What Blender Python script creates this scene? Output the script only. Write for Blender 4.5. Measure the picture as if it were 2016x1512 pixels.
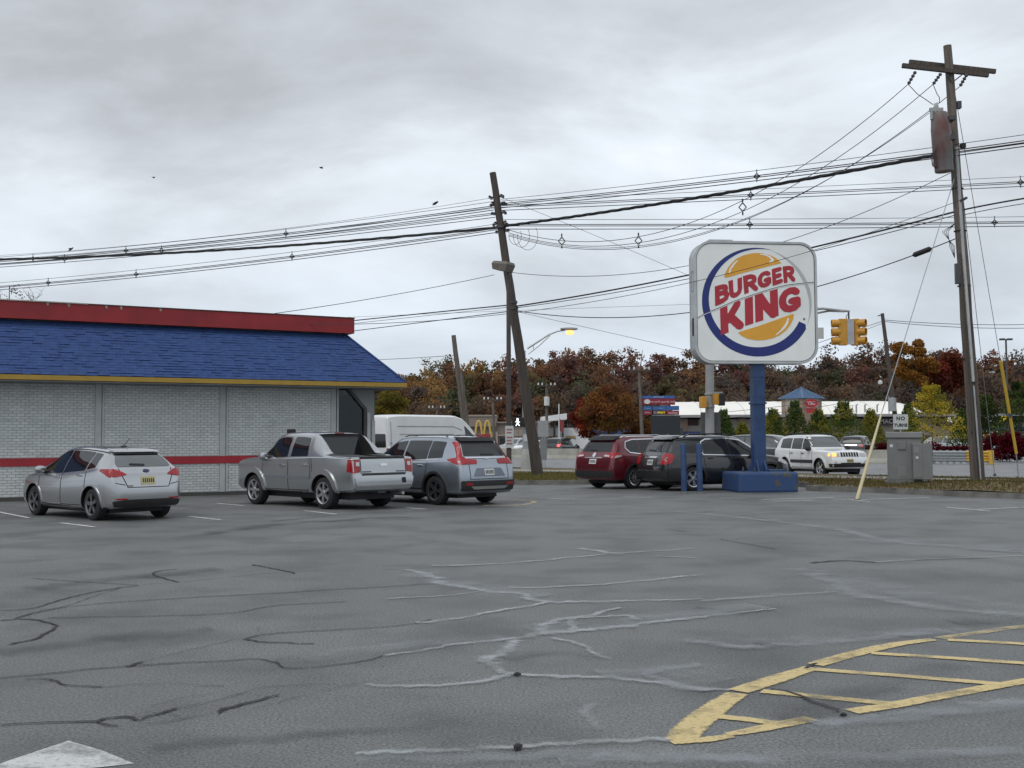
import bpy, bmesh, math, random
import numpy as np
from mathutils import Vector, Matrix
from mathutils.bvhtree import BVHTree
from mathutils.geometry import tessellate_polygon

for o in list(bpy.data.objects): bpy.data.objects.remove(o)
SC = bpy.context.scene
COL = SC.collection
rng = random.Random(7)
NR = np.random.default_rng(11)

# ------------------------------------------------------------------ camera
F_PX = 2200.0                      # focal length measured in photograph pixels (2016 wide)
PITCH = math.atan2(864 - 756, F_PX); ROLL = 0.005
CAM = Vector((0, 0, 1.6))
_r0 = Vector((1, 0, 0)); _u0 = Vector((0, -math.sin(PITCH), math.cos(PITCH)))
FWD = Vector((0, math.cos(PITCH), math.sin(PITCH)))
RGT = _r0 * math.cos(ROLL) - _u0 * math.sin(ROLL)
UPV = _r0 * math.sin(ROLL) + _u0 * math.cos(ROLL)
cam_d = bpy.data.cameras.new('camera'); cam = bpy.data.objects.new('camera', cam_d); COL.objects.link(cam)
cam_d.sensor_width = 36; cam_d.lens = 36 * F_PX / 2016; cam_d.clip_end = 2000
cam.matrix_world = Matrix(((RGT.x, UPV.x, -FWD.x, CAM.x), (RGT.y, UPV.y, -FWD.y, CAM.y),
                           (RGT.z, UPV.z, -FWD.z, CAM.z), (0, 0, 0, 1)))
SC.camera = cam
SC.render.resolution_x = 1024; SC.render.resolution_y = 768

# ------------------------------------------------------------------ sky and sun (overcast)
W = bpy.data.worlds.new('World'); SC.world = W; W.use_nodes = True
nt = W.node_tree; nt.nodes.clear()
def nd(nt, t, **k):
    n = nt.nodes.new(t)
    for a, b in k.items():
        if a.startswith('i_'): n.inputs[a[2:].replace('_', ' ')].default_value = b
        else: setattr(n, a, b)
    return n
SUN_EL, SUN_AZ = math.radians(52), math.radians(215)   # azimuth: clockwise from +Y
out = nd(nt, 'ShaderNodeOutputWorld'); bg = nd(nt, 'ShaderNodeBackground'); bg.inputs['Strength'].default_value = 0.1
nt.links.new(bg.outputs[0], out.inputs['Surface'])
sky = nd(nt, 'ShaderNodeTexSky', sky_type='NISHITA', sun_disc=False)
sky.sun_elevation = SUN_EL; sky.sun_rotation = SUN_AZ; sky.air_density = 1.2; sky.dust_density = 2.5
tc = nd(nt, 'ShaderNodeTexCoord'); sep = nd(nt, 'ShaderNodeSeparateXYZ'); nt.links.new(tc.outputs['Generated'], sep.inputs[0])
def wm(op, a, b=None, clamp=False):
    n = nd(nt, 'ShaderNodeMath', operation=op, use_clamp=clamp)
    for i, x in enumerate((a, b)):
        if x is None: continue
        if isinstance(x, (int, float)): n.inputs[i].default_value = x
        else: nt.links.new(x, n.inputs[i])
    return n.outputs[0]
zc = wm('ADD', wm('MAXIMUM', sep.outputs['Z'], 0.0), 0.42)
comb = nd(nt, 'ShaderNodeCombineXYZ')
nt.links.new(wm('DIVIDE', sep.outputs['X'], zc), comb.inputs[0]); nt.links.new(wm('DIVIDE', sep.outputs['Y'], zc), comb.inputs[1])
mapn = nd(nt, 'ShaderNodeMapping'); nt.links.new(comb.outputs[0], mapn.inputs[0]); mapn.inputs['Location'].default_value = (0.05, 8.62, 0)
mapn.inputs['Scale'].default_value = (1.0, 1.35, 1.0)
no = nd(nt, 'ShaderNodeTexNoise', noise_dimensions='3D'); nt.links.new(mapn.outputs[0], no.inputs['Vector'])
no.inputs['Scale'].default_value = 1.9; no.inputs['Detail'].default_value = 9; no.inputs['Roughness'].default_value = 0.56; no.inputs['Distortion'].default_value = 0.25
ramp = nd(nt, 'ShaderNodeValToRGB'); nt.links.new(no.outputs['Fac'], ramp.inputs[0])
cr = ramp.color_ramp; cr.elements[0].position = 0.30; cr.elements[0].color = (.262, .275, .292, 1)
cr.elements[1].position = 0.72; cr.elements[1].color = (.51, .547, .588, 1)
e = cr.elements.new(0.46); e.color = (.35, .372, .397, 1)
e = cr.elements.new(0.56); e.color = (.425, .456, .490, 1)
# thicker grey veil near the horizon
hz = wm('SUBTRACT', 1.0, wm('MULTIPLY', sep.outputs['Z'], 4.6), True)
mh = nd(nt, 'ShaderNodeMix', data_type='RGBA'); nt.links.new(wm('MULTIPLY', hz, 0.72), mh.inputs['Factor'])
nt.links.new(ramp.outputs[0], mh.inputs['A']); mh.inputs['B'].default_value = (.34, .393, .455, 1)
sc10 = nd(nt, 'ShaderNodeVectorMath', operation='SCALE'); nt.links.new(mh.outputs['Result'], sc10.inputs[0]); sc10.inputs['Scale'].default_value = 16.6
ms = nd(nt, 'ShaderNodeMix', data_type='RGBA'); ms.inputs['Factor'].default_value = 0.94
nt.links.new(sky.outputs[0], ms.inputs['A']); nt.links.new(sc10.outputs[0], ms.inputs['B'])
nt.links.new(ms.outputs['Result'], bg.inputs['Color'])

sl = bpy.data.lights.new('sun', 'SUN'); so = bpy.data.objects.new('sun', sl); COL.objects.link(so)
sl.energy = 1.0; sl.angle = math.radians(35); sl.color = (1, .97, .93)
_sd = Vector((math.sin(SUN_AZ) * math.cos(SUN_EL), math.cos(SUN_AZ) * math.cos(SUN_EL), math.sin(SUN_EL)))
so.rotation_euler = _sd.to_track_quat('Z', 'Y').to_euler(); so.location = (0, -20, 40)

vs = SC.view_settings; vs.view_transform = 'Standard'; vs.look = 'None'; vs.gamma = 1; vs.exposure = 0.22; vs.use_curve_mapping = False

# ------------------------------------------------------------------ surveying helpers
def ray(px, py): return FWD + RGT * ((px - 1008) / F_PX) + UPV * ((756 - py) / F_PX)
def G(px, py, z=0.0):              # photograph pixel -> point on the level z
    d = ray(px, py); return CAM + d * ((z - CAM.z) / d.z)
def S(px, py, D):                  # photograph pixel -> point at the northing D
    d = ray(px, py); return CAM + d * (D / d.y)
def PX(p):
    v = Vector(p) - CAM; c = v.dot(FWD)
    return (1008 + F_PX * v.dot(RGT) / c, 756 - F_PX * v.dot(UPV) / c)

# ------------------------------------------------------------------ materials
MATS = {}
def mat(name, col, rough=.6, metal=0., var=.18, vs=3., bump=0., bs=40., coat=0., spec=.5, col2=None, emit=None, es=1., detail=4, ior=None, stretch=None):
    if name in MATS: return MATS[name]
    m = bpy.data.materials.new(name); m.use_nodes = True; t = m.node_tree; b = t.nodes['Principled BSDF']
    c2 = col2 or tuple(c * (1 - var) for c in col)
    tcn = nd(t, 'ShaderNodeTexCoord'); src = tcn.outputs['Object']
    if stretch:
        mp = nd(t, 'ShaderNodeMapping'); mp.inputs['Scale'].default_value = stretch; t.links.new(src, mp.inputs[0]); src = mp.outputs[0]
    n = nd(t, 'ShaderNodeTexNoise'); n.inputs['Scale'].default_value = vs; n.inputs['Detail'].default_value = detail; t.links.new(src, n.inputs['Vector'])
    r = nd(t, 'ShaderNodeValToRGB'); r.color_ramp.elements[0].position = .35; r.color_ramp.elements[1].position = .65
    r.color_ramp.elements[0].color = (*c2, 1); r.color_ramp.elements[1].color = (*col, 1)
    t.links.new(n.outputs['Fac'], r.inputs[0]); t.links.new(r.outputs[0], b.inputs['Base Color'])
    b.inputs['Roughness'].default_value = rough; b.inputs['Metallic'].default_value = metal
    b.inputs['Coat Weight'].default_value = coat; b.inputs['Coat Roughness'].default_value = .06; b.inputs['Specular IOR Level'].default_value = spec
    if ior: b.inputs['IOR'].default_value = ior
    if emit: b.inputs['Emission Color'].default_value = (*emit, 1); b.inputs['Emission Strength'].default_value = es
    if bump:
        n2 = nd(t, 'ShaderNodeTexNoise'); n2.inputs['Scale'].default_value = bs; n2.inputs['Detail'].default_value = 6; t.links.new(src, n2.inputs['Vector'])
        bp = nd(t, 'ShaderNodeBump'); bp.inputs['Strength'].default_value = bump; bp.inputs['Distance'].default_value = .02
        t.links.new(n2.outputs['Fac'], bp.inputs['Height']); t.links.new(bp.outputs[0], b.inputs['Normal'])
    MATS[name] = m; return m

def asphalt(name, c_lo, c_hi, big=.18, rough=.62):
    m = bpy.data.materials.new(name); m.use_nodes = True; t = m.node_tree; b = t.nodes['Principled BSDF']; L = t.links.new
    tcn = nd(t, 'ShaderNodeTexCoord'); ob = tcn.outputs['Object']
    n1 = nd(t, 'ShaderNodeTexNoise'); n1.inputs['Scale'].default_value = big; n1.inputs['Detail'].default_value = 7; n1.inputs['Roughness'].default_value = .6; n1.inputs['Distortion'].default_value = .6; L(ob, n1.inputs['Vector'])
    r1 = nd(t, 'ShaderNodeValToRGB'); r1.color_ramp.elements[0].position = .36; r1.color_ramp.elements[1].position = .66
    r1.color_ramp.elements[0].color = (*c_lo, 1); r1.color_ramp.elements[1].color = (*c_hi, 1); L(n1.outputs['Fac'], r1.inputs[0])
    # aggregate speckle at two sizes
    v = nd(t, 'ShaderNodeTexNoise'); v.inputs['Scale'].default_value = 55; v.inputs['Detail'].default_value = 2; v.inputs['Roughness'].default_value = .7; L(ob, v.inputs['Vector'])
    r2 = nd(t, 'ShaderNodeValToRGB'); r2.color_ramp.elements[0].position = .36; r2.color_ramp.elements[1].position = .66
    r2.color_ramp.elements[0].color = (.52, .52, .53, 1); r2.color_ramp.elements[1].color = (1.48, 1.48, 1.46, 1); L(v.outputs['Fac'], r2.inputs[0])
    vo = nd(t, 'ShaderNodeTexVoronoi'); vo.inputs['Scale'].default_value = 26; L(ob, vo.inputs['Vector'])
    r4 = nd(t, 'ShaderNodeValToRGB'); r4.color_ramp.elements[0].position = .02; r4.color_ramp.elements[1].position = .16
    r4.color_ramp.elements[0].color = (1.7, 1.7, 1.68, 1); r4.color_ramp.elements[1].color = (1, 1, 1, 1); L(vo.outputs['Distance'], r4.inputs[0])
    mx0 = nd(t, 'ShaderNodeMix', data_type='RGBA', blend_type='MULTIPLY'); mx0.inputs['Factor'].default_value = 1; L(r1.outputs[0], mx0.inputs['A']); L(r4.outputs[0], mx0.inputs['B'])
    mx = nd(t, 'ShaderNodeMix', data_type='RGBA', blend_type='MULTIPLY'); mx.inputs['Factor'].default_value = 1; L(mx0.outputs['Result'], mx.inputs['A']); L(r2.outputs[0], mx.inputs['B'])
    # dark stains
    n3 = nd(t, 'ShaderNodeTexNoise'); n3.inputs['Scale'].default_value = .9; n3.inputs['Detail'].default_value = 5; L(ob, n3.inputs['Vector'])
    r3 = nd(t, 'ShaderNodeValToRGB'); r3.color_ramp.elements[0].position = .33; r3.color_ramp.elements[1].position = .55
    r3.color_ramp.elements[0].color = (.66, .66, .67, 1); r3.color_ramp.elements[1].color = (1, 1, 1, 1); L(n3.outputs['Fac'], r3.inputs[0])
    mx2 = nd(t, 'ShaderNodeMix', data_type='RGBA', blend_type='MULTIPLY'); mx2.inputs['Factor'].default_value = 1; L(mx.outputs['Result'], mx2.inputs['A']); L(r3.outputs[0], mx2.inputs['B'])
    L(mx2.outputs['Result'], b.inputs['Base Color'])
    # damp patches: lower roughness where n1 is low
    mr = nd(t, 'ShaderNodeMapRange'); mr.inputs['From Min'].default_value = .35; mr.inputs['From Max'].default_value = .65
    mr.inputs['To Min'].default_value = rough - .12; mr.inputs['To Max'].default_value = rough + .1; L(n1.outputs['Fac'], mr.inputs['Value']); L(mr.outputs[0], b.inputs['Roughness'])
    bp = nd(t, 'ShaderNodeBump'); bp.inputs['Strength'].default_value = .6; bp.inputs['Distance'].default_value = .015; L(v.outputs['Fac'], bp.inputs['Height']); L(bp.outputs[0], b.inputs['Normal'])
    MATS[name] = m; return m

def soft_stroke(name, col, alpha, nscale=6., lo=.3, hi=.62, edge=True, rough=.7, fine=45., grain=1.6):
    """worn paint / chalk / crack: opacity falls off across the stroke (uv.y) and is broken by noise"""
    m = bpy.data.materials.new(name); m.use_nodes = True; t = m.node_tree; b = t.nodes['Principled BSDF']; L = t.links.new
    b.inputs['Base Color'].default_value = (*col, 1); b.inputs['Roughness'].default_value = rough
    uv = nd(t, 'ShaderNodeUVMap'); sp = nd(t, 'ShaderNodeSeparateXYZ'); L(uv.outputs[0], sp.inputs[0])
    tcn = nd(t, 'ShaderNodeTexCoord'); n = nd(t, 'ShaderNodeTexNoise'); n.inputs['Scale'].default_value = nscale; n.inputs['Detail'].default_value = 6; n.inputs['Roughness'].default_value = .65; L(tcn.outputs['Object'], n.inputs['Vector'])
    def ma(op, a, c=None):
        k = nd(t, 'ShaderNodeMath', operation=op, use_clamp=False)
        for i, x in enumerate((a, c)):
            if x is None: continue
            if isinstance(x, (int, float)): k.inputs[i].default_value = x
            else: L(x, k.inputs[i])
        return k.outputs[0]
    mr = nd(t, 'ShaderNodeMapRange'); mr.inputs['From Min'].default_value = lo; mr.inputs['From Max'].default_value = hi; L(n.outputs['Fac'], mr.inputs['Value'])
    prof = ma('SUBTRACT', 1.0, ma('ABSOLUTE', ma('SUBTRACT', ma('MULTIPLY', sp.outputs['Y'], 2.0), 1.0)))   # 0 at edges, 1 mid
    nh = nd(t, 'ShaderNodeTexNoise'); nh.inputs['Scale'].default_value = fine; nh.inputs['Detail'].default_value = 3; nh.inputs['Roughness'].default_value = .7; L(tcn.outputs['Object'], nh.inputs['Vector'])
    gr_ = ma('MULTIPLY', ma('SUBTRACT', nh.outputs['Fac'], .5), grain)
    if edge: pr = ma('MULTIPLY', ma('MULTIPLY', prof, prof), 1.9)
    else: pr = ma('MULTIPLY', prof, 5.0)
    pr = ma('MINIMUM', ma('MAXIMUM', ma('ADD', ma('MINIMUM', pr, 1.15), gr_), 0.0), 1.0)
    a = ma('MULTIPLY', ma('MULTIPLY', pr, mr.outputs[0]), alpha)
    L(a, b.inputs['Alpha']); MATS[name] = m; return m

def glass_clear(name, tint=(.55, .6, .6), refl=.1):
    m = bpy.data.materials.new(name); m.use_nodes = True; t = m.node_tree; t.nodes.clear(); L = t.links.new
    o = nd(t, 'ShaderNodeOutputMaterial'); mx = nd(t, 'ShaderNodeMixShader'); tr = nd(t, 'ShaderNodeBsdfTransparent'); g = nd(t, 'ShaderNodeBsdfGlossy')
    tr.inputs[0].default_value = (*tint, 1); g.inputs['Roughness'].default_value = .02; g.inputs['Color'].default_value = (.7, .75, .8, 1)
    fr = nd(t, 'ShaderNodeFresnel'); fr.inputs['IOR'].default_value = 1.5
    L(fr.outputs[0], mx.inputs[0]); L(tr.outputs[0], mx.inputs[1]); L(g.outputs[0], mx.inputs[2]); L(mx.outputs[0], o.inputs['Surface'])
    MATS[name] = m; return m

def leaf_mat(name='leaf'):
    m = bpy.data.materials.new(name); m.use_nodes = True; t = m.node_tree; t.nodes.clear(); L = t.links.new
    o = nd(t, 'ShaderNodeOutputMaterial'); at = nd(t, 'ShaderNodeAttribute', attribute_name='tint')
    d = nd(t, 'ShaderNodeBsdfDiffuse'); tr = nd(t, 'ShaderNodeBsdfTranslucent'); mx = nd(t, 'ShaderNodeMixShader'); mx.inputs[0].default_value = .42
    L(at.outputs['Color'], d.inputs[0]); L(at.outputs['Color'], tr.inputs[0]); L(d.outputs[0], mx.inputs[1]); L(tr.outputs[0], mx.inputs[2]); L(mx.outputs[0], o.inputs[0])
    MATS[name] = m; return m
LEAF = leaf_mat()

# ------------------------------------------------------------------ object helpers
def tag(o, label=None, cat=None, group=None, kind=None):
    if label: o['label'] = label
    if cat: o['category'] = cat
    if group: o['group'] = group
    if kind: o['kind'] = kind
    return o
def empty(name, loc=(0, 0, 0), rz=0, label=None, cat=None, group=None):
    o = bpy.data.objects.new(name, None); COL.objects.link(o); o.location = loc; o.rotation_euler = (0, 0, rz); o.empty_display_size = .3
    return tag(o, label, cat, group)
def link(name, me, m=None, parent=None, loc=None, rot=None):
    o = bpy.data.objects.new(name, me); COL.objects.link(o)
    if m is not None and me is not None and not me.materials: me.materials.append(m)
    if parent: o.parent = parent
    if loc is not None: o.location = loc
    if rot is not None: o.rotation_euler = rot
    return o
def smooth(me, ang=40):
    me.polygons.foreach_set('use_smooth', [True] * len(me.polygons))
    me.set_sharp_from_angle(angle=math.radians(ang))

class MB:
    def __init__(s, org=(0, 0, 0)): s.v = []; s.f = []; s.org = Vector(org); s.uv = None
    def add(s, vs, fs):
        b = len(s.v); s.v += [Vector(p) - s.org for p in vs]; s.f += [[b + i for i in f] for f in fs]; return s
    def box(s, a, b):
        x0, y0, z0 = a; x1, y1, z1 = b
        return s.add([(x0,y0,z0),(x1,y0,z0),(x1,y1,z0),(x0,y1,z0),(x0,y0,z1),(x1,y0,z1),(x1,y1,z1),(x0,y1,z1)],
                     [(0,3,2,1),(4,5,6,7),(0,1,5,4),(1,2,6,5),(2,3,7,6),(3,0,4,7)])
    def obox(s, c, size, R=None):
        h = Vector(size) / 2; c = Vector(c); R = R or Matrix.Identity(3)
        vs = [c + R @ Vector((sx * h.x, sy * h.y, sz * h.z)) for sz in (-1, 1) for sx, sy in ((-1,-1),(1,-1),(1,1),(-1,1))]
        return s.add(vs, [(0,3,2,1),(4,5,6,7),(0,1,5,4),(1,2,6,5),(2,3,7,6),(3,0,4,7)])
    def prism(s, poly, fn, a, b):
        """poly: 2D outline; fn(u,v,w)->3D; extruded from w=a to w=b"""
        n = len(poly); vs = [fn(u, v, a) for u, v in poly] + [fn(u, v, b) for u, v in poly]
        tr = tessellate_polygon([[Vector((u, v, 0)) for u, v in poly]])
        fs = [tuple(t) for t in tr] + [tuple(i + n for i in reversed(t)) for t in tr]
        fs += [(i, (i + 1) % n, n + (i + 1) % n, n + i) for i in range(n)]
        return s.add(vs, fs)
    def tube(s, pts, r, n=8, cap=True):
        pts = [Vector(p) for p in pts]; k = len(pts); rs = r if isinstance(r, (list, tuple)) else [r] * k
        vs = []; prev = None
        for i, p in enumerate(pts):
            t = (pts[min(i + 1, k - 1)] - pts[max(i - 1, 0)]).normalized()
            if prev is None:
                a = Vector((0, 0, 1)) if abs(t.z) < .9 else Vector((1, 0, 0)); x = t.cross(a).normalized()
            else: x = (prev - t * prev.dot(t)).normalized()
            prev = x; y = t.cross(x)
            for j in range(n):
                a = 2 * math.pi * j / n; vs.append(p + (x * math.cos(a) + y * math.sin(a)) * rs[i])
        fs = [(i*n+j, i*n+(j+1)%n, (i+1)*n+(j+1)%n, (i+1)*n+j) for i in range(k-1) for j in range(n)]
        if cap: fs += [tuple(range(n-1, -1, -1)), tuple((k-1)*n + j for j in range(n))]
        return s.add(vs, fs)
    def lathe(s, prof, n=24, c=(0,0,0), fn=None):
        c = Vector(c); fn = fn or (lambda r, h, a: Vector((r*math.cos(a), r*math.sin(a), h)))
        k = len(prof); vs = [c + fn(r, h, 2*math.pi*j/n) for r, h in prof for j in range(n)]
        fs = [(i*n+j, i*n+(j+1)%n, (i+1)*n+(j+1)%n, (i+1)*n+j) for i in range(k-1) for j in range(n)]
        fs += [tuple(range(n-1,-1,-1)), tuple((k-1)*n+j for j in range(n))]
        return s.add(vs, fs)
    def mesh(s, name, sm=False, ang=40):
        me = bpy.data.meshes.new(name); me.from_pydata([tuple(p) for p in s.v], [], s.f)
        bm = bmesh.new(); bm.from_mesh(me); bmesh.ops.recalc_face_normals(bm, faces=bm.faces); bm.to_mesh(me); bm.free()
        if sm: smooth(me, ang)
        return me
    def build(s, name, m, parent=None, loc=None, rot=None, sm=False, ang=40, bevel=0, kind=None):
        o = link(name, s.mesh(name, sm, ang), m, parent, loc, rot)
        if bevel:
            md = o.modifiers.new('bevel', 'BEVEL'); md.width = bevel; md.segments = 2; md.limit_method = 'ANGLE'
        if kind: o['kind'] = kind
        return o

def rounded(poly, r, n=4):
    out = []; k = len(poly)
    for i in range(k):
        p = Vector(poly[i]).to_2d() if len(poly[i]) > 2 else Vector(poly[i]); a = Vector(poly[i-1]); b = Vector(poly[(i+1) % k])
        da = (a - p); db = (b - p); ra = min(r, da.length * .45); rb = min(r, db.length * .45)
        pa = p + da.normalized() * ra; pb = p + db.normalized() * rb
        for j in range(n + 1):
            t = j / n; out.append(tuple(pa * (1-t)**2 + p * 2*t*(1-t) + pb * t*t))
    return out
def rrect(x0, y0, x1, y1, r, n=6):
    out = []
    for cx, cy, a0 in ((x1-r, y1-r, 0), (x0+r, y1-r, 90), (x0+r, y0+r, 180), (x1-r, y0+r, 270)):
        for j in range(n + 1):
            a = math.radians(a0 + 90 * j / n); out.append((cx + r*math.cos(a), cy + r*math.sin(a)))
    return out

def catmull(P, step):
    Q = []
    for i in range(len(P) - 1):
        a, b, c, d = P[max(i-1, 0)], P[i], P[i+1], P[min(i+2, len(P)-1)]; n = max(1, int((c - b).length / step))
        for j in range(n):
            t = j / n; Q.append(.5 * ((2*b) + (c - a)*t + (2*a - 5*b + 4*c - d)*t*t + (3*b - a - 3*c + d)*t**3))
    Q.append(P[-1]); return Q
def flat_stroke(pts, width, z, wob=0., seed=0, step=.12):
    """ribbon on level z along world points; uv: metres along, 0..1 across; path and both edges wander on their own"""
    r = random.Random(seed); P = [Vector((p[0], p[1], 0)) for p in pts]
    Wk = width if isinstance(width, (list, tuple)) else [width] * len(P)
    Q = catmull([Vector((p.x, p.y, w)) for p, w in zip(P, Wk)], step)
    vs = []; uv = []; d = 0; w0 = w1 = 0; e0 = e1 = 0
    jag = min(1., wob * 40)
    for i, q in enumerate(Q):
        p = Vector((q.x, q.y)); w = max(.004, q.z); t = (Q[min(i+1, len(Q)-1)] - Q[max(i-1, 0)]).to_2d(); t = t.normalized() if t.length > 1e-6 else Vector((1, 0)); nrm = Vector((-t.y, t.x))
        w0 = w0 * .86 + r.uniform(-wob, wob) * .8; w1 = w1 * .3 + r.uniform(-wob, wob) * .5; e0 = e0 * .5 + r.uniform(-.3, .3) * jag; e1 = e1 * .5 + r.uniform(-.3, .3) * jag
        c = p + nrm * (w0 + w1)
        if i: d += (p - Q[i-1].to_2d()).length
        vs += [(*(c - nrm * w * (.5 + e0 * .5)), z), (*(c + nrm * w * (.5 + e1 * .5)), z)]; uv += [(d, 0), (d, 1)]
    fs = [(2*i, 2*i+2, 2*i+3, 2*i+1) for i in range(len(Q) - 1)]
    me = bpy.data.meshes.new('stroke'); me.from_pydata(vs, [], fs); ul = me.uv_layers.new(name='UVMap')
    for l in me.loops: ul.data[l.index].uv = uv[l.vertex_index]
    if me.polygons and me.polygons[0].normal.z < 0: me.flip_normals()
    return me

_dg = None
def text_mesh(body, size, ext=.004, bold=0., spacing=1., shear=0.):
    cu = bpy.data.curves.new('t', 'FONT'); cu.body = body; cu.size = size; cu.extrude = ext; cu.offset = bold; cu.align_x = 'CENTER'; cu.align_y = 'CENTER'
    cu.space_character = spacing; cu.shear = shear; cu.resolution_u = 3
    o = bpy.data.objects.new('t', cu); COL.objects.link(o); bpy.context.view_layer.update()
    dg = bpy.context.evaluated_depsgraph_get(); me = bpy.data.meshes.new_from_object(o.evaluated_get(dg))
    bpy.data.objects.remove(o); bpy.data.curves.remove(cu); return me
def text(name, body, size, m, parent, loc, rz=0., **k):
    me = text_mesh(body, size, **k); me.materials.clear(); me.materials.append(m)
    return link(name, me, None, parent, loc, (math.pi / 2, 0, rz))

# ------------------------------------------------------------------ shared materials
ASPH = asphalt('lot asphalt', (.108, .113, .112), (.166, .172, .170), .22)
ROADM = asphalt('road asphalt', (.16, .163, .167), (.225, .228, .233), .1, .55)
CONC = mat('concrete', (.36, .35, .32), .85, var=.3, vs=2, bump=.2, bs=30)
KERBM = mat('kerb concrete', (.17, .165, .15), .85, var=.45, vs=2.5, bump=.3, bs=25)
WOODP = mat('weathered pole wood', (.16, .135, .115), .85, var=.45, vs=3, bump=.5, bs=14, stretch=(6, 6, .35))
WOODD = mat('dark pole wood', (.085, .07, .06), .85, var=.4, vs=3, bump=.4, bs=14, stretch=(6, 6, .35))
BLACK = mat('black rubber', (.012, .012, .013), .6)
PLAST = mat('black plastic trim', (.02, .02, .021), .5, bump=.05, bs=200)
WIRE = mat('wire black', (.02, .02, .022), .55)
GALV = mat('galvanised steel', (.42, .44, .45), .45, .75, var=.2, vs=5)
STEELG = mat('grey painted steel', (.33, .345, .345), .5, var=.2, vs=4)
DGREY = mat('dark grey metal', (.06, .062, .065), .5)
YELP = soft_stroke('worn yellow paint', (.60, .47, .225), .95, 3.5, .26, .50, edge=False, fine=38., grain=3.2)
YELF = soft_stroke('faded yellow paint', (.60, .49, .27), .75, 4., .32, .6, edge=False, fine=38., grain=3.2)
WHTP = soft_stroke('worn white paint', (.62, .63, .62), .95, 6., .28, .5, edge=False, fine=30., grain=2.)
CHALK = soft_stroke('chalky crack filler', (.44, .465, .48), .7, 3.0, .27, .66)
CHALKF = soft_stroke('faint chalky residue', (.38, .405, .43), .45, 2., .30, .66)
CRACK = soft_stroke('open crack', (.010, .010, .011), 1.0, 4., .20, .46, fine=60., grain=1.2)
CRACKF = soft_stroke('hairline crack', (.02, .02, .021), .7, 3., .33, .6)
GLASSD = mat('dark car glass', (.012, .014, .016), .03, spec=.6)
GLASSM = mat('car glass reflecting daylight', (.035, .045, .048), .03, spec=1., ior=1.75)
CHROME = mat('chrome', (.75, .76, .78), .12, 1., var=.05)
TAILR = mat('red lamp lens', (.36, .008, .014), .25, coat=.35, var=.3, vs=9)
LENSC = mat('clear lamp lens', (.55, .56, .58), .1, .3, coat=1.)
TYRE = mat('tyre rubber', (.014, .014, .015), .75, bump=.2, bs=40)
RIMS = mat('bright alloy', (.58, .59, .6), .25, .9, var=.1)
RIMD = mat('grey alloy', (.2, .205, .215), .3, .9, var=.1)
PLATEY = mat('pale yellow plate', (.52, .47, .24), .5, var=.1)
PLATEW = mat('white plate', (.6, .61, .6), .5, var=.1)
INK = mat('dark ink', (.02, .02, .03), .6)
WHITEP = mat('white paint', (.72, .73, .73), .4, var=.08, vs=2)

# ================================================================== GROUND, ROAD, VERGE
RD = Vector((.69, -.7238, 0)); RQ = Vector((.7238, .69, 0)); N0 = Vector((12.8, 44.5, 0))
def rp(t, q, z=0.): return N0 + RD * t + RQ * q + Vector((0, 0, z))
def quad_obj(name, pts, m, kind='structure'):
    me = bpy.data.meshes.new(name); me.from_pydata([tuple(p) for p in pts], [], [tuple(range(len(pts)))])
    if me.polygons[0].normal.z < 0: me.flip_normals()
    return tag(link(name, me, m), kind=kind)
SOIL = mat('dry earth and thin grass', (.12, .11, .06), .95, var=.5, vs=.4, bump=.3, bs=4)
quad_obj('ground', [(-900, -300, -.08), (900, -300, -.08), (900, 1200, -.08), (-900, 1200, -.08)], SOIL)
lot = quad_obj('parking_lot', [rp(-160, 0), rp(90, 0), rp(90, -110), rp(-160, -110)], ASPH)
road = quad_obj('highway', [rp(-160, 0), rp(90, 0), rp(90, 26), rp(-160, 26)], ROADM)
quad_obj('shopping_centre_lot', [rp(-160, 26), rp(120, 26), rp(120, 95), rp(-160, 95)], ROADM)

_SN = [0]
def child_stroke(name, pts, w, m, parent=lot, z=.004, wob=0., seed=0, step=.12):
    _SN[0] += 1; z += .00007 * _SN[0]
    return link(name, flat_stroke(pts, w, z, wob, seed, step), m, parent)
# highway lane markings
for q, dash in ((.7, False), (4.4, True), (8.1, True), (11.8, True), (25.0, False)):
    if dash:
        for t in range(-60, 40, 12): child_stroke('lane_dash', [rp(t, q), rp(t + 3, q)], .13, WHTP, road, .004)
    else: child_stroke('edge_line', [rp(-100, q), rp(60, q)], .14, WHTP, road, .004, step=3)

# verge: raised grassed island between the lot and the highway
EDGE = [Vector(p) for p in ((-70, 117), (-30, 76.5), (-9, 55), (-2.2, 46.5), (-.9, 41.8), (-.2, 39.6), (.6, 38.9), (2.6, 39.1), (5.2, 40.0), (7.6, 39.6), (9.2, 38.0),
        (9.45, 35.5), (8.9, 34.0), (9.2, 33.2), (10.0, 32.7), (10.75, 31.9), (11.5, 30.6), (12.2, 29.7), (13.0, 28.7), (15.5, 25.8), (20, 20.5), (34, 4.5))]
def verge_h(x, y):
    z = .13
    z += .16 * math.exp(-((x - 14.0) ** 2 + (y - 32.6) ** 2) / 5.0) + .10 * math.exp(-((x - 13.4) ** 2 + (y - 30.6) ** 2) / 1.6)
    z -= .06 * math.exp(-((x - 11.6) ** 2 + (y - 31.2) ** 2) / .5)
    return z + .015 * math.sin(x * 2.1 + y * 1.3)
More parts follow.
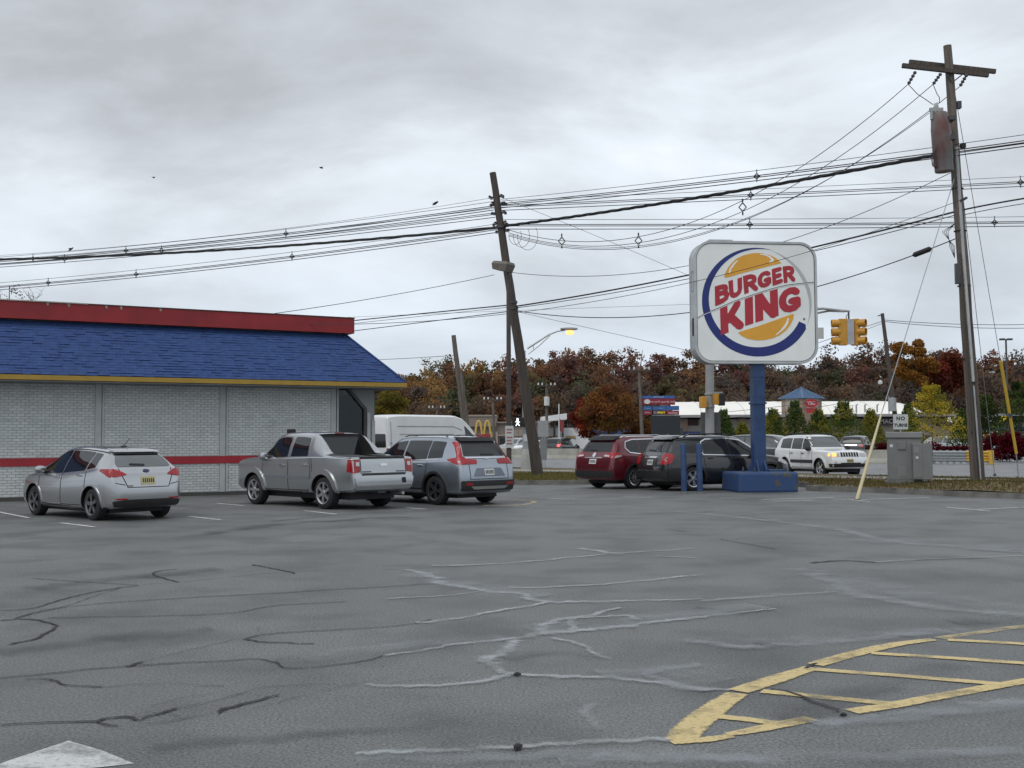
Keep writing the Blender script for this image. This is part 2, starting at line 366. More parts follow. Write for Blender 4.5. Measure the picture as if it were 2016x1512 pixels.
def vgrass():
    m = bpy.data.materials.new('verge turf'); m.use_nodes = True; t = m.node_tree; b = t.nodes['Principled BSDF']; L = t.links.new
    tcn = nd(t, 'ShaderNodeTexCoord'); n = nd(t, 'ShaderNodeTexNoise'); n.inputs['Scale'].default_value = .8; n.inputs['Detail'].default_value = 8; L(tcn.outputs['Object'], n.inputs['Vector'])
    r = nd(t, 'ShaderNodeValToRGB'); r.color_ramp.elements[0].position = .38; r.color_ramp.elements[1].position = .62
    r.color_ramp.elements[0].color = (.13, .085, .045, 1); r.color_ramp.elements[1].color = (.12, .115, .045, 1); L(n.outputs['Fac'], r.inputs[0]); L(r.outputs[0], b.inputs['Base Color'])
    b.inputs['Roughness'].default_value = .95
    bp = nd(t, 'ShaderNodeBump'); bp.inputs['Strength'].default_value = .8; bp.inputs['Distance'].default_value = .05; n2 = nd(t, 'ShaderNodeTexNoise'); n2.inputs['Scale'].default_value = 14; L(tcn.outputs['Object'], n2.inputs['Vector']); L(n2.outputs['Fac'], bp.inputs['Height']); L(bp.outputs[0], b.inputs['Normal'])
    return m
far = [rp(t, -.25) for t in (72, 52, 30, 10, -20, -50, -100)]
# far edge must start past the last lot-edge point
vp = [(p.x, p.y) for p in EDGE] + [(p.x, p.y) for p in far]
bm = bmesh.new(); vsb = [bm.verts.new((x, y, 0)) for x, y in vp]; bm.faces.new(vsb)
for ax, lo, hi, st in ((0, -10, 24, .5), (1, 18, 58, .5)):
    c = lo
    while c <= hi:
        co = Vector((c, 0, 0)) if ax == 0 else Vector((0, c, 0)); no_ = Vector((1, 0, 0)) if ax == 0 else Vector((0, 1, 0))
        bmesh.ops.bisect_plane(bm, geom=bm.verts[:] + bm.edges[:] + bm.faces[:], plane_co=co, plane_no=no_); c += st
bmesh.ops.triangulate(bm, faces=bm.faces[:])
for v in bm.verts: v.co.z = verge_h(v.co.x, v.co.y)
bmesh.ops.recalc_face_normals(bm, faces=bm.faces[:])
me = bpy.data.meshes.new('verge'); bm.to_mesh(me); bm.free()
if sum(p.normal.z for p in me.polygons) < 0: me.flip_normals()
smooth(me); verge = tag(link('verge', me, vgrass()), kind='structure')

def kerb_strip(name, pts, w=.16, h=.15, closed=False):
    mb = MB(); P = [Vector((p[0], p[1])) for p in pts]; vs = []
    for i, p in enumerate(P):
        t = (P[min(i+1, len(P)-1)] - P[max(i-1, 0)]).normalized(); n = Vector((t.y, -t.x))
        a = p + n * .02; b = p - n * w
        vs += [(a.x, a.y, 0), (a.x - n.x*.025, a.y - n.y*.025, h), (b.x, b.y, h + .004), (b.x, b.y, 0)]
    k = len(P); fs = [(i*4+j, i*4+j+1, i*4+j+5, i*4+j+4) for i in range(k-1) for j in range(3)] + [(0,1,2,3), tuple((k-1)*4+j for j in (3,2,1,0))]
    mb.add(vs, fs); return tag(mb.build(name, KERBM), kind='structure')
# stretch of kerb with the drain mouth left out
fine = []
for i in range(len(EDGE) - 1):
    n = max(1, int((EDGE[i+1] - EDGE[i]).length / .4)); fine += [EDGE[i].lerp(EDGE[i+1], j / n) for j in range(n)]
fine.append(EDGE[-1])
fine2 = [p for p in fine]
kerb_strip('kerb', [(p.x, p.y) for p in fine2])
kerb_strip('highway_kerb', [(p.x, p.y) for p in [rp(72 - i * 4, -.02) for i in range(48)]])
# pavement slabs behind the front strip of grass
def slab_strip(q0, q1, t0, t1, n, name):
    root = None
    for i in range(n):
        a = t0 + (t1 - t0) * i / n; b = t0 + (t1 - t0) * (i + 1) / n - .015
        mb = MB(); z = .1 + rng.uniform(0, .012)
        pts = [rp(a, q0), rp(b, q0), rp(b, q1), rp(a, q1)]
        mb.add([(p.x, p.y, 0) for p in pts] + [(p.x, p.y, z + .075) for p in pts], [(0,3,2,1),(4,5,6,7),(0,1,5,4),(1,2,6,5),(2,3,7,6),(3,0,4,7)])
        if root is None: root = tag(link(name, None), kind='structure')
        mb.build('slab', CONC, root)
slab_strip(-5.4, -3.6, -32, -4, 18, 'sidewalk')
slab_strip(-4.2, -2.6, 0, 16, 10, 'sidewalk')

# grass blades and fallen leaves (uncountable)
def blades(name, n, sampler, hgt, cols, label, cat, wid=.012, seed=3, flat=False):
    r = np.random.default_rng(seed); V = np.zeros((n, 3, 3), np.float32); C = np.zeros((n, 4), np.float32); C[:, 3] = 1
    for i in range(n):
        x, y, z = sampler(r); a = r.uniform(0, 6.283); h = hgt * r.uniform(.5, 1.3); d = np.array([math.cos(a), math.sin(a), 0]) * wid * r.uniform(.7, 1.4)
        if flat:
            e = np.array([-d[1], d[0], 0]) * r.uniform(.8, 1.6); V[i] = [(x, y, z), np.array([x, y, z + .01]) + d, np.array([x, y, z + .005 + .02 * r.random()]) + e]
        else:
            l = np.array([r.uniform(-.5, .5) * h, r.uniform(-.5, .5) * h, h]); p = np.array([x, y, z]); V[i] = [p - d, p + d, p + l]
        c = cols[r.integers(len(cols))]; C[i, :3] = np.array(c) * r.uniform(.7, 1.25)
    me = bpy.data.meshes.new(name); me.vertices.add(n * 3); me.vertices.foreach_set('co', V.ravel())
    me.loops.add(n * 3); me.loops.foreach_set('vertex_index', np.arange(n * 3, dtype=np.int32)); me.polygons.add(n)
    me.polygons.foreach_set('loop_start', np.arange(0, n * 3, 3, dtype=np.int32))
    me.update(calc_edges=True); at = me.attributes.new('tint', 'FLOAT_COLOR', 'FACE'); at.data.foreach_set('color', C.ravel())
    return tag(link(name, me, LEAF), label, cat, kind='stuff')
def in_poly(x, y, poly):
    c = False; j = len(poly) - 1
    for i in range(len(poly)):
        xi, yi = poly[i]; xj, yj = poly[j]
        if (yi > y) != (yj > y) and x < (xj - xi) * (y - yi) / (yj - yi) + xi: c = not c
        j = i
    return c
def verge_sampler(x0, x1, y0, y1):
    def f(r):
        while True:
            x = r.uniform(x0, x1); y = r.uniform(y0, y1)
            if in_poly(x, y, vp): return x, y, verge_h(x, y) - .005
    return f
GRC = [(.14, .145, .045), (.18, .165, .06), (.21, .17, .07), (.11, .125, .04), (.23, .17, .08)]
blades('verge_grass', 15000, verge_sampler(-2, 9.5, 37.5, 48), .11, GRC, 'short patchy autumn grass on the verge behind the parked cars', 'grass', .018, 3)
blades('verge_grass', 22000, verge_sampler(8.8, 22, 23, 42), .09, [(.15, .11, .05), (.12, .115, .04), (.17, .12, .06), (.1, .1, .035)], 'thin dry grass on the verge around the grey cabinet and pole', 'grass', .016, 4)
blades('fallen_leaves', 2500, verge_sampler(8.9, 16, 27.5, 42), .02, [(.25, .11, .04), (.3, .17, .06), (.18, .07, .03)], 'brown fallen leaves scattered over the right verge', 'leaves', .05, 5, True)
def kerb_leaf(r):
    t = r.uniform(-18, 2); q = r.uniform(.05, .7) * r.random(); p = rp(t, q); return p.x, p.y, .006
blades('fallen_leaves', 1800, kerb_leaf, .02, [(.22, .08, .04), (.25, .12, .05), (.16, .06, .03)], 'reddish leaf litter gathered along the highway gutter', 'leaves', .06, 6, True)

# ------------------------------------------------------------------ markings and cracks on the lot
def gp(L): return [G(x, y) for x, y in L]
def hatch(L, w, m=YELP, name='yellow_line', **k): return child_stroke(name, gp(L), w, m, lot, .004, wob=.004, seed=len(L) * 7 + int(L[0][0]), **k)
hatch([(1338, 1460), (1352, 1441), (1400, 1400), (1448, 1366)], [.19, .20, .19, .15])
hatch([(1452, 1362), (1530, 1336), (1596, 1315)], [.17, .17, .13])
hatch([(1604, 1310), (1700, 1284), (1775, 1268), (1838, 1260)], [.15, .15, .13, .10])
hatch([(1850, 1258), (1930, 1246), (2040, 1232), (2400, 1200), (2800, 1172)], .12, YELF)
hatch([(1322, 1464), (1395, 1457), (1440, 1450)], [.08, .10, .07])
hatch([(1432, 1448), (1500, 1436), (1598, 1416)], [.07, .12, .13])
hatch([(1674, 1402), (1760, 1389), (1900, 1363), (2060, 1335), (2400, 1282), (2900, 1222)], .13)
for L in ([(1404, 1411), (1470, 1418), (1530, 1426)], [(1500, 1362), (1560, 1368), (1660, 1378), (1762, 1388)], [(1606, 1319), (1800, 1334), (1975, 1349)], [(1716, 1287), (1900, 1299), (2180, 1319)], [(1866, 1261), (1960, 1266), (2400, 1291)], [(2080, 1231), (2650, 1254)]):
    hatch(L, .115)
def white(L, w=.10, m=WHTP, name='white_line', **k): return child_stroke(name, gp(L), w, m, lot, .004, wob=.004, seed=int(L[0][0]) + 3, **k)
for L in ([(1863, 999), (1950, 1007)], [(1925, 1003.5), (2050, 997)], [(1083, 982), (1133, 982.5)], [(1230, 979), (1286, 979.5)], [(1640, 985), (1735, 983), (1830, 980)], [(1672, 984), (1712, 988)],
          [(1500, 984), (1560, 982), (1640, 980)], [(1520, 987), (1600, 985.5)], [(-40, 1001), (57, 1020)], [(120, 1030), (186, 1038)], [(372, 1017), (434, 1024)], [(425, 991), (480, 996)], [(600, 1006), (662, 1013)], [(800, 1000), (838, 1003)], [(270, 1012), (300, 1015)]):
    white(L)
hatch([(915, 984), (985, 984), (1040, 986), (1050, 990), (1020, 995), (950, 996)], .16, YELF, 'faded_line')
# arrow painted at the near left
ar = [G(x, y, .004) for x, y in ((-60, 1527), (20, 1496), (135, 1458), (200, 1477), (264, 1503), (180, 1512), (120, 1560), (-40, 1570))]
ARW = soft_stroke('worn white arrow paint', (.58, .59, .58), .92, 4., .25, .55, edge=False, fine=40., grain=3.4)
me = bpy.data.meshes.new('arrow'); me.from_pydata([tuple(p) for p in ar], [], [tuple(range(len(ar)))])
if me.polygons[0].normal.z < 0: me.flip_normals()
ul = me.uv_layers.new(name='UVMap')
for l in me.loops: ul.data[l.index].uv = (0, .5)
link('white_arrow', me, ARW, lot)
def crack(L, w=.02, m=CRACK, name='crack', wob=.015):
    w = [x * 1.05 for x in w] if isinstance(w, list) else w * 1.05
    child_stroke(name, gp(L), w, m, lot, .003, wob=wob, seed=int(L[0][0] + L[0][1]), step=.045)
crack([(65,1139),(160,1146),(270,1153)], .03); crack([(270,1153),(345,1147),(450,1137),(600,1126),(800,1121),(1010,1109)], .028, CRACKF)
crack([(350,1147),(305,1133),(310,1125),(350,1121)], .05); crack([(500,1112),(545,1122),(578,1130)], .05)
crack([(0,1203),(70,1198),(150,1175),(215,1161),(270,1154)], .04); crack([(30,1218),(75,1205),(130,1194),(200,1170),(240,1157)], .04, CRACKF)
crack([(0,1223),(60,1221),(103,1233),(85,1252),(20,1270)], .05); crack([(30,1218),(140,1195),(330,1180),(600,1165),(850,1150)], .035)
crack([(95,1218),(420,1210),(545,1193),(685,1185)], .03); crack([(480,1259),(520,1265),(620,1268)], .045)
crack([(480,1260),(520,1250),(590,1244),(780,1233),(850,1220)], .03); crack([(250,1313),(330,1292),(460,1260)], .022, CRACKF)
crack([(0,1336),(150,1322),(250,1313),(400,1304),(500,1298),(545,1305),(555,1315),(590,1316),(690,1308),(760,1293)], .03)
crack([(250,1314),(262,1308),(278,1304)], .05)
crack([(50,1338),(105,1340),(130,1350),(200,1354)], .035); crack([(200,1354),(330,1347),(380,1351),(440,1352)], .024, CRACKF)
crack([(0,1430),(110,1424),(190,1421),(205,1416),(260,1414),(275,1420),(330,1402),(350,1397)], [.03,.035,.05,.06,.05,.03,.055,.05]); crack([(350,1397),(450,1373),(520,1354),(660,1348)], .024, CRACKF)
crack([(190,1422),(220,1426),(240,1429)], .03); crack([(280,1430),(370,1417),(420,1407)], .022, CRACKF); crack([(432,1405),(445,1397),(500,1382),(553,1370)], [.03,.07,.05,.03])
crack([(300,1392),(350,1378),(420,1366)], .018, CRACKF); crack([(500,1397),(640,1360),(760,1338)], .016, CRACKF)
crack([(740,1352),(830,1340),(900,1335)], .015, CRACKF)
for L, w in (([(1595,1109),(1650,1104.5),(1725,1108)], .10), ([(1800,1104),(1940,1098)], .03), ([(1370,1010),(1405,1007)], .05), ([(1480,1019),(1515,1022)], .05), ([(1420,1062),(1530,1082)], .035), ([(1310,1042),(1350,1047)], .04), ([(1480,1268),(1530,1270)], .03), ([(1370,1196),(1410,1201)], .03), ([(1450,1212),(1540,1196)], .018), ([(535,1027),(700,1012),(900,1004)], .06), ([(1590,1318),(1612,1308)], .05), ([(1520,1358),(1560,1366),(1610,1385),(1650,1402)], .05), ([(1000,1330),(1018,1331)], .03), ([(1010,1476),(1022,1474)], .05), ([(1700,1122),(1850,1128)], .02)):
    crack(L, w)
def chalk(L, w=.09, m=CHALK):
    w = [x * 1.45 for x in w] if isinstance(w, list) else w * 1.45
    crack(L, w, m, 'filled_crack', .022)
chalk([(800,1122),(850,1135),(880,1150),(960,1165),(1030,1170),(1085,1186),(1385,1181)], [.1,.2,.22,.16,.12,.14,.07]); chalk([(760,1180),(900,1172),(960,1162)], .05)
chalk([(820,1228),(900,1220),(1000,1200),(1085,1186)], .09); chalk([(1000,1158),(1060,1158),(1200,1150),(1380,1133)], .1); chalk([(850,1115),(1010,1109),(1200,1092),(1365,1081)], .1)
chalk([(1140,1080),(1190,1088),(1225,1093)], .16); chalk([(1290,1096),(1370,1099)], .08); chalk([(760,1293),(900,1270),(1020,1258),(1060,1250),(1130,1245),(1280,1228),(1400,1215),(1530,1200)], [.05,.08,.1,.13,.16,.12,.08,.04])
chalk([(1070,1250),(1088,1224),(1125,1218),(1160,1214),(1215,1197)], [.16,.14,.1,.1,.06]); chalk([(1125,1242),(1130,1220),(1150,1218),(1230,1213),(1260,1221)], .08)
chalk([(1020,1262),(1000,1285),(970,1300),(985,1316),(1010,1328),(1120,1335),(1260,1343),(1340,1358),(1440,1362)], [.12,.12,.14,.1,.09,.09,.1,.1,.05]); chalk([(1085,1258),(1130,1268),(1160,1285),(1190,1300)], .06)
chalk([(1380,1310),(1300,1320),(1265,1330),(1300,1345),(1380,1365)], .12, CHALKF); chalk([(720,1350),(850,1354),(950,1345),(1005,1330)], .08); chalk([(1175,1388),(1145,1405),(1165,1425),(1172,1440)], .09, CHALKF)
chalk([(700,1488),(1000,1475),(1150,1468),(1320,1460)], .07); chalk([(1600,1130),(1680,1168),(1800,1190),(2016,1215)], .3, CHALKF); chalk([(1380,1185),(1600,1170),(1650,1165)], .12, CHALKF)
chalk([(1720,1108),(1830,1102),(2016,1095)], .12, CHALKF); chalk([(1600,1428),(1800,1405),(2040,1382)], .16, CHALKF); chalk([(1850,1075),(2030,1090)], .3, CHALKF); chalk([(1640,1040),(1750,1065),(1850,1075)], .3, CHALKF); chalk([(1350,1260),(1500,1275),(1800,1250),(1900,1240)], .2, CHALKF)
chalk([(1540,1500),(1300,1495),(1100,1500)], .2, CHALKF); chalk([(1330,1008),(1500,1024),(1640,1042)], .35, CHALKF)

CHALKH = soft_stroke('broad pale film', (.36, .385, .41), .34, 1.1, .34, .66, fine=25., grain=.8)
for L, w in (([(1560, 1120), (1700, 1150), (1860, 1180), (2030, 1200)], 1.0), ([(1700, 1060), (1850, 1072), (2030, 1085)], 1.6), ([(1180, 1330), (1300, 1325), (1420, 1345)], .5), ([(700, 1500), (1000, 1490), (1350, 1485)], .35), ([(1050, 1245), (1250, 1225), (1500, 1195)], .7), ([(820, 1130), (900, 1150), (1060, 1178)], .8), ([(1350, 1260), (1600, 1262), (1850, 1240)], .5), ([(1600, 1440), (1800, 1415), (2030, 1390)], .3), ([(600, 1300), (800, 1275), (1000, 1258)], .5), ([(1300, 1500), (1700, 1490), (2000, 1470)], .3)):
    child_stroke('pale_film', gp(L), w, CHALKH, lot, .0025, wob=.03, seed=int(L[0][0]) + 9, step=.12)
DAMP = soft_stroke('damp dark patch', (.035, .036, .038), .42, 1.3, .34, .66, rough=.3, fine=25., grain=.8)
for L, w in (([(380, 1058), (560, 1032), (800, 1018)], .9), ([(0, 1290), (200, 1262), (420, 1240)], .6), ([(1560, 1420), (1760, 1340), (1900, 1310)], .5), ([(1880, 1228), (2030, 1222)], .6), ([(300, 1470), (700, 1440), (1000, 1415)], .3), ([(1000, 1300), (1100, 1285), (1180, 1300)], .35), ([(60, 1160), (240, 1140), (430, 1120)], .8)):
    child_stroke('damp_patch', gp(L), w, DAMP, lot, .002, wob=.03, seed=int(L[0][0]) + 5, step=.12)
for L in ([(150,1175),(120,1168),(95,1170)], [(200,1170),(235,1178),(262,1176)], [(330,1402),(345,1412),(372,1414)], [(445,1397),(430,1404),(436,1410)], [(545,1305),(560,1298),(590,1296)], [(520,1250),(505,1243),(512,1236)], [(105,1340),(90,1348),(70,1350)], [(690,1308),(720,1316),(760,1314)], [(260,1414),(290,1408),(310,1409)], [(600,1165),(640,1158),(700,1158)], [(60,1221),(40,1212),(20,1213)], [(1650,1104.5),(1690,1098),(1740,1098)]):
    crack(L, .016, CRACKF)
for k_, (px, py, sz, lab) in enumerate(((1018, 1331, .022, 'small black asphalt chunk on a pale filled crack'), (1019, 1476, .028, 'black asphalt chunk near the bottom edge of the lot'), (1660, 1411, .02, 'small black asphalt chunk beside the yellow hatching'))):
    g_ = G(px, py); dbs = empty('asphalt_chunk', g_, k_ * 1.1, lab, 'debris'); r_k = random.Random(k_)
    MB().lathe([(.2 * sz, 0), (1.1 * sz, .15 * sz), (1.0 * sz, .7 * sz), (.35 * sz, 1.05 * sz)], 7, (0, 0, .003), fn=lambda r, h, a: Vector((r*math.cos(a) * r_k.uniform(.7, 1.3), r*math.sin(a) * r_k.uniform(.6, 1.0), h))).build('lump', BLACK, dbs)
# ================================================================== RESTAURANT
BW = math.atan2(.497, .868)
rest = empty('restaurant', (-8.27, 32.95, 0), BW, 'low white brick restaurant with blue shingled mansard roof and red parapet', 'restaurant')
BRK = mat('painted grey-white brick', (.60, .625, .615), .75, var=.16, vs=1.2, bump=.25, bs=30)
BRK2 = mat('painted brick, duller', (.565, .59, .582), .78, var=.16, vs=1.5, bump=.25, bs=30)
BRK3 = mat('painted brick, lighter', (.625, .65, .64), .75, var=.12, vs=1.5, bump=.25, bs=30)
MORT = mat('grey mortar', (.40, .415, .415), .9, var=.2)
TRIMW = mat('grey white trim', (.46, .48, .475), .6, var=.12)
REDB = mat('red painted band', (.36, .018, .028), .5, var=.18, vs=2)
REDP = mat('dull red metal fascia', (.29, .016, .02), .55, var=.25, vs=1.5)
BLUES = [mat('blue shingle', (.028, .066, .20), .85, var=.22, vs=6, bump=.4, bs=60), mat('blue shingle darker', (.0265, .062, .189), .85, var=.22, vs=6, bump=.4, bs=60), mat('blue shingle paler', (.030, .070, .209), .85, var=.2, vs=6, bump=.4, bs=60)]
YELT = mat('mustard fascia paint', (.38, .24, .035), .55, var=.15)
DARKI = mat('dark interior', (.03, .03, .032), .8)
XL = -13.0
wall = MB().box((XL, .014, .10), (3.2, .25, 3.2)).build('wall', MORT, rest)
MB().box((XL, -.03, 0), (4.6, .25, .10)).build('footing', mat('dark footing', (.07, .07, .065), .8), rest)  # strip along the wall foot, darker than the brick
# bricks: the ones in view; the 300 most visible as parts, the rest as one part
bw, bh = .205, .0745
PIL = [-10.67, -7.2, -3.72, -.246, 3.19]
bricks = []
for row in range(41):
    z = .115 + row * bh; x = -6.95 + (.5 * bw if row % 2 else 0)
    while x < 3.1:
        a, b = x, x + bw
        for p in PIL:
            if a < p - .10 < b: b = p - .10
            if a < p + .137 < b: a = p + .137
            if p - .101 < (a + b) / 2 < p + .137: b = a
        if b - a > .03: bricks.append((a, z) if b - a > bw - .001 else (a, z, b - a))
        x += bw
def bm_brick(mb, x0, z0, d=0., w=None):
    w, h = (w or bw) - .011, bh - .011
    mb.add([(x0,.03,z0),(x0+w,.03,z0),(x0+w,.03,z0+h),(x0,.03,z0+h),(x0+.003,d,z0+.003),(x0+w-.003,d,z0+.003),(x0+w-.003,d,z0+h-.003),(x0+.003,d,z0+h-.003)],
           [(4,5,6,7),(0,1,5,4),(1,2,6,5),(2,3,7,6),(3,0,4,7)])
bvar = []
for k in range(3):
    mb = MB(); bm_brick(mb, 0, 0, .001 + .002 * k); bvar.append(mb.mesh('brick')); bvar[-1].materials.append((BRK, BRK2, BRK3)[k])
# largest-looking unhidden bricks: centre bay, mid height
order = sorted([i for i in range(len(bricks)) if len(bricks[i]) == 2], key=lambda i: abs(bricks[i][0] + 2.0) * .55 + abs(bricks[i][1] - 2.2))
chosen = set(order[:300])
rest_mb = [MB(), MB(), MB()]
for i, (x, z, *cw) in enumerate(bricks):
    k = rng.choice((0, 0, 1, 2))
    if i in chosen: link('brick', bvar[k], None, wall, (x, 0, z))
    else: bm_brick(rest_mb[k], x, z, .001 + .004 * rng.random(), cw[0] if cw else None)
bs_ = MB()
for k in range(3): bs_.add(rest_mb[k].v, rest_mb[k].f)
bo = bs_.build('bricks', BRK, wall, kind='stuff')
bo.data.materials.append(BRK2); bo.data.materials.append(BRK3)
nf = [len(rest_mb[k].f) for k in range(3)]
bo.data.polygons.foreach_set('material_index', [0] * nf[0] + [1] * nf[1] + [2] * nf[2])
for p in PIL: MB().box((p - .10, -.012, .10), (p + .06, .02, 3.2)).box((p + .085, -.03, .10), (p + .135, .02, 3.2)).build('pilaster', TRIMW, rest)
mb = MB(); mb.box((XL, -.035, .93), (3.05, -.013, 1.145)); mb.build('red_band', REDB, rest)
# glazed corner bay
GLS = glass_clear('shop window glass', (.38, .42, .42))
MB().box((3.28, .05, .15), (4.24, .056, 3.15)).build('window_pane', GLS, rest)
for j in range(5):
    y0 = .3 + j * 1.6; MB().box((4.5, y0, .5), (4.506, y0 + 1.5, 3.1)).build('window_pane', GLS, rest)
    MB().box((4.47, y0 + 1.5, .1), (4.53, y0 + 1.6, 3.2)).build('mullion', DGREY, rest)
MB().box((4.44, .26, .1), (4.55, 8.4, .5)).build('knee_wall', TRIMW, rest)
MB().box((XL, .25, .01), (4.44, 8.4, .03)).build('floor', DARKI, rest)
MB().box((2.2, 2.6, .03), (2.4, 8.0, 3.1)).build('inner_wall', DARKI, rest)
MB().box((XL, 8.4, 0), (4.55, 8.6, 3.2)).build('back_wall', TRIMW, rest)
fnx = lambda u, v, w: (u, w, v)
MB().prism([(3.72, 3.17), (4.52, 3.17), (4.52, .1), (4.26, .1), (4.26, 2.58)], fnx, -.02, .25).build('corner_panel', mat('grey corner panel', (.27, .285, .285), .7, var=.1), rest)  # panel in its own grey, darker than the trim
MB().prism([(3.60, 3.165), (3.72, 3.17), (4.26, 2.58), (4.26, .1), (4.17, .1), (4.17, 2.54)], fnx, -.04, .08).build('raked_frame', DGREY, rest)
MB().box((4.27, -.06, .1), (4.37, -.02, 2.45)).box((4.43, -.06, .1), (4.53, -.02, 2.2)).build('corner_post', TRIMW, rest)
MB().box((4.535, .3, 2.35), (4.64, .42, 3.17)).build('yellow_trim', YELT, rest)
MB().box((4.66, .34, 2.4), (4.70, .40, 3.17)).build('downpipe', DGREY, rest)
# mansard roof
E0, E1, ZE, ZT = -.9, .6, 3.37, 4.97
EX = 5.2
RF = MB(); RF.add([(XL, E0, ZE), (EX, E0, ZE), (EX - 1.5, E1, ZT), (XL, E1, ZT)], [(0,1,2,3)]); RF.add([(EX, E0, ZE), (EX, 9.3, ZE), (EX - 1.5, 9.3, ZT), (EX - 1.5, E1, ZT)], [(0,1,2,3)])
RF.add([(XL, 9.3, ZE), (EX, 9.3, ZE), (EX - 1.5, 9.3, ZT), (XL, 9.3, ZT)], [(3,2,1,0)])
roof = RF.build('roof', BLUES[1], rest)
MB().box((XL, E0 - .035, ZE - .15), (EX + .035, E0 - .002, ZE - .02)).box((EX + .002, E0, ZE - .15), (EX + .035, 9.3, ZE - .02)).build('fascia', YELT, rest)
MB().box((XL, E0, ZE - .19), (EX, 9.3, ZE - .165)).build('soffit', mat('grey soffit', (.22, .225, .22), .8), rest)
SLV = Vector((0, 1.5, 1.6)).normalized(); SLN = Vector((0, -1.6, 1.5)).normalized(); SL = math.hypot(1.5, 1.6)
shs = []; ROWS = 20; ex = SL / ROWS
for r_ in range(ROWS):
    x = -7.6 + rng.uniform(0, .3)
    lim = EX - 1.5 * (r_ + .5) / ROWS - .02
    while x < lim:
        w = rng.choice((.22, .3, .3, .42)); 
        if x + w > lim: w = lim - x
        if w > .04: shs.append((r_, x, w))
        x += w
def shingle(mb, r_, x, w, th):
    o = Vector((x, E0, ZE)) + SLV * (r_ * ex - .012); a = Vector((w - .006, 0, 0)); u = SLV * (ex * 1.08); n0 = SLN * th; n1 = SLN * .004
    mb.add([o, o + a, o + a + u, o + u, o + n0, o + a + n0, o + a + u + n1, o + u + n1], [(4,5,6,7),(0,1,5,4),(1,2,6,5),(3,0,4,7),(2,3,7,6)])
shv = {}
for w in (.22, .3, .42):
    for th in (0, 1, 2):
        mb = MB(); a = Vector((w - .006, 0, 0)); u = SLV * (ex * 1.08); n0 = SLN * (.009 + .009 * th); n1 = SLN * .004; o = Vector((0, 0, 0))
        mb.add([o, o + a, o + a + u, o + u, o + n0, o + a + n0, o + a + u + n1, o + u + n1], [(4,5,6,7),(0,1,5,4),(1,2,6,5),(3,0,4,7),(2,3,7,6)])
        for ci in range(3):
            me = mb.mesh('shingle'); me.materials.append(BLUES[ci]); shv[w, th, ci] = me
cand = [i for i, s_ in enumerate(shs) if s_[2] in (.22, .3, .42)]
cand.sort(key=lambda i: -(shs[i][2]) + abs(shs[i][1] + 1.2) * .05)
chs = set(cand[:300]); left = [MB(), MB(), MB()]
for i, (r_, x, w) in enumerate(shs):
    ci = rng.choice((0, 0, 1, 2)); th = rng.choice((0, 0, 1, 2))
    if i in chs: link('shingle', shv[w, th, ci], None, roof, Vector((x, E0, ZE)) + SLV * (r_ * ex - .012))
    else: shingle(left[ci], r_, x, w, .009 + .009 * th)
lb = MB()
for k in range(3): lb.add(left[k].v, left[k].f)
so_ = lb.build('shingles', BLUES[0], roof, kind='stuff'); so_.data.materials.append(BLUES[1]); so_.data.materials.append(BLUES[2])
nf = [len(left[k].f) for k in range(3)]; so_.data.polygons.foreach_set('material_index', [0] * nf[0] + [1] * nf[1] + [2] * nf[2])
hp = [Vector((EX, E0, ZE)), Vector((EX - 1.5, E1, ZT))]
MB().tube([hp[0] + Vector((.01, -.01, .015)), hp[1] + Vector((.01, -.01, .015))], .035, 6).build('hip_cap', BLUES[1], roof)
# red parapet with a thin metal coping
PX1 = EX - 1.5 + .28
MB().box((XL, E1 - .28, ZT - .02), (PX1, 9.4, ZT + .46)).build('parapet', REDP, rest)
MB().box((XL, E1 - .05, ZT - .14), (EX - 1.55, 9.0, ZT - .02)).build('parapet_neck', DGREY, rest)
cop = MB(); cop.box((-4.0, E1 - .30, ZT + .46), (PX1 + .02, 9.42, ZT + .485)).build('coping', mat('dark coping', (.05, .03, .03), .5), rest)
MB().box((XL, E1 - .31, ZT + .46), (-4.0, 9.42, ZT + .49)).build('coping', mat('bare pale coping', (.45, .42, .36), .5, var=.3), rest)
for px_ in (-5.1, -4.55, -3.55, -3.15, -2.05): MB().prism(rounded([(px_, ZT + .46), (px_ + .09, ZT + .46), (px_ + .06, ZT + .38 - rng.uniform(0, .04)), (px_ + .02, ZT + .40)], .02, 2), fnx, E1 - .283, E1 - .27).build('paint_chip', mat('bare metal chip', (.35, .3, .28), .6), rest)

# ================================================================== POLE SIGN
sg = empty('pole_sign', (S(1494, 950, 34.2).x, 34.2, 0), math.radians(7), 'rounded square fast food sign with red lettering on a blue steel post', 'sign')
SZ0, SZ1 = None, None
zb_ = S(1490, 717, 34.2).z; zt_ = S(1490, 478, 34.2).z; SH = zt_ - zb_; SW = 3.88; CZ = (zb_ + zt_) / 2; CX = -.08
FACEM = mat('off-white sign face', (.80, .82, .80), .25, var=.10, vs=1.3, coat=.3)
BOXM = mat('pale metal sign box', (.50, .52, .53), .45, .3, var=.2, vs=3)
fs_ = lambda u, v, w: (CX + u, w, CZ + v)
hx, hz_ = SW / 2, SH / 2
def ring(mb, o, i_, a, b):
    n = len(o); vs = [fs_(*p, a) for p in o] + [fs_(*p, a) for p in i_] + [fs_(*p, b) for p in o] + [fs_(*p, b) for p in i_]
    fs = []
    for k in range(n):
        q = (k + 1) % n; fs += [(k, q, n+q, n+k), (2*n+k, 3*n+k, 3*n+q, 2*n+q), (k, 2*n+k, 2*n+q, q), (n+k, n+q, 3*n+q, 3*n+k)]
    mb.add(vs, fs)
MB().prism(rrect(-hx + .02, -hz_ + .02, hx - .02, hz_ - .02, .52, 10), fs_, -.20, .24).build('sign_box', BOXM, sg, sm=True)
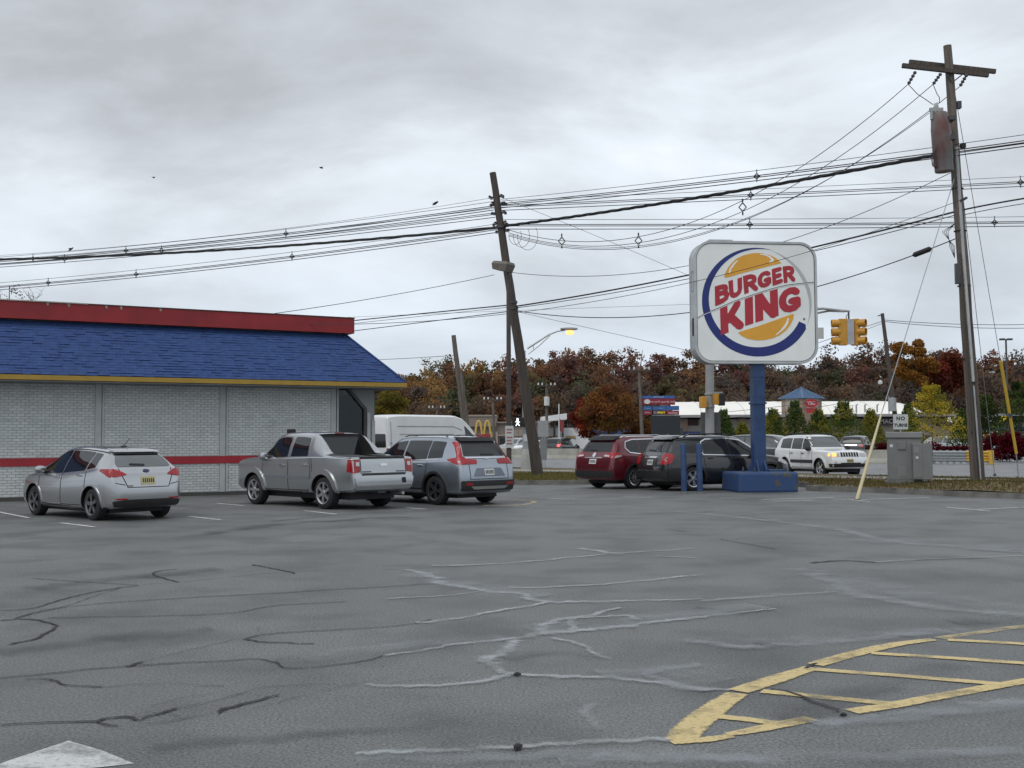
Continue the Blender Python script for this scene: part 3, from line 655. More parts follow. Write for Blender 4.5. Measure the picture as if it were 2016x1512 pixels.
mb = MB(); ring(mb, rrect(-hx, -hz_, hx, hz_, .55, 10), rrect(-hx + .07, -hz_ + .07, hx - .07, hz_ - .07, .49, 10), -.27, -.19); mb.build('front_retainer', BOXM, sg)
mb = MB(); ring(mb, rrect(-hx, -hz_, hx, hz_, .55, 10), rrect(-hx + .07, -hz_ + .07, hx - .07, hz_ - .07, .49, 10), .23, .29); mb.build('rear_retainer', BOXM, sg)
face = MB().prism(rrect(-hx + .075, -hz_ + .075, hx - .075, hz_ - .075, .48, 10), fs_, -.245, -.2).build('sign_face', FACEM, sg)
mb = MB(); ring(mb, rrect(-hx + .072, -hz_ + .072, hx - .072, hz_ - .072, .485, 10), rrect(-hx + .088, -hz_ + .088, hx - .088, hz_ - .088, .47, 10), -.252, -.246); mb.build('shadow_gap', DGREY, face)
# face coordinates measured on an enlarged view of the sign
kx = (SW - .15) / 1078.0; kz = (SH - .15) / 1090.0
def fz(x, y): return ((x - 893) * kx, (735 - y) * kz)
RED = mat('sign red', (.42, .022, .038), .4, var=.12, vs=3); BLU = mat('sign blue', (.012, .024, .17), .4, var=.12, vs=3); ORG = mat('sign orange', (.75, .37, .04), .4, var=.1, vs=2)
WHI = mat('sign white', (.82, .84, .82), .4, var=.06)
fp = lambda u, v, w: (CX + u, w, CZ + v)
def decal(name, poly, m, w=-.248, parent=face): return MB().prism([fz(*p) for p in poly], fp, w, w - .003).build(name, m, parent)
# crescent ring
N = 60; oc = []; ic = []
ths = np.interp(np.linspace(0, 1, N), [0, .25, .5, .72, .86, 1], [88, 86, 70, 52, 26, 0])
for i in range(N):
    a = math.radians(-25 - 262 * i / (N - 1)); R_ = 505 - (22 if i == 0 else 0); oc.append((905 + R_ * math.cos(a), 732 - R_ * math.sin(a))); ri = 505 - ths[i]; ic.append((905 + ri * math.cos(a), 732 - ri * math.sin(a)))
mb = MB(); vs_ = [fp(*fz(*p), -.251) for p in oc] + [fp(*fz(*p), -.251) for p in ic]; mb.add(vs_, [(i, i+1, N+i+1, N+i) for i in range(N-1)])
cre = mb.build('blue_crescent', BLU, face)
# faded shadow ring continuing the crescent
mb = MB(); a0 = [math.radians(75 - 100 * i / 30) for i in range(31)]
mb.add([fp(*fz(905 + 498*math.cos(a), 732 - 498*math.sin(a)), -.2475) for a in a0] + [fp(*fz(905 + (498 - 34*math.sin(math.pi*i/30))*math.cos(a), 732 - (498 - 34*math.sin(math.pi*i/30))*math.sin(a)), -.2475) for i, a in enumerate(a0)], [(i, i+1, 32+i, 31+i) for i in range(30)])
mb.build('faded_ring', mat('faded grey print', (.46, .48, .475), .4, var=.1), face)
decal('upper_bun', [(605,506),(612,470),(640,415),(680,365),(720,330),(785,298),(850,281),(905,275),(960,278),(1020,291),(1070,314),(1110,345),(1127,368),(1060,385),(900,428),(740,474),(660,500),(625,508)], ORG)
decal('lower_bun', [(722,1018),(740,1008),(900,958),(1060,900),(1200,848),(1230,838),(1237,848),(1228,890),(1200,945),(1160,995),(1100,1040),(1030,1070),(950,1086),(880,1087),(810,1074),(755,1047)], ORG)
for hl in ([(645,465),(655,425),(690,375),(728,345),(733,350),(700,388),(668,432),(660,468)], [(930,283),(985,285),(1030,305),(1062,335),(1055,358),(1020,366),(1016,355),(1035,342),(1025,322),(990,300),(935,289)], [(1178,878),(1190,882),(1180,930),(1150,975),(1110,1010),(1070,1038),(1064,1034),(1105,998),(1145,950),(1165,915)]):
    decal('highlight', hl, WHI, -.2515)
GL = {'B': (.8, [[(.13,0),(.13,1)], [(.13,.87),(.45,.87),(.6,.82),(.63,.72),(.58,.6),(.45,.55),(.13,.55)], [(.45,.55),(.62,.48),(.68,.34),(.62,.19),(.45,.13),(.13,.13)]]),
 'U': (.8, [[(.13,1),(.13,.36),(.19,.2),(.32,.13),(.48,.13),(.61,.2),(.67,.36),(.67,1)]]),
 'R': (.82, [[(.13,0),(.13,1)], [(.13,.87),(.46,.87),(.62,.8),(.66,.68),(.62,.55),(.46,.48),(.13,.48)], [(.40,.46),(.56,.25),(.70,.06)]]),
 'G': (.82, [[(.68,.77),(.57,.86),(.42,.88),(.26,.82),(.15,.66),(.13,.5),(.15,.32),(.26,.17),(.42,.12),(.58,.15),(.69,.24),(.69,.44),(.47,.44)]]),
 'E': (.72, [[(.13,0),(.13,1)], [(.13,.87),(.60,.87)], [(.13,.5),(.56,.5)], [(.13,.13),(.62,.13)]]),
 'K': (.84, [[(.14,0),(.14,1)], [(.22,.42),(.42,.64),(.66,.92)], [(.36,.56),(.54,.3),(.70,.08)]]),
 'I': (.28, [[(.14,0),(.14,1)]]), 'N': (.82, [[(.13,0),(.13,1)], [(.16,.90),(.38,.5),(.66,.10)], [(.69,0),(.69,1)]])}
def heavy(ch, q, sw=.26):
    wd, st = GL[ch]; mb = MB()
    def mp(x, y):   # unit glyph -> bilinear quad (bl, br, tr, tl)
        u = x / wd; bl, br, tr, tl = q
        X = bl[0]*(1-u)*(1-y) + br[0]*u*(1-y) + tr[0]*u*y + tl[0]*(1-u)*y; Y = bl[1]*(1-u)*(1-y) + br[1]*u*(1-y) + tr[1]*u*y + tl[1]*(1-u)*y
        return fz(X, Y)
    lay = 0
    for s_ in st:
        P = [Vector(p) for p in s_]; h = sw / 2
        for i in range(len(P) - 1):
            t = (P[i+1] - P[i]).normalized(); n = Vector((-t.y, t.x)) * h; w = -.2522 - .0003 * lay; lay += 1
            c = [P[i] - n, P[i+1] - n, P[i+1] + n, P[i] + n]
            mb.add([fp(*mp(*p), w) for p in c], [(0,1,2,3)])
        for i in range(1, len(P) - 1):
            w = -.2522 - .0003 * lay; lay += 1
            mb.add([fp(*mp(P[i].x + h*math.cos(a), P[i].y + h*math.sin(a)), w) for a in [2*math.pi*k/16 for k in range(16)]], [tuple(range(16))])
        for i in (0, len(P) - 1):     # softly rounded stroke ends that stay inside the box
            if .02 < P[i].y < .98:
                w = -.2522 - .0003 * lay; lay += 1
                mb.add([fp(*mp(P[i].x + h*.9*math.cos(a), P[i].y + h*.9*math.sin(a)), w) for a in [2*math.pi*k/12 for k in range(12)]], [tuple(range(12))])
    return mb.build('letter', RED, face)
for ch, q in (('B', [(520,776),(648,716),(642,556),(518,592)]), ('U', [(652,716),(765,662),(765,503),(642,540)]), ('R', [(786,662),(912,612),(900,462),(775,492)]), ('G', [(912,612),(1035,575),(1028,428),(905,468)]), ('E', [(1046,582),(1140,547),(1130,398),(1040,424)]), ('R', [(1150,556),(1254,526),(1248,386),(1140,398)])):
    heavy(ch, q, .27)
for ch, q, w in (('K', [(566,1042),(782,962),(762,712),(562,797)], .28), ('I', [(788,956),(864,930),(862,680),(788,706)], .28), ('N', [(886,922),(1092,858),(1086,608),(884,668)], .29), ('G', [(1102,838),(1300,802),(1296,574),(1102,622)], .28)):
    heavy(ch, q, w)
decal('registered_mark', [(1330 + 11*math.cos(a), 886 + 11*math.sin(a)) for a in [2*math.pi*k/10 for k in range(10)]], mat('grey print', (.2, .18, .18), .5), -.2505)
sm_ = [(355,885),(430,840),(550,790),(700,722),(900,652),(1000,618),(1100,588),(1180,570),(1250,560),(1340,550),(1430,540)]
mb = MB(); mb.tube([fp(*fz(*p), -.252) for p in sm_], .010, 6); mb.build('panel_seam', DGREY, face)
mb = MB(); mb.tube([fp(*fz(p[0], p[1] + 8), -.2505) for p in sm_], .009, 6); mb.build('seam_lip', WHI, face)
# box details on the left end
MB().box((CX - hx + .008, -.1, CZ - 1.02), (CX - hx + .022, .06, CZ - .48)).build('vent_slot', BLACK, sg)
mb = MB(); 
for a, b in (((-.12, .35), (.12, .37)), ((-.12, .95), (.12, .97)), ((-.12, .35), (-.10, .97)), ((.10, .35), (.12, .97))): mb.box((CX - hx + .006, a[0], CZ + a[1]), (CX - hx + .021, b[0], CZ + b[1]))
mb.build('access_panel', STEELG, sg)
MB().box((CX - hx + .5, -.2, CZ + hz_ - .022), (CX - hx + 1.25, .2, CZ + hz_ + .05)).build('top_cover', BOXM, sg, bevel=.01)
# post, gussets and concrete base
BLUP = mat('chipped dark blue paint', (.022, .058, .155), .55, var=.3, vs=4, bump=.1, bs=20)
def chipped(name):
    m = bpy.data.materials.new(name); m.use_nodes = True; t = m.node_tree; b = t.nodes['Principled BSDF']; L = t.links.new
    tcn = nd(t, 'ShaderNodeTexCoord'); n = nd(t, 'ShaderNodeTexNoise'); n.inputs['Scale'].default_value = 1.7; n.inputs['Detail'].default_value = 9; n.inputs['Roughness'].default_value = .6; L(tcn.outputs['Object'], n.inputs['Vector'])
    r = nd(t, 'ShaderNodeValToRGB'); r.color_ramp.elements[0].position = .565; r.color_ramp.elements[1].position = .60; r.color_ramp.elements[0].color = (.024, .058, .155, 1); r.color_ramp.elements[1].color = (.085, .078, .045, 1)
    L(n.outputs['Fac'], r.inputs[0]); L(r.outputs[0], b.inputs['Base Color']); b.inputs['Roughness'].default_value = .7
    bp = nd(t, 'ShaderNodeBump'); bp.inputs['Strength'].default_value = .4; bp.inputs['Distance'].default_value = .02; L(n.outputs['Fac'], bp.inputs['Height']); L(bp.outputs[0], b.inputs['Normal'])
    return m
CHIP = chipped('chipped blue over concrete')
zpost = .55
MB().box((-.185, -.18, zpost), (.185, .18, zb_ + .05)).build('post', BLUP, sg, bevel=.015)
MB().box((-.215, -.21, 2.62), (.215, .21, 2.68)).build('post_band', BLUP, sg); MB().box((-.2, -.195, 3.45), (.2, .195, 3.47)).build('post_band', BLUP, sg)
for sx in (-1, 1): MB().prism([(sx*.184, .57), (sx*.36, .57), (sx*.184, .95)], lambda u, v, w: (u, w, v), -.03, .03).build('gusset', BLUP, sg)
for sx in (-.12, .12): MB().prism([(-.179, .57), (-.4, .57), (-.179, .92)], lambda u, v, w, sx=sx: (sx + w, u, v), -.02, .02).build('gusset', BLUP, sg)
MB().box((.12, -.62, .58), (.62, -.2, .64)).build('base_plate', BLUP, sg)
bmx = MB(); bmx.box((-1.08, -1.35, -.02), (.74, .32, .58)); bb = bmx.build('concrete_base', CHIP, sg, bevel=.07)
for bx, by in ((-.7, -.6), (-.55, -.2), (.55, -.1), (-.45, -.9), (.6, -.7)): MB().tube([(bx, by, .55), (bx, by, .72)], .022, 6).build('anchor_bolt', DGREY, sg)

# bollards in front of the black SUV
for i, (bx, lab) in enumerate(((1347, 'left of the two blue steel bollards before the black SUV'), (1378, 'right of the two blue steel bollards before the black SUV'))):
    g = G(bx, 972); b = empty('bollard', g, .3 * i, lab, 'bollard', 'blue bollards beside the sign base')
    MB().lathe([(.085, 0), (.085, 1.40), (.078, 1.425), (.05, 1.44), (.01, 1.445)], 16).build('post', BLUP, b, sm=True, rot=(.004 * i, -.01, 0))
    MB().lathe([(.12, 0), (.115, .05), (.088, .06)], 12).build('footing', KERBM, b)

# ================================================================== UTILITY CABINET AND ITS SIGN, DRAIN, GUY GUARDS
ug = empty('utility_cabinet', (12.15, 34.4, .1), math.radians(-18), 'grey steel traffic control cabinet with side box on a concrete pad', 'cabinet')
CABG = mat('cabinet grey paint', (.165, .172, .17), .55, var=.12, vs=2.5); CABL = mat('cabinet lid grey', (.22, .228, .225), .55, var=.12)
MB().box((-.68, -.42, -.1), (.72, .42, .16)).build('concrete_pad', KERBM, ug, bevel=.02)
MB().box((-.6, -.36, .16), (.38, .36, 1.50)).build('main_box', CABG, ug, bevel=.012)
MB().box((-.64, -.42, 1.47), (.42, .40, 1.65)).build('lid', CABL, ug, bevel=.02)
mb = MB(); mb.box((-.57, -.372, .22), (.10, -.358, 1.45)); d_ = mb.build('door', CABG, ug, bevel=.004)
MB().box((-.30, -.41, 1.12), (-.06, -.372, 1.36)).build('meter_hatch', CABG, d_, bevel=.006)
MB().box((-.52, -.378, 1.19), (-.44, -.372, 1.27)).build('sticker', PLATEW, d_)
mb = MB()
for k in range(7): mb.box((-.30 + k * .035, -.379, .32), (-.28 + k * .035, -.372, .62))
mb.build('vent_slats', CABL, d_)
sb = MB().box((.12, -.62, .22), (.68, -.36, 1.30)).build('side_box', CABG, ug, bevel=.012)
MB().box((.14, -.632, .27), (.40, -.62, 1.26)).build('door', CABG, sb, bevel=.004)
MB().box((.16, -.64, 1.02), (.29, -.632, 1.2)).build('notice', CABL, sb); MB().box((.21, -.64, .84), (.28, -.632, .91)).build('sticker', PLATEW, sb)

nts = empty('no_turns_sign', (S(1773, 832, 36.2).x, 36.2, .1), math.radians(-4), 'small white NO TURNS plate standing above the grey cabinet', 'sign')
zc_ = S(1773, 830.5, 36.2).z - .1
MB().prism(rrect(-.235, -.245, .235, .245, .03, 4), lambda u, v, w: (u, w, zc_ + v), -.012, 0).build('plate', mat('dull white sign sheet', (.52, .55, .54), .45, var=.06), nts)
text('lettering', 'NO', .165, INK, nts, (0, -.016, zc_ + .105), bold=.004, spacing=1.15); text('lettering', 'TURNS', .138, INK, nts, (0, -.016, zc_ - .11), bold=.004, spacing=.98)
MB().tube([(0, .02, 0), (0, .02, zc_ + .2)], .025, 6).build('post', GALV, nts)

dr = empty('storm_drain', (G(1640, 966).x, G(1640, 966).y, 0), math.radians(-40), 'dark storm drain opening in the kerb behind the leaning wire guard', 'drain')
MB().box((-.62, -.06, .0), (.62, .4, .165)).build('lintel', KERBM, dr, bevel=.015)
MB().box((-.36, -.075, .02), (.36, -.058, .125)).build('mouth', BLACK, dr)
MB().box((-.5, -.45, .004), (.5, -.08, .012)).build('grate_frame', DGREY, dr)

# ================================================================== POLES
def lerpv(a, b, t): return Vector(a).lerp(Vector(b), t)
PA0 = Vector((14.0, 33.7, .2)); PA1 = S(1865, 90, 33.6); PB0 = Vector((1.03, 44.6, .1)); PB1 = S(970, 340, 44.6)
def wood_pole(name, a, b, r0, r1, label, m=WOODP, cat='utility pole'):
    root = empty(name, a, 0, label, cat); a = Vector(a); b = Vector(b)
    n = 16; pts = [a.lerp(b, i / n) + Vector((rng.uniform(-.012, .012), rng.uniform(-.012, .012), 0)) for i in range(n + 1)]; pts[0] = a - Vector((0, 0, .2)); pts[-1] = b
    MB(a).tube(pts, [r0 + (r1 - r0) * i / n for i in range(n + 1)], 12).build('shaft', m, root, sm=True, ang=50)
    return root
def on(pole, t): return pole[0].lerp(pole[1], t)
poleA = wood_pole('utility_pole', PA0, PA1, .21, .12, 'tall weathered utility pole with crossarms and rusty transformer at right')
A_ = lambda y: S(1865 + (1925 - 1865) * (y - 90) / (950 - 90), y, 33.65)    # point on pole A at photo row y
# split timber strips on the lower part
for dx, y0, y1 in ((-.10, 945, 640), (.09, 945, 560), (-.17, 850, 500)):
    mb = MB(PA0); p0 = A_(y0) + Vector((dx, -.195, 0)); p1 = A_(y1) + Vector((dx * .8, -.165, 0)); mb.tube([p0, p1], [.05, .03], 6); mb.build('splintered_strip', WOODD, poleA)
mb = MB(PA0); mb.tube([A_(945) + Vector((.01, -.20, 0)), A_(760) + Vector((0, -.19, 0))], .035, 8); mb.build('conduit', GALV, poleA)
mb = MB(PA0); mb.tube([A_(752) + Vector((.0, -.19, 0)), A_(500) + Vector((-.02, -.17, 0)), A_(292) + Vector((-.0, -.16, 0))], .048, 8); mb.build('riser_pipe', mat('pale plastic riser', (.42, .43, .44), .5), poleA)
for y in (706, 563, 455, 372): 
    mb = MB(PA0); c = A_(y); mb.lathe([(.225 - .06 * (900 - y) / 800, -.012), (.225 - .06 * (900 - y) / 800, .012)], 12, c); mb.build('strap', BLACK, poleA)
def xarm(p, q, yoff, sz=.105):
    p = Vector(p); q = Vector(q); d = (q - p).normalized(); up = Vector((0, 0, 1)); n = d.cross(up).normalized(); u = n.cross(d)
    R = Matrix((d, n, u)).transposed(); mb = MB(PA0); mb.obox((p + q) / 2, ((q - p).length, sz, sz + .03), R); return mb.build('crossarm', WOODD, poleA, bevel=.008)
xarm(S(1776, 129, 33.42), S(1946, 148, 33.42), 0); xarm(S(1790, 122, 33.82), S(1960, 141, 33.82), 0)
for a, b in ((A_(165) + Vector((.02, -.2, 0)), S(1893, 148, 33.42)), (A_(165) + Vector((-.02, -.2, 0)), S(1860, 140, 33.42))):
    mb = MB(PA0); mb.tube([a, b], .018, 5); mb.build('arm_brace', DGREY, poleA)
INS = [(1803, 146, 33.3), (1853, 150, 33.3), (1904, 152, 33.3)]
INS_END = []
for (x, y, D), (dx, dy) in zip(INS, ((-15, 20), (-16, 16), (-14, 18))):
    a = S(x, y - 6, D); b = S(x + dx, y + dy, D + .2); INS_END.append(b); d = (b - a)
    pr = []; k = 12
    mb = MB(PA0); mb.tube([a + d * (i / k) for i in range(k + 1)], [.02 if i % 3 == 0 else .055 for i in range(k + 1)], 8); mb.build('insulator', mat('brown grey insulator', (.07, .065, .07), .35), poleA)
# transformer
TR = empty('transformer', S(1859, 338, 33.15), 0, 'rusty grey cylinder transformer hung on the right utility pole', 'transformer')
TRG = mat('grey transformer paint rusting', (.15, .16, .165), .5, col2=(.115, .045, .036), vs=2.2, detail=8, stretch=(1, 1, .45))
tz = (S(1852, 222, 33.15) - S(1859, 338, 33.15)); 
mb = MB(); R_ = .29; Hh = tz.z
mb.lathe([(.02, .02), (R_ * .9, .0), (R_ * .93, .03), (R_ * .93, Hh * .22), (R_, Hh * .24), (R_, Hh * .72), (R_ * .94, Hh * .8), (R_ * .9, Hh * .93), (R_ * .7, Hh), (.02, Hh + .03)], 20); tb = mb.build('tank', TRG, TR, sm=True, rot=(0, -.055, 0))
for k, (bx, bz) in enumerate(((-.12, Hh + .28), (-.02, Hh + .33))):
    mb = MB(); mb.tube([(bx - .07 * 1 - .06, -.05 + k * .1, Hh - .02), (bx - .13, -.05 + k * .1, bz - .1), (bx - .13, -.05 + k * .1, bz)], [.055, .045, .02], 8); mb.build('bushing', mat('grey porcelain', (.32, .34, .35), .3), TR)
mb = MB(); mb.box((-.42, -.1, Hh + .02), (-.02, -.02, Hh + .13)); mb.tube([(-.36, -.06, Hh + .05), (-.36, -.06, Hh - .22)], .05, 8); mb.build('cutout_switch', STEELG, TR)
MB().box((.1, -.22, Hh * .52), (.3, .2, Hh * .6)).build('hanger', DGREY, TR); MB().box((.1, -.22, Hh * .85), (.3, .2, Hh * .92)).build('hanger', DGREY, TR)
for k in range(3):
    mb = MB(); mb.tube([(-.27 + .02*k, -.15 + .06*k, Hh * .38), (-.36 - .02*k, -.15 + .06*k, Hh * .28), (-.36, -.15 + .06*k, Hh * .1), (-.26, -.15 + .06*k, Hh * .05)], .012, 5); mb.build('lead', WIRE, TR)
for a, b in ((INS_END[0], S(1837, 206, 33.1)), (INS_END[1], S(1849, 203, 33.1))):
    m_ = (a + b) / 2 + Vector((.1, 0, -.12)); mb = MB(S(1859, 338, 33.15)); mb.tube([a, a.lerp(m_, .6) - Vector((0, 0, .05)), m_, b.lerp(m_, .4), b], .012, 5); mb.build('jumper', WIRE, TR)
# small meter box and clutter on pole A
MB(PA0).obox(A_(540) + Vector((-.22, -.12, 0)), (.14, .14, .62)).build('terminal_box', DGREY, poleA, bevel=.01)
mb = MB(PA0); mb.obox(A_(288) + Vector((.24, -.05, 0)), (.14, .14, .14)); mb.tube([A_(288), A_(288) + Vector((.3, -.05, 0))], .02, 6); mb.build('spool_insulator', BLACK, poleA)
mb = MB(PA0); c = A_(208); mb.obox(c + Vector((.2, -.05, 0)), (.12, .16, .22)); mb.build('bracket', DGREY, poleA)
for k in range(4):
    c = A_(470); mb = MB(PA0); mb.tube([c + Vector((-.2, -.1, .45)), c + Vector((-.42 - .06*k, -.1, .2)), c + Vector((-.38 + .05*k, -.1, -.25)), c + Vector((-.24, -.1, -.6))], .009, 5); mb.build('loose_drop', WIRE, poleA)

MB(PA0).obox(A_(398) + Vector((0, -.35, 0)), (.06, .55, .06)).build('standoff_bracket', DGREY, poleA)
poleB = wood_pole('utility_pole', PB0, PB1, .235, .13, 'dark utility pole leaning left behind the parked silver SUV', WOODD)
B_ = lambda y: S(970 + (1060 - 970) * (y - 340) / (938 - 340), y, 44.6)
for y, n_ in ((388, 4), (402, 5), (420, 4), (440, 4), (455, 3)):
    c = B_(y)
    for k in range(n_):
        s_ = -1 if k % 2 else 1; o_ = Vector((s_ * (.2 + .07 * (k // 2)), -.1 + .08 * k, rng.uniform(-.06, .06)))
        mb = MB(PB0); mb.tube([c + o_ * .3, c + o_], .022, 5); mb.lathe([(.02, -.06), (.06, -.05), (.045, 0), (.065, .03), (.02, .07)], 8, c + o_); mb.build('insulator', mat('brown grey insulator', (.07, .065, .07), .35), poleB)
for y in (447, 595, 607): mb = MB(PB0); mb.lathe([(.21, -.05), (.21, .05)], 12, B_(y)); mb.build('clamp_band', DGREY, poleB)

# lot light on a slim pole in front of the leaning pole
LP0 = Vector((S(1002, 900, 43).x, 43, .0)); LP1 = S(1001, 532, 43)
lp = empty('lot_light', LP0, 0, 'slim brown lot light pole with shoebox lamp head before the leaning pole', 'light pole')
BRN = mat('brown painted steel', (.075, .058, .05), .55, var=.25, vs=3)
MB(LP0).tube([LP0, LP1], [.105, .085], 10).build('pole', BRN, lp, sm=True)
hd = MB(); hd.add([(-.30,-.3,0),(.26,-.3,-.06),(.26,.3,-.06),(-.30,.3,0),(-.34,-.34,.22),(.34,-.34,.22),(.34,.34,.22),(-.34,.34,.22),(-.28,-.3,.32),(.3,-.3,.32),(.3,.3,.32),(-.28,.3,.32)], [(0,3,2,1),(0,1,5,4),(1,2,6,5),(2,3,7,6),(3,0,4,7),(4,5,9,8),(5,6,10,9),(6,7,11,10),(7,4,8,11),(8,9,10,11)])
hd.build('lamp_head', mat('brown grey lamp housing', (.16, .14, .125), .6), lp, loc=S(990, 532, 43) - LP0, rot=(0, .12, -.5))
sgn = MB(LP0); c = S(1003, 860, 42.85); sgn.box((c.x - .16, c.y, c.z - .42), (c.x + .16, c.y + .012, c.z + .42)); sp_ = sgn.build('regulatory_plate', mat('dull white sign sheet', (.52, .55, .54), .45), lp)
for k, zz in enumerate((.28, .16, -.02, -.14, -.26)): MB(LP0).box((c.x - .11, c.y - .006, c.z + zz - .03), (c.x + .11 - .03 * (k % 2), c.y - .002, c.z + zz + .03)).build('print_line', mat('faded red print', (.35, .16, .16), .5), sp_)

# stub pole, grey, leaning, at the road behind the van
s0 = Vector((S(916, 856, 55).x + .25, 55, 0)); s1 = S(893, 660, 55)
stub = wood_pole('stub_pole', s0, s1, .17, .11, 'bare grey pole stub without crossarm behind the silver SUV')
mb = MB(s0); mb.tube([s0 + Vector((.12, -.1, 0)), s0.lerp(s1, .72) + Vector((.14, -.1, 0))], [.13, .09], 10); mb.build('splice_timber', WOODP, stub, sm=True)

# street lamp with walk signal
q0 = Vector((S(1036, 926, 54).x, 54, .1)); q1 = S(1031, 690, 54)
st = empty('street_lamp', q0, 0, 'galvanised street lamp with lit orange head and white walk signal', 'street lamp')
MB(q0).tube([q0, q0.lerp(q1, .5), q1], [.17, .13, .09], 12).build('pole', GALV, st, sm=True)
MB(q0).lathe([(.27, 0), (.27, .35), (.24, .75), (.19, .95), (.17, 1.0)], 8, q0).build('base_skirt', mat('pale cast base', (.42, .42, .40), .7, var=.2), st)
lh = S(1112, 650, 54)
arm = [S(1038, 686, 54), S(1060, 672, 54), S(1080, 659, 54), S(1098, 652, 54), lh]
MB(q0).tube(arm, [.05, .045, .04, .035, .03], 8).build('arm', GALV, st, sm=True)
MB(q0).tube([S(1040, 697, 54), S(1062, 680, 54), S(1083, 660, 54)], .03, 6).build('arm_strut', GALV, st)
MB(q0).tube([S(1050, 679, 54), S(1050, 688, 54)], .02, 6).build('arm_tie', GALV, st)
mb = MB(); mb.lathe([(.02, -.42), (.1, -.4), (.15, -.2), (.18, .1), (.12, .38), (.02, .44)], 12, fn=lambda r, h, a: Vector((h, r*math.cos(a), .45*r*math.sin(a) + .04))); mb.build('luminaire', STEELG, st, loc=S(1120, 649, 54) - q0, sm=True)
mb = MB(); mb.lathe([(.02, -.20), (.11, -.15), (.14, 0), (.11, .16), (.02, .20)], 12, fn=lambda r, h, a: Vector((h, r*math.cos(a), .8*r*math.sin(a) - .07))); mb.build('lamp_bowl', mat('lit sodium bowl', (.9, .6, .3), .4, emit=(1., .45, .10), es=1.7), st, loc=S(1122, 652, 54) - q0, sm=True)
wz = S(1021, 831, 53.7); wk = MB(q0).obox(wz, (.62, .26, .46)).build('walk_signal', BLACK, st, bevel=.03)
mb = MB(q0); mb.tube([wz + Vector((.3, 0, .26)), wz + Vector((.3, .2, .33)), q0.lerp(q1, .4) + Vector((0, 0, .3))], .03, 6); mb.build('signal_bracket', GALV, st)
mb = MB(q0); cx, cz = wz.x - .05, wz.z; yy = wz.y - .136
mb.prism([(cx + .05*math.cos(a), cz + .14 + .05*math.sin(a)) for a in [2*math.pi*k/10 for k in range(10)]], lambda u, v, w: (u, w, v), yy, yy + .004)
for a_, b_, w_ in (((0, .09), (0, -.04), .032), ((0, -.04), (.09, -.18), .02), ((0, -.04), (-.08, -.18), .02), ((0, .07), (.10, -.02), .016), ((0, .07), (-.10, .0), .016)):
    a2, b2 = Vector(a_), Vector(b_); t_ = (b2 - a2).normalized(); n2 = Vector((-t_.y, t_.x)) * w_
    mb.prism([(cx + p.x, cz + p.y) for p in (a2 - n2, b2 - n2, b2 + n2, a2 + n2)], lambda u, v, w: (u, w, v), yy - .001, yy + .004)
mb.build('walk_figure', mat('lit white walk figure', (.9, .9, .9), .5, emit=(1, 1, 1), es=1.6), wk)
MB(q0).obox(S(1036, 862, 53.75), (.26, .02, .34)).build('notice_plate', mat('dull white sign sheet', (.52, .55, .54), .45), st)
MB(q0).obox(S(1046, 831, 53.9), (.2, .4, .46)).build('side_signal', BLACK, st, bevel=.03)

# grey backs of road signs beside the leaning pole
rsb = empty('road_sign', (S(1069, 880, 66).x, 66, 0), -.5, 'grey back of a large road sign just right of the leaning pole', 'sign')
zt = S(1069, 828, 66).z
MB().box((-.34, 0, S(0, 866, 66).z + .02), (.36, .02, zt)).build('upper_plate', mat('grey sign back', (.27, .28, .28), .6, var=.12), rsb); MB().box((-.2, .0, .35), (.25, .02, S(0, 868, 66).z - .05)).build('lower_plate', mat('darker grey sign back', (.17, .18, .18), .6, var=.12), rsb)
for x in (-.05, .1): MB().box((x - .03, .02, 0), (x + .03, .06, zt - .05)).build('post', GALV, rsb)

# traffic signal pole behind the sign
T0 = Vector((S(1397, 900, 47).x, 47, .0)); T1 = S(1397, 560, 47)
ts = empty('signal_pole', T0, 0, 'grey traffic signal mast rising behind the fast food sign with curved arm', 'signal pole')
MB(T0).tube([T0, T0.lerp(T1, .6), T1], [.2, .175, .15], 14).build('mast', mat('grey mast paint', (.30, .315, .32), .5, var=.12), ts, sm=True)
for y in (776, 801): MB(T0).lathe([(.2, -.05), (.215, -.02), (.215, .03), (.2, .05)], 14, S(1397, y, 47)).build('clamp', STEELG, ts)
ta = [S(1400, 640, 47), S(1480, 622, 45.5), S(1560, 612, 44), S(1620, 607.5, 43), S(1672, 613, 42.2)]
MB(T0).tube(ta, [.09, .075, .06, .05, .045], 10).build('mast_arm', STEELG, ts, sm=True)
MB(T0).tube([S(1400, 690, 47), S(1500, 640, 45.2), S(1580, 622, 43.7), S(1632, 612, 42.9), S(1662, 613, 42.3)], .04, 8).build('arm_strut', STEELG, ts, sm=True)
MB(T0).obox(S(1616, 656, 43.4), (.22, .02, .44)).build('arm_plate', mat('dull white sign sheet', (.52, .55, .54), .45), ts)
SIGY = mat('signal yellow', (.55, .27, .03), .45, var=.12)
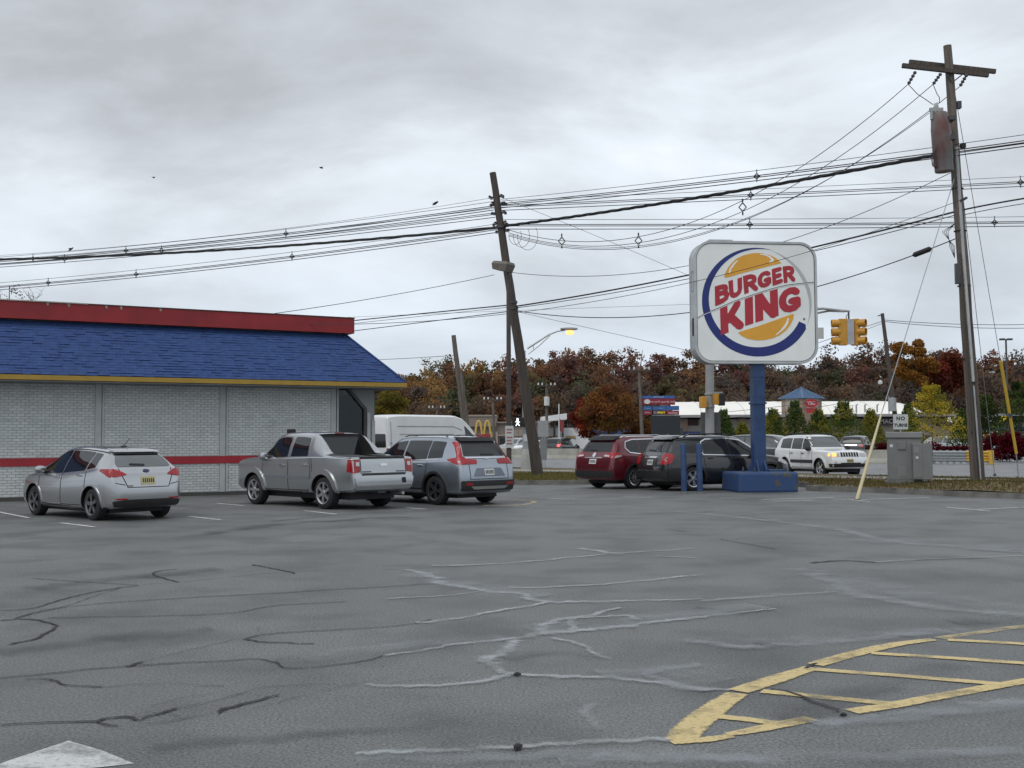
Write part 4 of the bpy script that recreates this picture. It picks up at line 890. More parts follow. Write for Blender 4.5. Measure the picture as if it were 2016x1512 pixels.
# hanging three-lamp signal, two faces
hs = empty('traffic_signal', S(1672, 680, 42.2), .12, 'yellow two-way traffic signal hanging from the curved arm', 'traffic signal')
Hs = S(1672, 628, 42.2).z - S(1672, 680, 42.2).z
MB().tube([(0, 0, Hs), (0, 0, Hs + .26)], .035, 8).build('hanger', DGREY, hs)
MB().tube([(-.09, 0, Hs), (-.1, 0, Hs + .12), (0, 0, Hs + .2)], .014, 6).build('hanger_loop', DGREY, hs)
for sx, yaw in ((-1, 2.9), (1, -.75)):
    R = Matrix.Rotation(yaw, 3, 'Z'); c = Vector((sx * .25, 0, Hs / 2))
    MB().obox(c, (.30, .24, Hs), R).build('housing', SIGY, hs, bevel=.015)
    for k in range(3):
        zc2 = Hs * (.17 + .33 * k); d0 = R @ Vector((1, 0, 0)); p = Vector((c.x, c.y, zc2)) + d0 * .1
        mb = MB(); n = 14
        x_ = Vector((-d0.y, d0.x, 0)); vs2 = []
        for i, (h, r_) in enumerate(((0, .15), (.16, .15), (.31, .155), (.31, .14), (.1, .135))):
            vs2 += [p + d0 * h + (x_ * math.cos(2*math.pi*j/n) + Vector((0,0,1)) * math.sin(2*math.pi*j/n)) * r_ for j in range(n)]
        mb.add(vs2, [(i*n+j, i*n+(j+1)%n, (i+1)*n+(j+1)%n, (i+1)*n+j) for i in range(4) for j in range(n)]); vz = mb.build('visor', SIGY, hs, sm=True)
        mb = MB(); mb.add([p + d0 * .11 + (x_ * math.cos(2*math.pi*j/n) + Vector((0,0,1)) * math.sin(2*math.pi*j/n)) * .136 for j in range(n)], [tuple(range(n))]); mb.build('lens', BLACK, vz)
MB().box((-.13, -.16, .02), (.13, -.12, Hs - .02)).build('back_plate', mat('pale grey signal back', (.45, .47, .50), .5), hs)
# small signals on the mast
for x, y, w, h, lab in ((1384, 792, .24, .48, 'a'), (1411, 786, .26, .46, 'b')):
    c = S(x, y, 46.7)
    MB(T0).obox(c, (w, .3, h), Matrix.Rotation(.3, 3, 'Z')).build('signal_head', SIGY if lab == 'a' else SIGY, ts, bevel=.03)
    if lab == 'b':
        MB(T0).obox(c + Vector((.2, -.02, -.02)), (.24, .34, h + .04)).build('signal_hood', BLACK, ts, bevel=.03); MB(T0).obox(c + Vector((.05, 0, .28)), (.4, .08, .06)).build('signal_bracket', GALV, ts)
MB(T0).obox(S(1399, 836, 47.35), (.84, .03, 1.05)).build('sign_back', mat('dark grey sign back', (.12, .125, .13), .6), ts)

# guy guards
gA = G(1687, 984); gA2 = A_(350)
gu = empty('guy_wire', gA, 0, 'pale yellow plastic guy guard leaning beside the grey cabinet', 'guy wire')
gtop = S(1735, 815, 29.6)
d_ = (gtop - gA); 
MB(gA).tube([gA, gA + d_ * .02, gA + d_ * .5, gtop], [.035, .048, .042, .025], 8).build('guard', mat('sun-bleached yellow plastic', (.58, .50, .30), .5, var=.15), gu, sm=True)
MB(gA).tube([gtop - d_ * .05, A_(352) + Vector((-.1, -.1, 0))], .013, 5).build('wire', GALV, gu)
MB(gA).lathe([(.10, 0), (.09, .02)], 10, gA).build('anchor', DGREY, gu)
g2b = S(2001, 893, 41); g2t = S(1970, 711, 40.2); g2g = Vector((g2b.x + .1, g2b.y + .1, .1))
gv = empty('guy_wire', g2g, 0, 'bright yellow guy guard leaning at the right edge by red bushes', 'guy wire')
MB(g2g).tube([g2b, g2t], [.055, .06], 8).build('guard', mat('yellow plastic guard', (.58, .38, .045), .45, var=.12), gv, sm=True)
MB(g2g).tube([g2g, g2b.lerp(g2t, .05)], .02, 6).build('anchor_rod', GALV, gv)
MB(g2g).obox(g2b.lerp(g2t, .42), (.14, .14, .16)).build('guard_clip', DGREY, gv)
MB(g2g).tube([g2t, A_(175) + Vector((.12, 0, 0))], .011, 5).build('wire', GALV, gv)
gw3 = Vector((g2g.x - .35, g2g.y + 1.2, .1)); g3 = empty('guy_wire', gw3, 0, 'bare steel guy wire running down behind the right utility pole', 'guy wire')
MB(gw3).tube([gw3, A_(300) + Vector((.1, 0, 0))], .011, 5).build('wire', GALV, g3); MB(gw3).lathe([(.06, 0), (.05, .1)], 8, gw3).build('anchor', DGREY, g3)

# ================================================================== WIRES
def sag_path(a, b, mid=None, sag=None, n=28):
    a, b = Vector(a), Vector(b)
    if mid:
        lo, hi = 0., 1.; xa, xb = PX(a)[0], PX(b)[0]
        for _ in range(40):
            t = (lo + hi) / 2; x = PX(a.lerp(b, t))[0]
            if (x < mid[0]) == (xa < xb): lo = t
            else: hi = t
        p = a.lerp(b, t); target = S(mid[0], mid[1], p.y).z; sag = (p.z - target) / (4 * t * (1 - t))
    return [a.lerp(b, i / n) - Vector((0, 0, 4 * sag * (i / n) * (1 - i / n))) for i in range(n + 1)]
def wire(label, a, b, mid=None, sag=.3, r=.016, group=None, name='power_line', twist=0, n=28):
    path = sag_path(a, b, mid, sag, n); o0 = Vector(a); root = empty(name, o0, 0, label, 'cable', group)
    if not twist: MB(o0).tube(path, r, 5).build('conductor', WIRE, root, sm=True)
    else:
        path = sag_path(a, b, mid, sag, 120)
        for k in range(3):
            pts = [p + Vector((0, math.sin(i * .55 + k * 2.1) , math.cos(i * .55 + k * 2.1))) * twist for i, p in enumerate(path)]; MB(o0).tube(pts, r, 5).build('strand', WIRE, root, sm=True)
    return root, path
def at_x(path, x):
    for i in range(len(path) - 1):
        x0, x1 = PX(path[i])[0], PX(path[i+1])[0]
        if (x0 - x) * (x1 - x) <= 0: return path[i].lerp(path[i+1], (x - x0) / (x1 - x0 + 1e-9))
    return path[-1]
def spacer_cable(label, a, b, mid, spots, k=1., r=.016, mess=.26, w=.13):
    path = sag_path(a, b, mid); o0 = Vector(a); root = empty('spacer_cable', o0, 0, label, 'cable')
    for off, rr, nm in ((Vector((0, 0, mess * k)), r * .6, 'messenger'), (Vector((0, -w * k, .0)), r, 'conductor'), (Vector((0, w * k, -.02)), r, 'conductor'), (Vector((0, 0, -.2 * k)), r, 'conductor')):
        MB(o0).tube([p + off for p in path], rr, 5).build(nm, WIRE, root, sm=True)
    for x in spots:
        c = at_x(path, x); mb = MB(o0)
        for u0, u1 in (((0, .13), (.12, 0)), ((.12, 0), (0, -.13)), ((0, -.13), (-.12, 0)), ((-.12, 0), (0, .13)), ((-.16, 0), (.16, 0))): mb.tube([c + Vector((u0[0]*k, 0, u0[1]*k)), c + Vector((u1[0]*k, 0, u1[1]*k))], .028 * k, 5)
        mb.tube([c + Vector((0, 0, mess*k*1.2)), c + Vector((0, 0, .13*k))], .022 * k, 5); mb.tube([c + Vector((0, 0, -.13*k)), c + Vector((0, 0, -.26*k))], .022 * k, 5)
        mb.build('spacer', mat('grey spacer', (.07, .075, .08), .5), root)
LD = 57.0
spacer_cable('upper spacer cable from the leaning pole to the left edge', B_(407) + Vector((-.15, -.1, 0)), S(-260, 528, 58), (563, 460), (563, 248, 65), .75, .018)
spacer_cable('second spacer cable just below, leaning pole to the left edge', B_(418) + Vector((-.15, .2, 0)), S(-260, 536, 60), (566, 468), (318, 127), .8, .016)
spacer_cable('lowest spacer cable reaching the bare tree at left', B_(450) + Vector((-.15, .0, 0)), S(-260, 582, 58), (575, 505), (575, 268, 95), .75, .017)
wire('thick twisted black cable running left from the leaning pole', B_(447), S(-260, 512, 56), (500, 488), r=.034, twist=.03, name='twisted_cable')
wire('thin top wire running left from the leaning pole', B_(388), S(-260, 512, 58), (560, 450), r=.008)
spacer_cable('upper spacer cable from the leaning pole past the transformer', B_(403) + Vector((.15, -.1, 0)), S(2300, 238, 30), (1490, 347), (1490,), .75, .017)
spacer_cable('middle spacer cable right of the leaning pole, nearly level', B_(404) + Vector((.15, .2, 0)), S(2350, 342, 44), (1478, 384), (1478, 2009), .85, .016)
spacer_cable('level spacer cable just above the fast food sign', B_(441) + Vector((.15, .2, 0)), S(2350, 432, 46), (1476, 442), (1476, 1958), .85, .017)
wire('thick twisted black cable from leaning pole to the transformer', B_(446), S(1838, 306, 33.3), (1440, 378), r=.034, twist=.03, name='twisted_cable')
# slack primary tap up to the crossarm
for k, (e_, mid_) in enumerate(zip(INS_END, ((1257, 466), (1257, 478), (1257, 487)))):
    wire(('left', 'middle', 'right')[k] + ' of three slack lines sagging from leaning pole to crossarm', B_(452 + 6 * k) + Vector((.25, 0, 0)), e_, mid_, r=.012, group='slack primary lines')
for x, y, D in ((1106, 475, 43.3), (1257, 474, 41.6), (1462, 408, 39.0)):
    c = S(x, y, D); sp2 = empty('wire_spacer', c, 0, {1106: 'diamond wire spacer nearest the leaning pole', 1257: 'diamond wire spacer at the lowest sag of the slack lines', 1462: 'diamond wire spacer above the fast food sign'}[x], 'spacer', 'slack line spacers')
    for nm, sg_ in (('left_arm', -1), ('right_arm', 1)):
        mb = MB(); mb.tube([(0, 0, .16), (sg_*.13, 0, 0), (0, 0, -.14)], .025, 5); mb.build('frame_side', mat('grey spacer', (.07, .075, .08), .5), sp2)
    MB().tube([(0, 0, .3), (0, 0, .18)], .03, 5).build('clip', DGREY, sp2); MB().tube([(0, 0, -.17), (0, 0, -.28)], .03, 5).build('clip', DGREY, sp2)
wire('fourth thin slack line above the sagging lines', B_(462) + Vector((.3, 0, 0)), S(1830, 222, 33.2), (1257, 484), r=.010)
for k in range(3):
    c = B_(455); mb = MB(PB0); R_ = .25 + .08 * k; cc = c + Vector((.55 + .25 * k, 0, -.2)); mb.tube([cc + Vector((R_ * math.cos(a), 0, R_ * 1.4 * math.sin(a))) for a in [math.pi * (.95 + 1.25 * j / 14) for j in range(15)]], .009, 5); mb.build('loose_loop', WIRE, poleB)
wire('heavy communication cable from leaning pole passing behind the sign', B_(604), A_(415), (1200, 572), r=.03, name='communication_cable')
wire('thinner line lashed beneath the heavy communication cable', B_(607), A_(421) + Vector((0, .1, 0)), (1200, 578), r=.014, name='communication_cable')
wire('heavy cable leaving the transformer pole at the right edge', A_(415), S(2300, 360, 30), (1985, 396), r=.026, name='communication_cable')
wire('thin cable leaving the transformer pole at the right edge', A_(425), S(2300, 378, 30), (1985, 406), r=.012, name='communication_cable')
wire('upper supply line leaving the transformer pole at the right edge', A_(302), S(2300, 246, 30), (1985, 287), r=.014)
wire('lamp supply wire from lot light up to the transformer', S(1004, 536, 43), S(1872, 340, 33.4), (1355, 523), r=.011, name='supply_wire')
rt, pth = wire('drop cable with black splice case right of the sign', B_(611), A_(466), (1230, 625), r=.017, name='drop_cable')
mb = MB(B_(611)); c0, c1 = at_x(pth, 1797), at_x(pth, 1834); mb.tube([c0, c0.lerp(c1, .1), c0.lerp(c1, .9), c1], [.03, .085, .085, .03], 8); mb.build('splice_case', BLACK, rt)
wire('thin service wire crossing in front of the fast food sign', rest.matrix_basis @ Vector((2.5, E1 - .29, ZT + .2)), A_(398) + Vector((0, -.6, 0)), (1390, 549), r=.009, name='service_wire')
wire('thin wire slanting down from the leaning pole behind the sign', B_(385), S(1400, 562, 46.8), (1085, 428), r=.008, name='span_wire')
wire('thin wire from the leaning pole down to the signal mast', B_(612), S(1398, 700, 46.8), (1200, 655), r=.008, name='span_wire')
wire('upper cable from the leaning pole toward the restaurant roof', S(560, 646, 60), B_(600), (845, 616), r=.026, name='communication_cable')
wire('middle thin cable from leaning pole toward the restaurant roof', S(560, 652, 60), B_(604), (845, 621), r=.011, name='communication_cable')
wire('lower cable from the leaning pole toward the restaurant roof', S(560, 668, 60), B_(612), (845, 633), r=.018, name='communication_cable')
wire('faint wire just under the restaurant roof cables', S(560, 630, 60), S(1395, 598, 47), (1000, 612), r=.007, name='communication_cable')
wire('lamp wire sagging from the lot light to the roof', rest.matrix_basis @ Vector((.9, E1 + 1.5, ZT + .5)), S(973, 541, 43), (760, 583), r=.011, name='supply_wire')
wire('short wire from the grey stub pole behind the roof', S(700, 710, 62), S(893, 700, 55), (800, 705.5), r=.013, name='supply_wire')

# ================================================================== BARRIER, GUARDRAIL
BARC = mat('pale barrier concrete', (.34, .33, .29), .85, var=.25, vs=1.2, bump=.15, bs=12)
bq = 23.6
def jersey(t0, t1): 
    mb = MB(rp(t0, bq)); prof = [(-.32, 0), (-.30, .08), (-.14, .30), (-.09, .82), (.09, .82), (.14, .30), (.30, .08), (.32, 0)]
    vs = [rp(t, bq + a, z) for t in (t0, t1) for a, z in prof]; n = len(prof)
    mb.add(vs, [(i, (i+1) % n, n + (i+1) % n, n + i) for i in range(n)] + [tuple(range(n)), tuple(range(2*n-1, n-1, -1))]); return mb
bar = empty('median_barrier', rp(-60, bq), 0, 'long pale concrete median barrier along the highway', 'barrier')
t = -60.
while t < -7.5:
    t1 = min(t + 6.05, -7.4); o = jersey(t + .02, t1 - .02).build('segment', BARC, bar, loc=RD * (t + 60.02)); t = t1
tire = rp(-30.0, bq - 1.0); sh = empty('tyre_scrap', tire, .4, 'small dark scrap lying at the foot of the median barrier', 'debris')
MB().tube([(-.35, 0, .04), (-.1, .05, .12), (.15, 0, .06), (.4, .03, .05)], [.03, .09, .1, .03], 6).build('rubber', BLACK, sh)
gr = empty('guardrail', rp(-7.3, bq), 0, 'steel guardrail with yellow end section beside the grey cabinet', 'guardrail')
gdir = math.atan2(RD.y, RD.x)
GYEL = mat('guardrail end yellow', (.55, .33, .04), .5, var=.15)
def wbeam(t0, t1, z, m):
    prof = [(-.02, -.155), (-.09, -.10), (-.09, -.06), (-.03, -.015), (-.03, .015), (-.09, .06), (-.09, .10), (-.02, .155)]
    vs = [rp(tt, bq + a, z + b) - rp(-7.3, bq) for tt in (t0, t1) for a, b in prof] + [rp(tt, bq + a + .012, z + b) - rp(-7.3, bq) for tt in (t0, t1) for a, b in prof]; n = len(prof)
    mb = MB(); mb.add(vs, [(i, i+1, n+i+1, n+i) for i in range(n-1)] + [(2*n+i, 3*n+i, 3*n+i+1, 2*n+i+1) for i in range(n-1)]); return mb.build('beam', m, gr)
T1 = -7.3; T2 = -5.3; T3 = -4.0
for z in (.62, .30): wbeam(T1, T2, z, GALV); wbeam(T2 + .01, T3, z, GYEL)
tt = T1
while tt < T3:
    p = rp(tt, bq + .09) - rp(-7.3, bq); MB().box((-.06, -.06, 0), (.06, .06, .82)).build('post', GALV, gr, loc=p, rot=(0, 0, gdir)); tt += .4
mb = MB(); c = rp(T3 + .15, bq - .1, .42) - rp(-7.3, bq); mb.lathe([(.42, -.2), (.44, 0), (.42, .2)], 12, c, fn=lambda r, h, a: Vector((r * .35 * math.cos(a), r * .35 * math.sin(a), h * 2.0))); mb.build('end_terminal', GYEL, gr, sm=True)

# ================================================================== CARS
def pchip(x, y, xs):
    x = np.asarray(x, float); y = np.asarray(y, float); h = np.diff(x); d = np.diff(y) / h; m = np.zeros_like(y)
    for i in range(1, len(x) - 1):
        if d[i-1] * d[i] > 0: w1 = 2*h[i] + h[i-1]; w2 = h[i] + 2*h[i-1]; m[i] = (w1 + w2) / (w1/d[i-1] + w2/d[i])
    m[0] = d[0]; m[-1] = d[-1]; k = np.clip(np.searchsorted(x, xs) - 1, 0, len(h) - 1); t = (xs - x[k]) / h[k]
    return (1+2*t)*(1-t)**2*y[k] + t*(1-t)**2*h[k]*m[k] + t*t*(3-2*t)*y[k+1] + t*t*(t-1)*h[k]*m[k+1]
def paint(name, col, metal=.55, rough=.32): return mat(name, col, rough, metal, var=.06, vs=1.5, coat=1.)
class Car:
    def __init__(s, name, label, cat, keys, wheels, pm, loc, heading, group=None, rim=RIMS, spokes=5, scale=(1, 1, 1), bed=None, box=0., tyre_w=.22, cladding=False, twin=False, far=False, rimr=.68):
        s.root = empty(name, loc, math.radians(heading), label, cat, group); s.pm = pm
        K = np.array(keys, float); K[:, 0] *= scale[0]; K[:, 3] *= scale[1]; K[:, 5] *= scale[1]; K[:, [1, 2, 4]] *= scale[2]
        u = np.concatenate([[0], np.cumsum(np.sqrt(np.diff(K[:, 0])**2 + np.diff(K[:, 4])**2 + np.diff(K[:, 2])**2) + 1e-4)])
        us = np.concatenate([np.linspace(u[i], u[i+1], max(2, int((u[i+1]-u[i]) / .07) + 2), endpoint=False) for i in range(len(u)-1)] + [[u[-1]]])
        T = np.stack([pchip(u, K[:, j], us) for j in range(6)], 1); s.T = T; s.K = K
        vs = []; n = None
        for x, zb, zs, hw, zr, rw in T:
            h = zs - zb; k = min(1., max(.12, (zr - zs) / .4)); g0 = ((.93 + .035*box)*hw, zs + .012); r0 = (rw + .035, zr - .075*k)
            mid = ((g0[0] + r0[0]) / 2 + .018*k, (g0[1] + r0[1]) / 2)
            half = [(0, zb), (.6*hw, zb), (.88*hw, zb + .005), (.955*hw, zb + .05*min(1, h*2)), (.985*hw, zb + .18*h), (hw, zb + .42*h), (hw*.997, zb + .62*h), (hw*(.985 + .013*box), zb + .80*h), ((.968 + .026*box)*hw, zs - .07*h), ((.95 + .038*box)*hw, zs - .008), g0, mid, r0, (rw*.965, zr - .03*k), (rw*.85, zr - .008*k), (rw*.5, zr + .006*k), (0, zr + .012*k)]
            if n is None: n = len(half)
            vs += [(x, y, z) for y, z in half] + [(x, -y, z) for y, z in half[-2:0:-1]]
        m_ = 2*n - 2; k_ = len(T)
        fs = [(i*m_+j, i*m_+(j+1) % m_, (i+1)*m_+(j+1) % m_, (i+1)*m_+j) for i in range(k_-1) for j in range(m_)] + [tuple(range(m_-1, -1, -1)), tuple((k_-1)*m_ + j for j in range(m_))]
        mb = MB(); mb.add(vs, fs); me = mb.mesh('body'); s.bvh = BVHTree.FromPolygons([v.co for v in me.vertices], [tuple(p.vertices) for p in me.polygons])
        me.materials.append(pm); me.materials.append(BLACK); smooth(me, 26 if box else 38)
        xf, xr, r = wheels; s.r = r; s.wheels = wheels
        hwm = K[:, 3].max(); s.hw = hwm
        body = link('body', me, None, s.root); s.body = body
        # wheel wells (and pickup bed) cut out of the shell
        cb = MB()
        for xx in (xf, xr):
            for sy in (-1, 1):
                cb.lathe([(r + .055, sy*(hwm - .42)), (r + .055, sy*(hwm + .3))], 28, (xx, 0, r + .01), fn=lambda R, h, a: Vector((R*math.cos(a), h, R*math.sin(a))))
        cuts = [cb]
        if bed: bb_ = MB(); bed(bb_); cuts.append(bb_)
        tmp = []
        for cm in cuts:
            cme = cm.mesh('cut'); cme.materials.append(BLACK); co = link('cut', cme, None, s.root); tmp.append(co); md = body.modifiers.new('b', 'BOOLEAN'); md.operation = 'DIFFERENCE'; md.solver = 'EXACT'; md.object = co; md.material_mode = 'TRANSFER'
        bpy.context.view_layer.update(); dg = bpy.context.evaluated_depsgraph_get(); nm = bpy.data.meshes.new_from_object(body.evaluated_get(dg)); body.modifiers.clear(); body.data = nm
        for co in tmp: bpy.data.objects.remove(co)
        smooth(nm, 26 if box else 38)
        s.make_wheels(xf, xr, r, hwm, rim, spokes, tyre_w, twin, rimr)
        mb = MB(); mb.box((K[0, 0] + .45, -hwm*.7, K[len(K)//2, 1] * .5 + .05), (K[-1, 0] - .4, hwm*.7, K[len(K)//2, 1] + .06)); mb.build('underbody', BLACK, s.root)
    def make_wheels(s, xf, xr, r, hwm, rim, spokes, tw, twin, rimr):
        fnw = lambda R, h, a: Vector((R*math.cos(a), h, R*math.sin(a))); rr = r * rimr; w = tw / 2
        tm = MB(); tm.lathe([(.02, w - .09), (rr - .02, w - .09), (rr, w - .02), (rr + .012, w), (r - .05, w), (r - .012, w - .025), (r, w - .06), (r, -w + .03), (r - .03, -w), (rr, -w), (.02, -w)], 36, fn=fnw); tme = tm.mesh('wheel', True, 35); tme.materials.append(TYRE)
        rm = MB(); n = 36
        prof = [(rr - .035, w - .06), (rr - .03, w - .012), (rr + .004, w + .004), (rr + .004, w - .05)]
        vs = [fnw(R, h, 2*math.pi*j/n) for R, h in prof for j in range(n)]; rm.add(vs, [(i*n+j, i*n+(j+1) % n, (i+1)*n+(j+1) % n, (i+1)*n+j) for i in range(3) for j in range(n)])
        for k in range(spokes):
            for off in ((-.13, .13) if twin else (0,)):
                a = 2*math.pi*k/spokes + off + .3; d = Vector((math.cos(a), 0, math.sin(a))); t_ = Vector((-d.z, 0, d.x)); y = Vector((0, 1, 0)); wi = r * (.11 if twin else .75 / spokes + .04); wo = r * (.07 if twin else .6 / spokes)
                p0 = d * (r*.08); p1 = d * (rr - .01)
                rm.add([p0 - t_*wi*.6 + y*(w-.07), p0 + t_*wi*.6 + y*(w-.07), p1 + t_*wo + y*(w-.05), p1 - t_*wo + y*(w-.05), p0 - t_*wi*.6 + y*(w-.012), p0 + t_*wi*.6 + y*(w-.012), p1 + t_*wo*.8 + y*(w-.006), p1 - t_*wo*.8 + y*(w-.006)], [(4,5,6,7),(0,1,5,4),(1,2,6,5),(2,3,7,6),(3,0,4,7)])
        rm.lathe([(.07, w - .07), (.065, w - .004), (.02, w)], 14, fn=fnw); rme = rm.mesh('rim', True, 30); rme.materials.append(rim)
        for xx in (xf, xr):
            for sy in (1, -1):
                wo = link('wheel', tme, None, s.root, (xx, sy*(hwm - w - .025), r), (0, rng.uniform(0, 1), 0 if sy > 0 else math.pi)); link('rim', rme, None, wo)
    def zr(s, x): return float(np.interp(x, s.T[:, 0], s.T[:, 4]))
    def zs(s, x): return float(np.interp(x, s.T[:, 0], s.T[:, 2]))
    def proj(s, ax, u, v):
        o, d = {'L': ((u, 4, v), (0, -1, 0)), 'R': ((u, -4, v), (0, 1, 0)), 'B': ((-8, u, v), (1, 0, 0)), 'F': ((8, u, v), (-1, 0, 0)), 'T': ((u, v, 6), (0, 0, -1))}[ax]
        d = Vector(d); h, nrm, _, _ = s.bvh.ray_cast(Vector(o), d)
        if h is None:
            for q in range(1, 40):
                if ax in 'BF': o2 = Vector((o[0], u * (1 - q * .02), v))
                elif ax in 'LR': o2 = Vector((u * (1 - q * .015), o[1], v))
                else: o2 = Vector((u * (1 - q * .01), v * (1 - q * .02), o[2]))
                h, nrm, _, _ = s.bvh.ray_cast(o2, d)
                if h is not None: break
        if h is None:
            guess = {'L': (u, s.hw, v), 'R': (u, -s.hw, v), 'B': (s.K[0, 0], u, v), 'F': (s.K[-1, 0], u, v), 'T': (u, v, 1.5)}[ax]; h, nrm, _, _ = s.bvh.find_nearest(Vector(guess))
        if nrm.dot(d) > 0: nrm = -nrm
        return h, nrm, d
    def panel(s, name, m, items, off=.008, depth=.03, rad=.02, parent=None, step=.08):
        bmx = bmesh.new()
        for ax, poly in items:
            P = rounded(poly, rad, 3) if rad else poly
            b2 = bmesh.new(); f = b2.faces.new([b2.verts.new((x, y, 0)) for x, y in P])
            for k in (0, 1):
                lo = min(p[k] for p in P); hi = max(p[k] for p in P); c = math.ceil(lo / step) * step
                while c < hi:
                    pn = Vector((1, 0, 0)) if k == 0 else Vector((0, 1, 0)); bmesh.ops.bisect_plane(b2, geom=b2.verts[:] + b2.edges[:] + b2.faces[:], plane_co=pn * c, plane_no=pn); c += step
            mp = {}; dirv = None
            for v in b2.verts:
                h, nrm, d = s.proj(ax, v.co.x, v.co.y); dirv = d; mp[v] = bmx.verts.new(h + nrm * off)
            fl = [bmx.faces.new([mp[v] for v in f.verts]) for f in b2.faces]
            be = [e for f in fl for e in f.edges if len(e.link_faces) == 1]; be = list(dict.fromkeys(be))
            r_ = bmesh.ops.extrude_edge_only(bmx, edges=be)
            for g in r_['geom']:
                if isinstance(g, bmesh.types.BMVert): g.co += dirv * depth
            b2.free()
        bmesh.ops.recalc_face_normals(bmx, faces=bmx.faces[:]); me = bpy.data.meshes.new(name); bmx.to_mesh(me); bmx.free(); smooth(me, 35)
        # orient outward
        return link(name, me, m, parent or s.root)
    def line(s, name, m, ax, pts, w=.016, off=.004, parent=None):
        Q = []
        for i in range(len(pts) - 1):
            a, b = Vector(pts[i]), Vector(pts[i+1]); n = max(1, int((b - a).length / .06)); Q += [a.lerp(b, j/n) for j in range(n)]
        Q.append(Vector(pts[-1])); vs = []
        for i, p in enumerate(Q):
            t = (Q[min(i+1, len(Q)-1)] - Q[max(i-1, 0)]).normalized(); nn = Vector((-t.y, t.x)) * w / 2
            for q in (p - nn, p + nn): h, nrm, d = s.proj(ax, q.x, q.y); vs.append(h + nrm * off)
        mb = MB(); mb.add(vs, [(2*i, 2*i+2, 2*i+3, 2*i+1) for i in range(len(Q)-1)]); return mb.build(name, m, parent or s.root)
    def sidewin(s, side, x0, x1, s0=0., s1=0., lo=.03, hi=.105, m=None, name='side_window', top=None):
        bot = []; tp = []
        for i in range(13):
            x = x0 + (x1 - x0) * i / 12; xt = x0 + s0 + (x1 + s1 - x0 - s0) * i / 12; zt = s.zr(xt) - hi; zb = s.zs(x) + lo
            if top: zt = min(zt, top)
            bot.append((x, zb)); 
            if zt > s.zs(xt) + lo + .015: tp.append((xt, zt))
        if tp[-1][0] < bot[-1][0] - .02: bot = [b for b in bot if b[0] <= tp[-1][0] + .06] or bot
        if tp[0][0] > bot[0][0] + .02: bot = [b for b in bot if b[0] >= tp[0][0] - .06] or bot
        return s.panel(name, m or GLASSD, [(side, bot + tp[::-1])], .006, .02, .03)
    def both(s, fn):
        for sd in ('L', 'R'): fn(sd)
    def box(s, name, m, c, size, rot=(0, 0, 0), bevel=.01, parent=None):
        return MB().obox((0, 0, 0), size).build(name, m, parent or s.root, loc=c, rot=rot, bevel=bevel)
    def mirrors(s, x, z, m, sz=(.14, .22, .15)):
        for sy in (1, -1):
            y = s.hw * .95 * sy; mb = MB(); mb.lathe([(.02, -.5), (.34, -.46), (.5, -.2), (.5, .2), (.36, .46), (.02, .5)], 12, fn=lambda r, h, a: Vector((r*math.cos(a)*sz[0], h*sz[1], r*math.sin(a)*sz[2]*1.1))); mb.build('mirror', m, s.root, loc=(x, y + .1*sy, z + .03), sm=True)
            MB().box((x - .03, min(y - .05*sy, y + .06*sy), z - .05), (x + .03, max(y - .05*sy, y + .06*sy), z - .01)).build('mirror_stalk', BLACK, s.root)
    def plate(s, ax, y, z, m=PLATEY, w=.31, h=.155):
        p = s.panel('plate', m, [(ax, [(y-w/2, z-h/2), (y+w/2, z-h/2), (y+w/2, z+h/2), (y-w/2, z+h/2)])], .016, .03, .01)
        for k in range(6):
            u = y - w*.36 + k*w*.145; s.panel('plate_mark', INK, [(ax, [(u-.012, z-.042), (u+.014, z-.042), (u+.014, z+.042), (u-.012, z+.042)])], .0185, .001, 0, p)
    def handle(s, side, x, z, m): 
        h, n, d = s.proj(side, x, z); MB().obox((0, 0, 0), (.19, .035, .032)).build('door_handle', m, s.root, loc=h + n*.02, bevel=.01)
    def arch(s, side, xw, r0, r1, m, a0=-8, a1=188, off=.02, zoff=0., name='arch_trim'):
        o = []; i_ = []
        for k in range(19):
            a = math.radians(a0 + (a1 - a0)*k/18); o.append((xw + r1*math.cos(a), s.r + zoff + r1*math.sin(a))); i_.append((xw + r0*math.cos(a), s.r + zoff + r0*math.sin(a)))
        vs = []
        for p in o + i_: h, n, d = s.proj(side, *p); vs.append(h + n*off)
        ins = []
        for p in o: h, n, d = s.proj(side, *p); ins.append(h - n*.01)
        mb = MB(); n = 19; mb.add(vs + ins, [(k, k+1, n+k+1, n+k) for k in range(n-1)] + [(k, 2*n+k, 2*n+k+1, k+1) for k in range(n-1)]); return mb.build(name, m, s.root, sm=True, ang=30)

